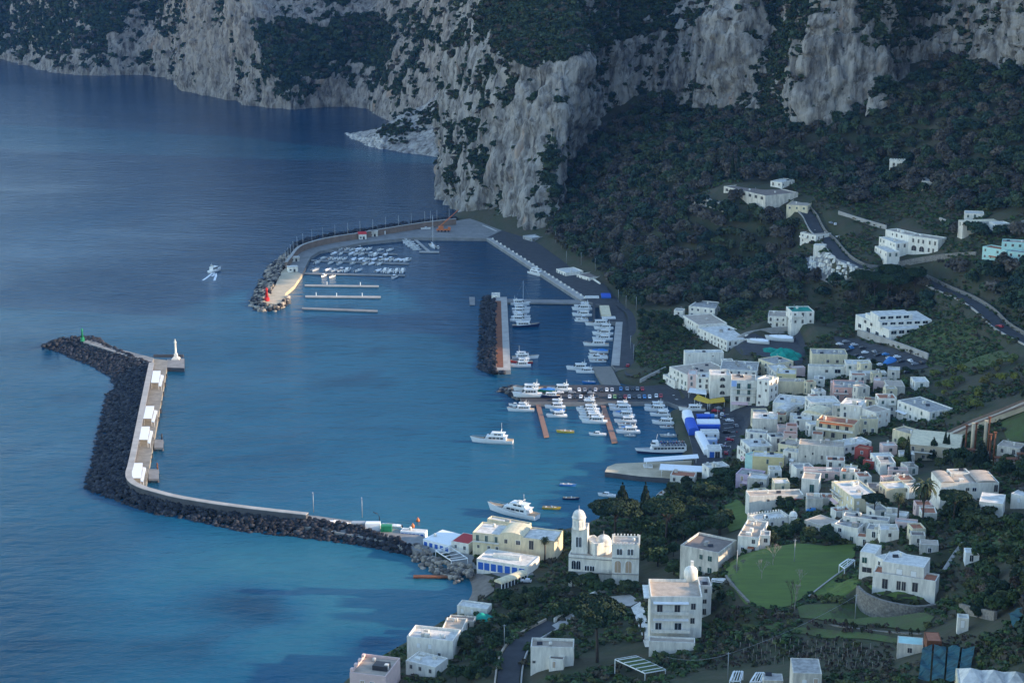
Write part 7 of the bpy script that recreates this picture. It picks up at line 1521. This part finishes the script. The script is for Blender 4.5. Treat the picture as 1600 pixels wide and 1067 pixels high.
# ------------------------------------------------------------------ foliage made of many leaf clumps
def leaf_quads(c, nrm, size):
    n = len(c); r = RNG.normal(size=(n, 3)); nn = nrm + .55 * RNG.normal(size=(n, 3)); nn /= np.linalg.norm(nn, axis=1, keepdims=True) + 1e-9
    a = np.cross(nn, r); a /= np.linalg.norm(a, axis=1, keepdims=True) + 1e-9; b = np.cross(nn, a); s = np.asarray(size)[:, None] * .5
    asp = RNG.uniform(.55, 1.0, (n, 1)); V = np.stack([c - a * s - b * s * asp, c + a * s * RNG.uniform(.5, 1, (n, 1)) - b * s * asp, c + a * s + b * s * asp, c - a * s * RNG.uniform(.5, 1, (n, 1)) + b * s * asp], 1); return V.reshape(-1, 3)
def blob_points(blobs, n):
    """points on the outer skin of overlapping ellipsoids (x,y,z,rx,ry,rz)"""
    B_ = np.array(blobs); wgt = (B_[:, 3] * B_[:, 5] + B_[:, 3] ** 2); i = RNG.choice(len(B_), n * 2, p=wgt / wgt.sum()); d = RNG.normal(size=(n * 2, 3)); d /= np.linalg.norm(d, axis=1, keepdims=True)
    d[:, 2] = np.where(d[:, 2] < -.35, -d[:, 2], d[:, 2]); rad = RNG.uniform(.78, 1.06, (n * 2, 1)); c = B_[i, :3] + d * B_[i, 3:6] * rad; ok = np.ones(n * 2, bool)
    for q in B_: ok &= (((c - q[:3]) / (q[3:6] * .8)) ** 2).sum(1) > 1
    c, d = c[ok][:n], d[ok][:n]; return c, d
def round_blobs(k, w, h, seed, z0=.25):
    rg = np.random.default_rng(seed); out = [(0, 0, h * .55, w * .33, w * .33, h * .36)]
    for j in range(k):
        a = rg.uniform(0, 6.28); rr = rg.uniform(.18, .36) * w; out.append((rr * math.cos(a), rr * math.sin(a), h * rg.uniform(z0 + .12, .78), w * rg.uniform(.15, .25), w * rg.uniform(.15, .25), h * rg.uniform(.13, .22)))
    return out
def crown_local(kind, seed, n, leaf):
    if kind == 'round': bl = round_blobs(8, 1, 1, seed)
    elif kind == 'pine':
        rg = np.random.default_rng(seed); bl = [(0, 0, .86, .30, .30, .10)]
        for j in range(9): a = j * .7 + rg.uniform(-.2, .2); rr = rg.uniform(.2, .38); bl.append((rr * math.cos(a), rr * math.sin(a), rg.uniform(.76, .88), rg.uniform(.14, .2), rg.uniform(.14, .2), rg.uniform(.06, .1)))
    elif kind == 'cypress': bl = [(0, 0, .12 + .8 * t, .5 * (.95 * (1 - t) ** .75 + .06), .5 * (.95 * (1 - t) ** .75 + .06), .1) for t in np.linspace(0, 1, 9)]
    elif kind == 'shrub': bl = round_blobs(5, 1, 1, seed, .05)
    c, d = blob_points(bl, n); nl = len(c); V = leaf_quads(c, d, RNG.uniform(.7, 1.35, nl) * leaf); T = np.repeat(RNG.uniform(.75, 1.22, nl), 4); return V, T
def forest(name, label, pts, hw, tints, variants, n, leaf):
    Vs, Ts = [], []
    lib = [crown_local('round', 100 + k, n, leaf) for k in range(variants)]
    for (p, (h, w_)) in zip(pts, hw):
        V, T = lib[RNG.integers(variants)]; v = rotz(V, RNG.uniform(0, 6.28)) * np.array([w_, w_ * RNG.uniform(.85, 1.1), h]) + np.array(p); Vs.append(v); t = np.array(tints[RNG.integers(len(tints))]) * RNG.uniform(.75, 1.25); Ts.append(T[:, None] * t)
    V = np.concatenate(Vs); T = np.concatenate(Ts); o = link(name, np_mesh(name, V, np.arange(len(V)).reshape(-1, 4), M['leaves'], False, T)); tag(o, label, kind='stuff'); return o
EVER = [(.030, .054, .030), (.040, .066, .034), (.023, .044, .030), (.052, .070, .034)]
BROWN = [(.078, .068, .055), (.092, .080, .064), (.064, .058, .048), (.062, .064, .042)]
MIXW = EVER + BROWN
def excl_mask(q, lists):
    m = np.zeros(len(q), bool)
    for poly in lists:
        a = np.array([list(v)[:2] for v in poly]); lo, hi_ = a.min(0), a.max(0); c = (q[:, 0] > lo[0]) & (q[:, 0] < hi_[0]) & (q[:, 1] > lo[1]) & (q[:, 1] < hi_[1]); k = np.where(c & ~m)[0]
        if len(k): m[k[inpoly(q[k], a)]] = True
    return m
def nearest_sq(q, r):                                # keep points at least r apart (grid thinning)
    seen = {}; out = []
    for i, (x, y) in enumerate(q):
        gi, gj = int(x // r), int(y // r); ok = True
        for a in (-1, 0, 1):
            for b in (-1, 0, 1):
                for j in seen.get((gi + a, gj + b), ()):
                    if (q[j, 0] - x) ** 2 + (q[j, 1] - y) ** 2 < r * r: ok = False; break
        if ok: seen.setdefault((gi, gj), []).append(i); out.append(i)
    return np.array(out, int)
def land_points(n, spacing, polys, xr=(-100, 520), yr=(380, 1640), inside=True):
    q = np.stack([RNG.uniform(*xr, n), RNG.uniform(*yr, n)], 1); z = np.array([ground(x, y) for x, y in q]); q, z = q[z > 1.5], z[z > 1.5]
    u, v = proj(q[:, 0], q[:, 1], z); pix = np.stack([u, v], 1); m = np.zeros(len(q), bool)
    for p in polys: m |= inpoly(pix, p)
    q, z = q[m], z[m]; ok = ~excl_mask(q, EXCL + NOGROW); q, z = q[ok], z[ok]; k = nearest_sq(q, spacing); return np.c_[q[k], z[k]]
WOOD = [[(862, 372), (850, 300), (900, 235), (1000, 160), (1150, 150), (1260, 170), (1390, 150), (1470, 90), (1700, 60), (1700, 325), (1480, 335), (1440, 300), (1310, 322), (1285, 285), (1130, 286), (1085, 302), (1085, 317), (1140, 315), (1190, 322), (1240, 345), (1245, 425), (1330, 455), (1330, 475), (1200, 470), (1150, 500), (1060, 478), (990, 486), (955, 445), (925, 420), (893, 410)],
        [(1480, 420), (1600, 410), (1700, 400), (1700, 520), (1600, 505), (1560, 470), (1500, 445)], [(1320, 430), (1440, 440), (1465, 485), (1340, 480)], [(1480, 360), (1600, 362), (1600, 375), (1480, 372)]]
wp = land_points(60000, 6.3, WOOD); wp = wp[wp[:, 1] > 700]; ex = land_points(40000, 7.5, [[(1615, -200), (2600, -400), (2600, 1500), (1700, 1500), (1615, 1000)]], xr=(100, 700), yr=(335, 1500)); wp = np.concatenate([wp, ex])
hw = [(RNG.uniform(7, 12), RNG.uniform(8, 12.5)) for _ in wp]; wp[:, 2] -= 1.5
forest('woodland', 'dark mixed woodland covering the slopes under the cliffs', wp, hw, MIXW, 12, 240, .17)
# scrub and trees on the cliffs where the rock lies flatter
def strip_scrub(g, veg, name, label, n, hr, zmax=420, leafn=60):
    du = np.gradient(g, axis=1); dv = np.gradient(g, axis=0); area = np.linalg.norm(np.cross(du, dv), axis=2).ravel(); f = g.reshape(-1, 3)
    pr = area * np.clip((veg - .0) * 6, 0, 1) * (f[:, 2] > 4) * (f[:, 2] < zmax); u, v = proj(f[:, 0], f[:, 1], f[:, 2]); pr = pr * (u > -60) * (u < 1680) * (v > -60)
    k = RNG.choice(len(f), n, p=pr / pr.sum()); p = f[k] + RNG.normal(size=(n, 3)) * .6; p[:, 2] -= .8; s = RNG.uniform(*hr, n) * (.6 + .5 * np.clip(veg[k] * 3, 0, 1)); hw = [(a * RNG.uniform(.8, 1.1), a * RNG.uniform(.9, 1.4)) for a in s]
    forest(name, label, p, hw, EVER * 3 + BROWN[:2], 8, leafn, .3)
strip_scrub(g_main, v_main, 'cliff_scrub', 'dark scrub and trees on the ledges and top of the near cliff', 11000, (3.0, 6.5))
strip_scrub(g_far, v_far, 'far_scrub', 'dark scrub covering the far cliffs', 8000, (4.5, 9))
strip_scrub(g_tal, v_tal, 'point_scrub', 'dark scrub between the two arms of rubble on the rocky point', 500, (2.5, 5))
# undergrowth between the houses
LANDALL = [[(540, 1200), (600, 1030), (700, 940), (690, 870), (760, 840), (900, 820), (1000, 800), (1060, 740), (1110, 690), (1080, 610), (985, 590), (985, 490), (1250, 470), (1245, 350), (1080, 340), (1070, 290), (1700, 240), (1700, 1200)]]
up_ = land_points(110000, 1.7, LANDALL, xr=(-80, 480), yr=(380, 1330)); nn = fbm(np.c_[up_[:, :2] / 30, np.zeros(len(up_))], 3, 31); up_ = up_[nn > -.35][:26000]
hw = [(RNG.uniform(.8, 2.6), RNG.uniform(1.6, 3.6)) for _ in up_]; up_[:, 2] -= .3
forest('undergrowth', 'low scrub, vines and weeds filling the gardens and terraces', up_, hw, [(.06, .10, .03), (.045, .078, .03), (.09, .10, .036), (.095, .08, .05), (.055, .09, .04)], 10, 32, .34)
# vines and weeds in rows on the lower terraces
def strips(polys, n, name, label, hr, tints):
    q = land_points(n, .9, polys, xr=(-20, 300), yr=(360, 960)); m = np.sin(q[:, 1] * 2.1 + q[:, 0] * .25) > -.25; q = q[m]; q[:, 2] -= .2; forest(name, label, q, [(RNG.uniform(*hr), RNG.uniform(.9, 1.6)) for _ in q], tints, 8, 22, .36)
strips([[(1095, 985), (1250, 990), (1400, 1008), (1400, 1066), (1290, 1066), (1240, 1035), (1095, 1050)], [(1440, 1000), (1620, 990), (1620, 1040), (1450, 1020)]], 110000, 'vines', 'rows of bare brown and green vines on the lower terraces', (.7, 1.8), [(.05, .06, .03), (.075, .055, .042), (.04, .055, .025), (.06, .05, .04)])
strips([[(1105, 945), (1180, 955), (1262, 958), (1260, 972), (1120, 970)], [(1260, 968), (1330, 975), (1440, 990), (1430, 998), (1260, 985)]], 80000, 'weeds', 'tangled brownish weeds on the banks below the lawn', (1.2, 2.6), [(.10, .075, .065), (.08, .06, .05), (.05, .06, .03)])
strips([[(1392, 538), (1466, 500), (1520, 500), (1530, 532), (1592, 560), (1510, 582), (1450, 562)], [(1498, 814), (1545, 802), (1600, 808), (1620, 850), (1570, 868), (1520, 856)]], 70000, 'crop_rows', 'thin crop rows and weeds on the grass slopes', (.5, 1.3), [(.07, .12, .035), (.10, .12, .04), (.06, .10, .03)])
# ------------------------------------------------------------------ single trees
def tree_lib(kind, variants, n, leaf, tints, seed):
    out = []
    for k in range(variants):
        V, T = crown_local(kind, seed + k, n, leaf); t = np.array(tints[k % len(tints)]); me = np_mesh('crown', V, np.arange(len(V)).reshape(-1, 4), M['leaves'], False, T[:, None] * t)
        b = MB(); rg = random.Random(seed + k)
        if kind == 'pine':
            b.tube([(0, 0, -.08), (.01, .005, .3), (.02, -.01, .62), (.015, 0, .8)], [.028, .022, .018, .01], 0, 7)
            for j in range(6): a = j * 1.05 + rg.uniform(-.2, .2); b.tube([(.015, 0, .5 + .03 * j), (.14 * math.cos(a), .14 * math.sin(a), .7), (.3 * math.cos(a), .3 * math.sin(a), .82)], [.012, .009, .004], 0, 5)
        elif kind == 'cypress': b.tube([(0, 0, -.05), (0, 0, .5)], [.05, .02], 0, 6)
        else:
            b.tube([(0, 0, -.12), (.02, .01, .22), (.0, .02, .5)], [.045, .034, .02], 0, 7)
            for j in range(4): a = j * 1.6 + rg.uniform(-.3, .3); b.tube([(.01, .01, .25 + .05 * j), (.16 * math.cos(a), .16 * math.sin(a), .5), (.26 * math.cos(a), .26 * math.sin(a), .66)], [.018, .012, .006], 0, 5)
        out.append((me, b.mesh('trunk', M['bark'])))
    return out
LIB = {'round': tree_lib('round', 8, 620, .125, [(.032, .058, .022), (.042, .070, .026), (.024, .044, .022), (.056, .072, .028)], 300), 'light': tree_lib('round', 4, 520, .13, [(.15, .16, .035), (.12, .14, .035), (.09, .12, .035), (.13, .12, .04)], 340),  # light set: sunshine on the crowns is put into their yellow-green tints
       'bare': tree_lib('round', 3, 260, .11, [(.10, .075, .055), (.085, .065, .05), (.12, .095, .07)], 360), 'pine': tree_lib('pine', 3, 5200, .045, [(.022, .042, .018), (.026, .050, .020), (.018, .036, .018)], 380), 'cypress': tree_lib('cypress', 2, 700, .12, [(.016, .030, .016), (.020, .036, .018)], 400),
       'shrub': tree_lib('shrub', 6, 260, .2, [(.030, .050, .020), (.045, .062, .024), (.024, .040, .020), (.06, .06, .03)], 420)}
KNAME = {'round': 'broad_tree', 'light': 'broad_tree', 'bare': 'bare_tree', 'pine': 'umbrella_pine', 'cypress': 'cypress', 'shrub': 'shrub'}
TCOUNT = 0
def tree(kind, p, h, w_, label, group=None):
    global TCOUNT
    TCOUNT += 1; cr, tr = random.choice(LIB[kind]); r = empty(KNAME[kind], p, random.uniform(0, 6.28)); r.scale = (w_, w_ * random.uniform(.9, 1.1), h); tag(r, label, 'shrub' if kind == 'shrub' else 'tree', group); link('crown', cr, r)
    if kind != 'shrub': link('trunk', tr, r)
    return r
def tree_px(kind, bx, by, top, wpx, label, group=None):
    p = at(bx, by); s = F / (p - cam.location).length; return tree(kind, p, (by - top) / s / .94, wpx / s, label, group)
tree_px('pine', 960, 846, 781, 84, 'wide umbrella pine leaning over the bay beside the domed villa tower'); tree_px('pine', 1040, 850, 782, 74, 'big round-topped pine right of the wide umbrella pine'); tree_px('pine', 933, 1034, 934, 98, 'large umbrella pine standing alone above the coast road bend')
for k, (x, y, w_) in enumerate([(1342, 478, 36), (1366, 482, 40), (1386, 484, 40), (1406, 482, 42), (1428, 476, 38), (1392, 470, 44)]): tree_px('pine', x, y, y - 54, w_, f'tall pine, {ordn(k)} in the stand behind the modern terraced building', 'pines behind the modern terraced building')
tree_px('pine', 1490, 815, 768, 52, 'dark pine in front of the big wavy roofed house'); tree_px('pine', 1365, 812, 772, 42, 'dark pine left of the short palm'); tree_px('pine', 1130, 756, 732, 40, 'dark flat-topped pine behind the excursion pier')
for x, y, t, w_, l in ((1417, 730, 681, 13, 'lone dark cypress standing tall among the white roofs'), (1476, 708, 674, 10, 'narrow cypress in front of the warehouse roof'), (1481, 708, 678, 8, 'second slender cypress close to the narrow one by the warehouse'), (1458, 716, 685, 24, 'broad dark conifer left of the narrow warehouse cypress'), (1533, 730, 690, 28, 'dark conifer in front of the rusty columns'), (1008, 806, 756, 24, 'pointed dark conifer at the shore behind the pines'), (972, 804, 756, 30, 'dark conifer at the shore beside the half hidden boat'), (977, 905, 886, 22, 'small dark conifer at the right foot of the Moorish villa'), (1144, 282, 238, 8, 'pale yellow slender poplar, left of two above the hotel'), (1153, 282, 232, 9, 'pale yellow slender poplar, right of two above the hotel')): tree_px('cypress', x, y, t, w_, l)
def palm(bx, by, top, wpx, label, dark=True):
    p = at(bx, by); s = F / (p - cam.location).length; h = (by - top) / s / .94; w_ = wpx / s / 2; r = empty('palm_tree', p); tag(r, label, 'palm'); b = MB(); b.tube([(0, 0, -.5), (.1, 0, h * .4), (.0, .1, h - w_ * .45)], [.42, .3, .26], 0, 8); b.build('trunk', M['bark'], r); V, T = [], []; hz = h - w_ * .45
    for k in range(44):
        a = k * 2.399; el = 1.25 - 1.9 * (k / 44); L_ = w_ * random.uniform(.85, 1.1); pts = [np.array([L_ * t * math.cos(el - 1.1 * t * t) * math.cos(a), L_ * t * math.cos(el - 1.1 * t * t) * math.sin(a), hz + L_ * t * math.sin(el - 1.1 * t * t)]) for t in np.linspace(0, 1, 6)]; side = np.array([-math.sin(a), math.cos(a), 0])
        for i in range(5):
            w0, w1 = L_ * .11 * math.sin(math.pi * (i / 5 * .85 + .12)), L_ * .11 * math.sin(math.pi * ((i + 1) / 5 * .85 + .12))
            for sg in (-1, 1): V += [pts[i], pts[i + 1], pts[i + 1] + sg * side * w1 + np.array([0, 0, -w1 * .5]), pts[i] + sg * side * w0 + np.array([0, 0, -w0 * .5])]; T += [(.045, .06, .028) if k < 32 else (.10, .085, .045)] * 4
    V = np.array(V); link('fronds', np_mesh('fronds', V, np.arange(len(V)).reshape(-1, 4), M['leaves'], False, np.array(T)), r); return r
palm(1441, 822, 752, 48, 'tall palm with long drooping fronds among the white cottages'); palm(1402, 822, 772, 24, 'short palm with a thick shaggy trunk beside the low white house'); palm(851, 878, 839, 18, 'palm in front of the cream seafront house'); palm(1125, 836, 803, 24, 'palm left of the stepped white house'); palm(1068, 850, 822, 22, 'palm under the big round-topped pine'); palm(1268, 725, 708, 10, 'small palm before the long cream house'); palm(800, 690 + 300, 975, 14, 'small palm by the coast road bend'); palm(1000, 985, 965, 14, 'small palm on the terraces beside the paved ramp'); palm(1005, 1000, 980, 12, 'low palm at the foot of the paved ramp')
CL = [('round', 16, (4.5, 8), [(890, 898), (1005, 898), (1010, 930), (960, 935), (900, 945)], 'tree in the garden before the Moorish villa'), ('round', 20, (6, 9), [(1000, 835), (1130, 800), (1140, 835), (1062, 848), (1055, 900), (1010, 880)], 'tree in the wood behind the three-storey house'),
      ('round', 22, (4.5, 8), [(1050, 762), (1145, 745), (1150, 792), (1060, 805)], 'tree in the grove behind the excursion pier'), ('round', 34, (3.5, 6.5), [(725, 965), (790, 930), (880, 930), (890, 960), (800, 1000), (790, 1066), (700, 1066), (720, 1010)], 'tree in the wood left of the coast road'),
      ('round', 34, (4, 8), [(1480, 900), (1520, 840), (1640, 800), (1640, 1000), (1510, 960)], 'tree on the dark slope at the right edge'), ('round', 16, (3, 5), [(1190, 742), (1240, 740), (1250, 800), (1195, 812), (1165, 800)], 'tree around the red awning bungalow'),
      ('round', 16, (4, 6.5), [(1185, 862), (1215, 838), (1260, 822), (1330, 842), (1335, 852), (1250, 850)], 'tree in the hedge behind the lawn'), ('light', 34, (3, 5.5), [(1440, 592), (1520, 572), (1640, 560), (1640, 632), (1560, 640), (1480, 640)], 'sun-tinted yellow-green tree in the orchard above the viaduct'),
      ('round', 18, (4, 7), [(1420, 705), (1500, 708), (1600, 735), (1600, 755), (1440, 738)], 'tree in the belt below the rusty columns'), ('round', 18, (4, 7), [(1000, 492), (1060, 500), (1080, 545), (1015, 560), (995, 530)], 'tree on the bank beside the harbour road'),
      ('round', 24, (3.5, 7), [(1440, 790), (1510, 805), (1570, 790), (1500, 850), (1430, 830)], 'tree in the gardens below the big wavy roofed house'), ('bare', 12, (4, 7), [(1490, 905), (1640, 850), (1640, 940), (1520, 950)], 'leafless brownish tree on the dark right slope'), ('light', 8, (4, 7), [(1400, 690), (1440, 695), (1440, 730), (1405, 735)], 'sun-tinted yellow-green tree around the lone cypress'),
      ('shrub', 14, (1.5, 3), [(742, 885), (790, 892), (775, 905), (745, 898)], 'shrub between the pavilion and the beach'), ('shrub', 22, (1.5, 3), [(1120, 950), (1190, 958), (1260, 965), (1250, 975), (1130, 972)], 'shrub on the bank below the lawn'), ('shrub', 20, (1.5, 3.2), [(1130, 895), (1165, 948), (1120, 960), (1105, 920)], 'shrub beside the lawn wall'),
      ('round', 14, (4, 6), [(1200, 505), (1330, 480), (1330, 505), (1215, 520)], 'tree left of the modern terraced building'), ('shrub', 20, (1.5, 3.5), [(1330, 560), (1450, 578), (1440, 600), (1420, 590)], 'shrub below the car yard'), ('round', 10, (3, 5), [(1265, 690), (1330, 705), (1380, 735), (1330, 745), (1270, 720)], 'round tree below the long cream house')]
for kind, n, hr, poly, txt in CL:
    q = land_points(9000, 1.8 if kind == 'shrub' else 3.2, [poly], xr=(-80, 420), yr=(380, 1100))
    if len(q) == 0: continue
    q = q[RNG.permutation(len(q))][:n]; u = proj(q[:, 0], q[:, 1], q[:, 2])[0]; q = q[np.argsort(u)]
    for k, p in enumerate(q):
        h = random.uniform(*hr); lead = {'round': 'dark green', 'light': '', 'bare': '', 'shrub': 'dark'}[kind]; tree(kind, Vector(p) - Vector((0, 0, .2)), h, h * random.uniform(.85, 1.25), f'{lead} {txt}, {ordn(k)} from left'.strip(), txt.replace('tree ', 'trees ', 1).replace('shrub ', 'shrubs ', 1))
# pale leafless trees on the lawn
def bare(bx, by, hpx, label, m, spread=.5):
    p = at(bx, by); s = F / (p - cam.location).length; h = hpx / s / .94; r = empty('bare_tree', p); tag(r, label, 'tree'); b = MB(); rg = random.Random(bx)
    def br(a, d, L_, rad, dep):
        e = a + d * L_; b.tube([a, (a + e) / 2 + Vector((rg.uniform(-.05, .05), rg.uniform(-.05, .05), 0)) * L_, e], [rad, rad * .8, rad * .6], 0, 5)
        if dep: 
            for _ in range(3): br(e, (d + Vector((rg.uniform(-1, 1), rg.uniform(-1, 1), rg.uniform(-.1, .6))) * spread).normalized(), L_ * .72, rad * .6, dep - 1)
    br(Vector((0, 0, -.2)), Vector((0, 0, 1)), h * .34, .14, 4); b.build('branches', M[m], r); return r
bare(1208, 884, 36, 'pale leafless tree at the back of the lawn', 'pale_bark', .8); bare(1190, 905, 32, 'pale leafless tree in the middle of the lawn', 'pale_bark', .7); bare(1250, 918, 30, 'thin pale leafless tree right on the lawn', 'pale_bark', .6); bare(1237, 952, 46, 'bushy brown leafless tree at the lower edge of the lawn', 'bark', .35); bare(1242, 954, 44, 'brown leafless tree close behind the bushy one on the lawn edge', 'pale_bark', .35)
# ------------------------------------------------------------------ air
def haze(density, col):
    b = MB(); b.box((0, 3000, -30), (6400, 7000, 540)); o = b.build('haze', []); tag(o, kind='stuff'); o['label'] = 'blue air between the viewer and the far cliffs'; m = bpy.data.materials.new('haze'); m.use_nodes = True; n = m.node_tree.nodes
    n.remove(n['Principled BSDF']); v = n.new('ShaderNodeVolumePrincipled'); v.inputs['Density'].default_value = density; v.inputs['Color'].default_value = (*col, 1); v.inputs['Anisotropy'].default_value = .0; m.node_tree.links.new(v.outputs[0], n['Material Output'].inputs['Volume']); o.data.materials.append(m)
haze(0.000018, (.12, .38, 1.0))
finish_terrain()
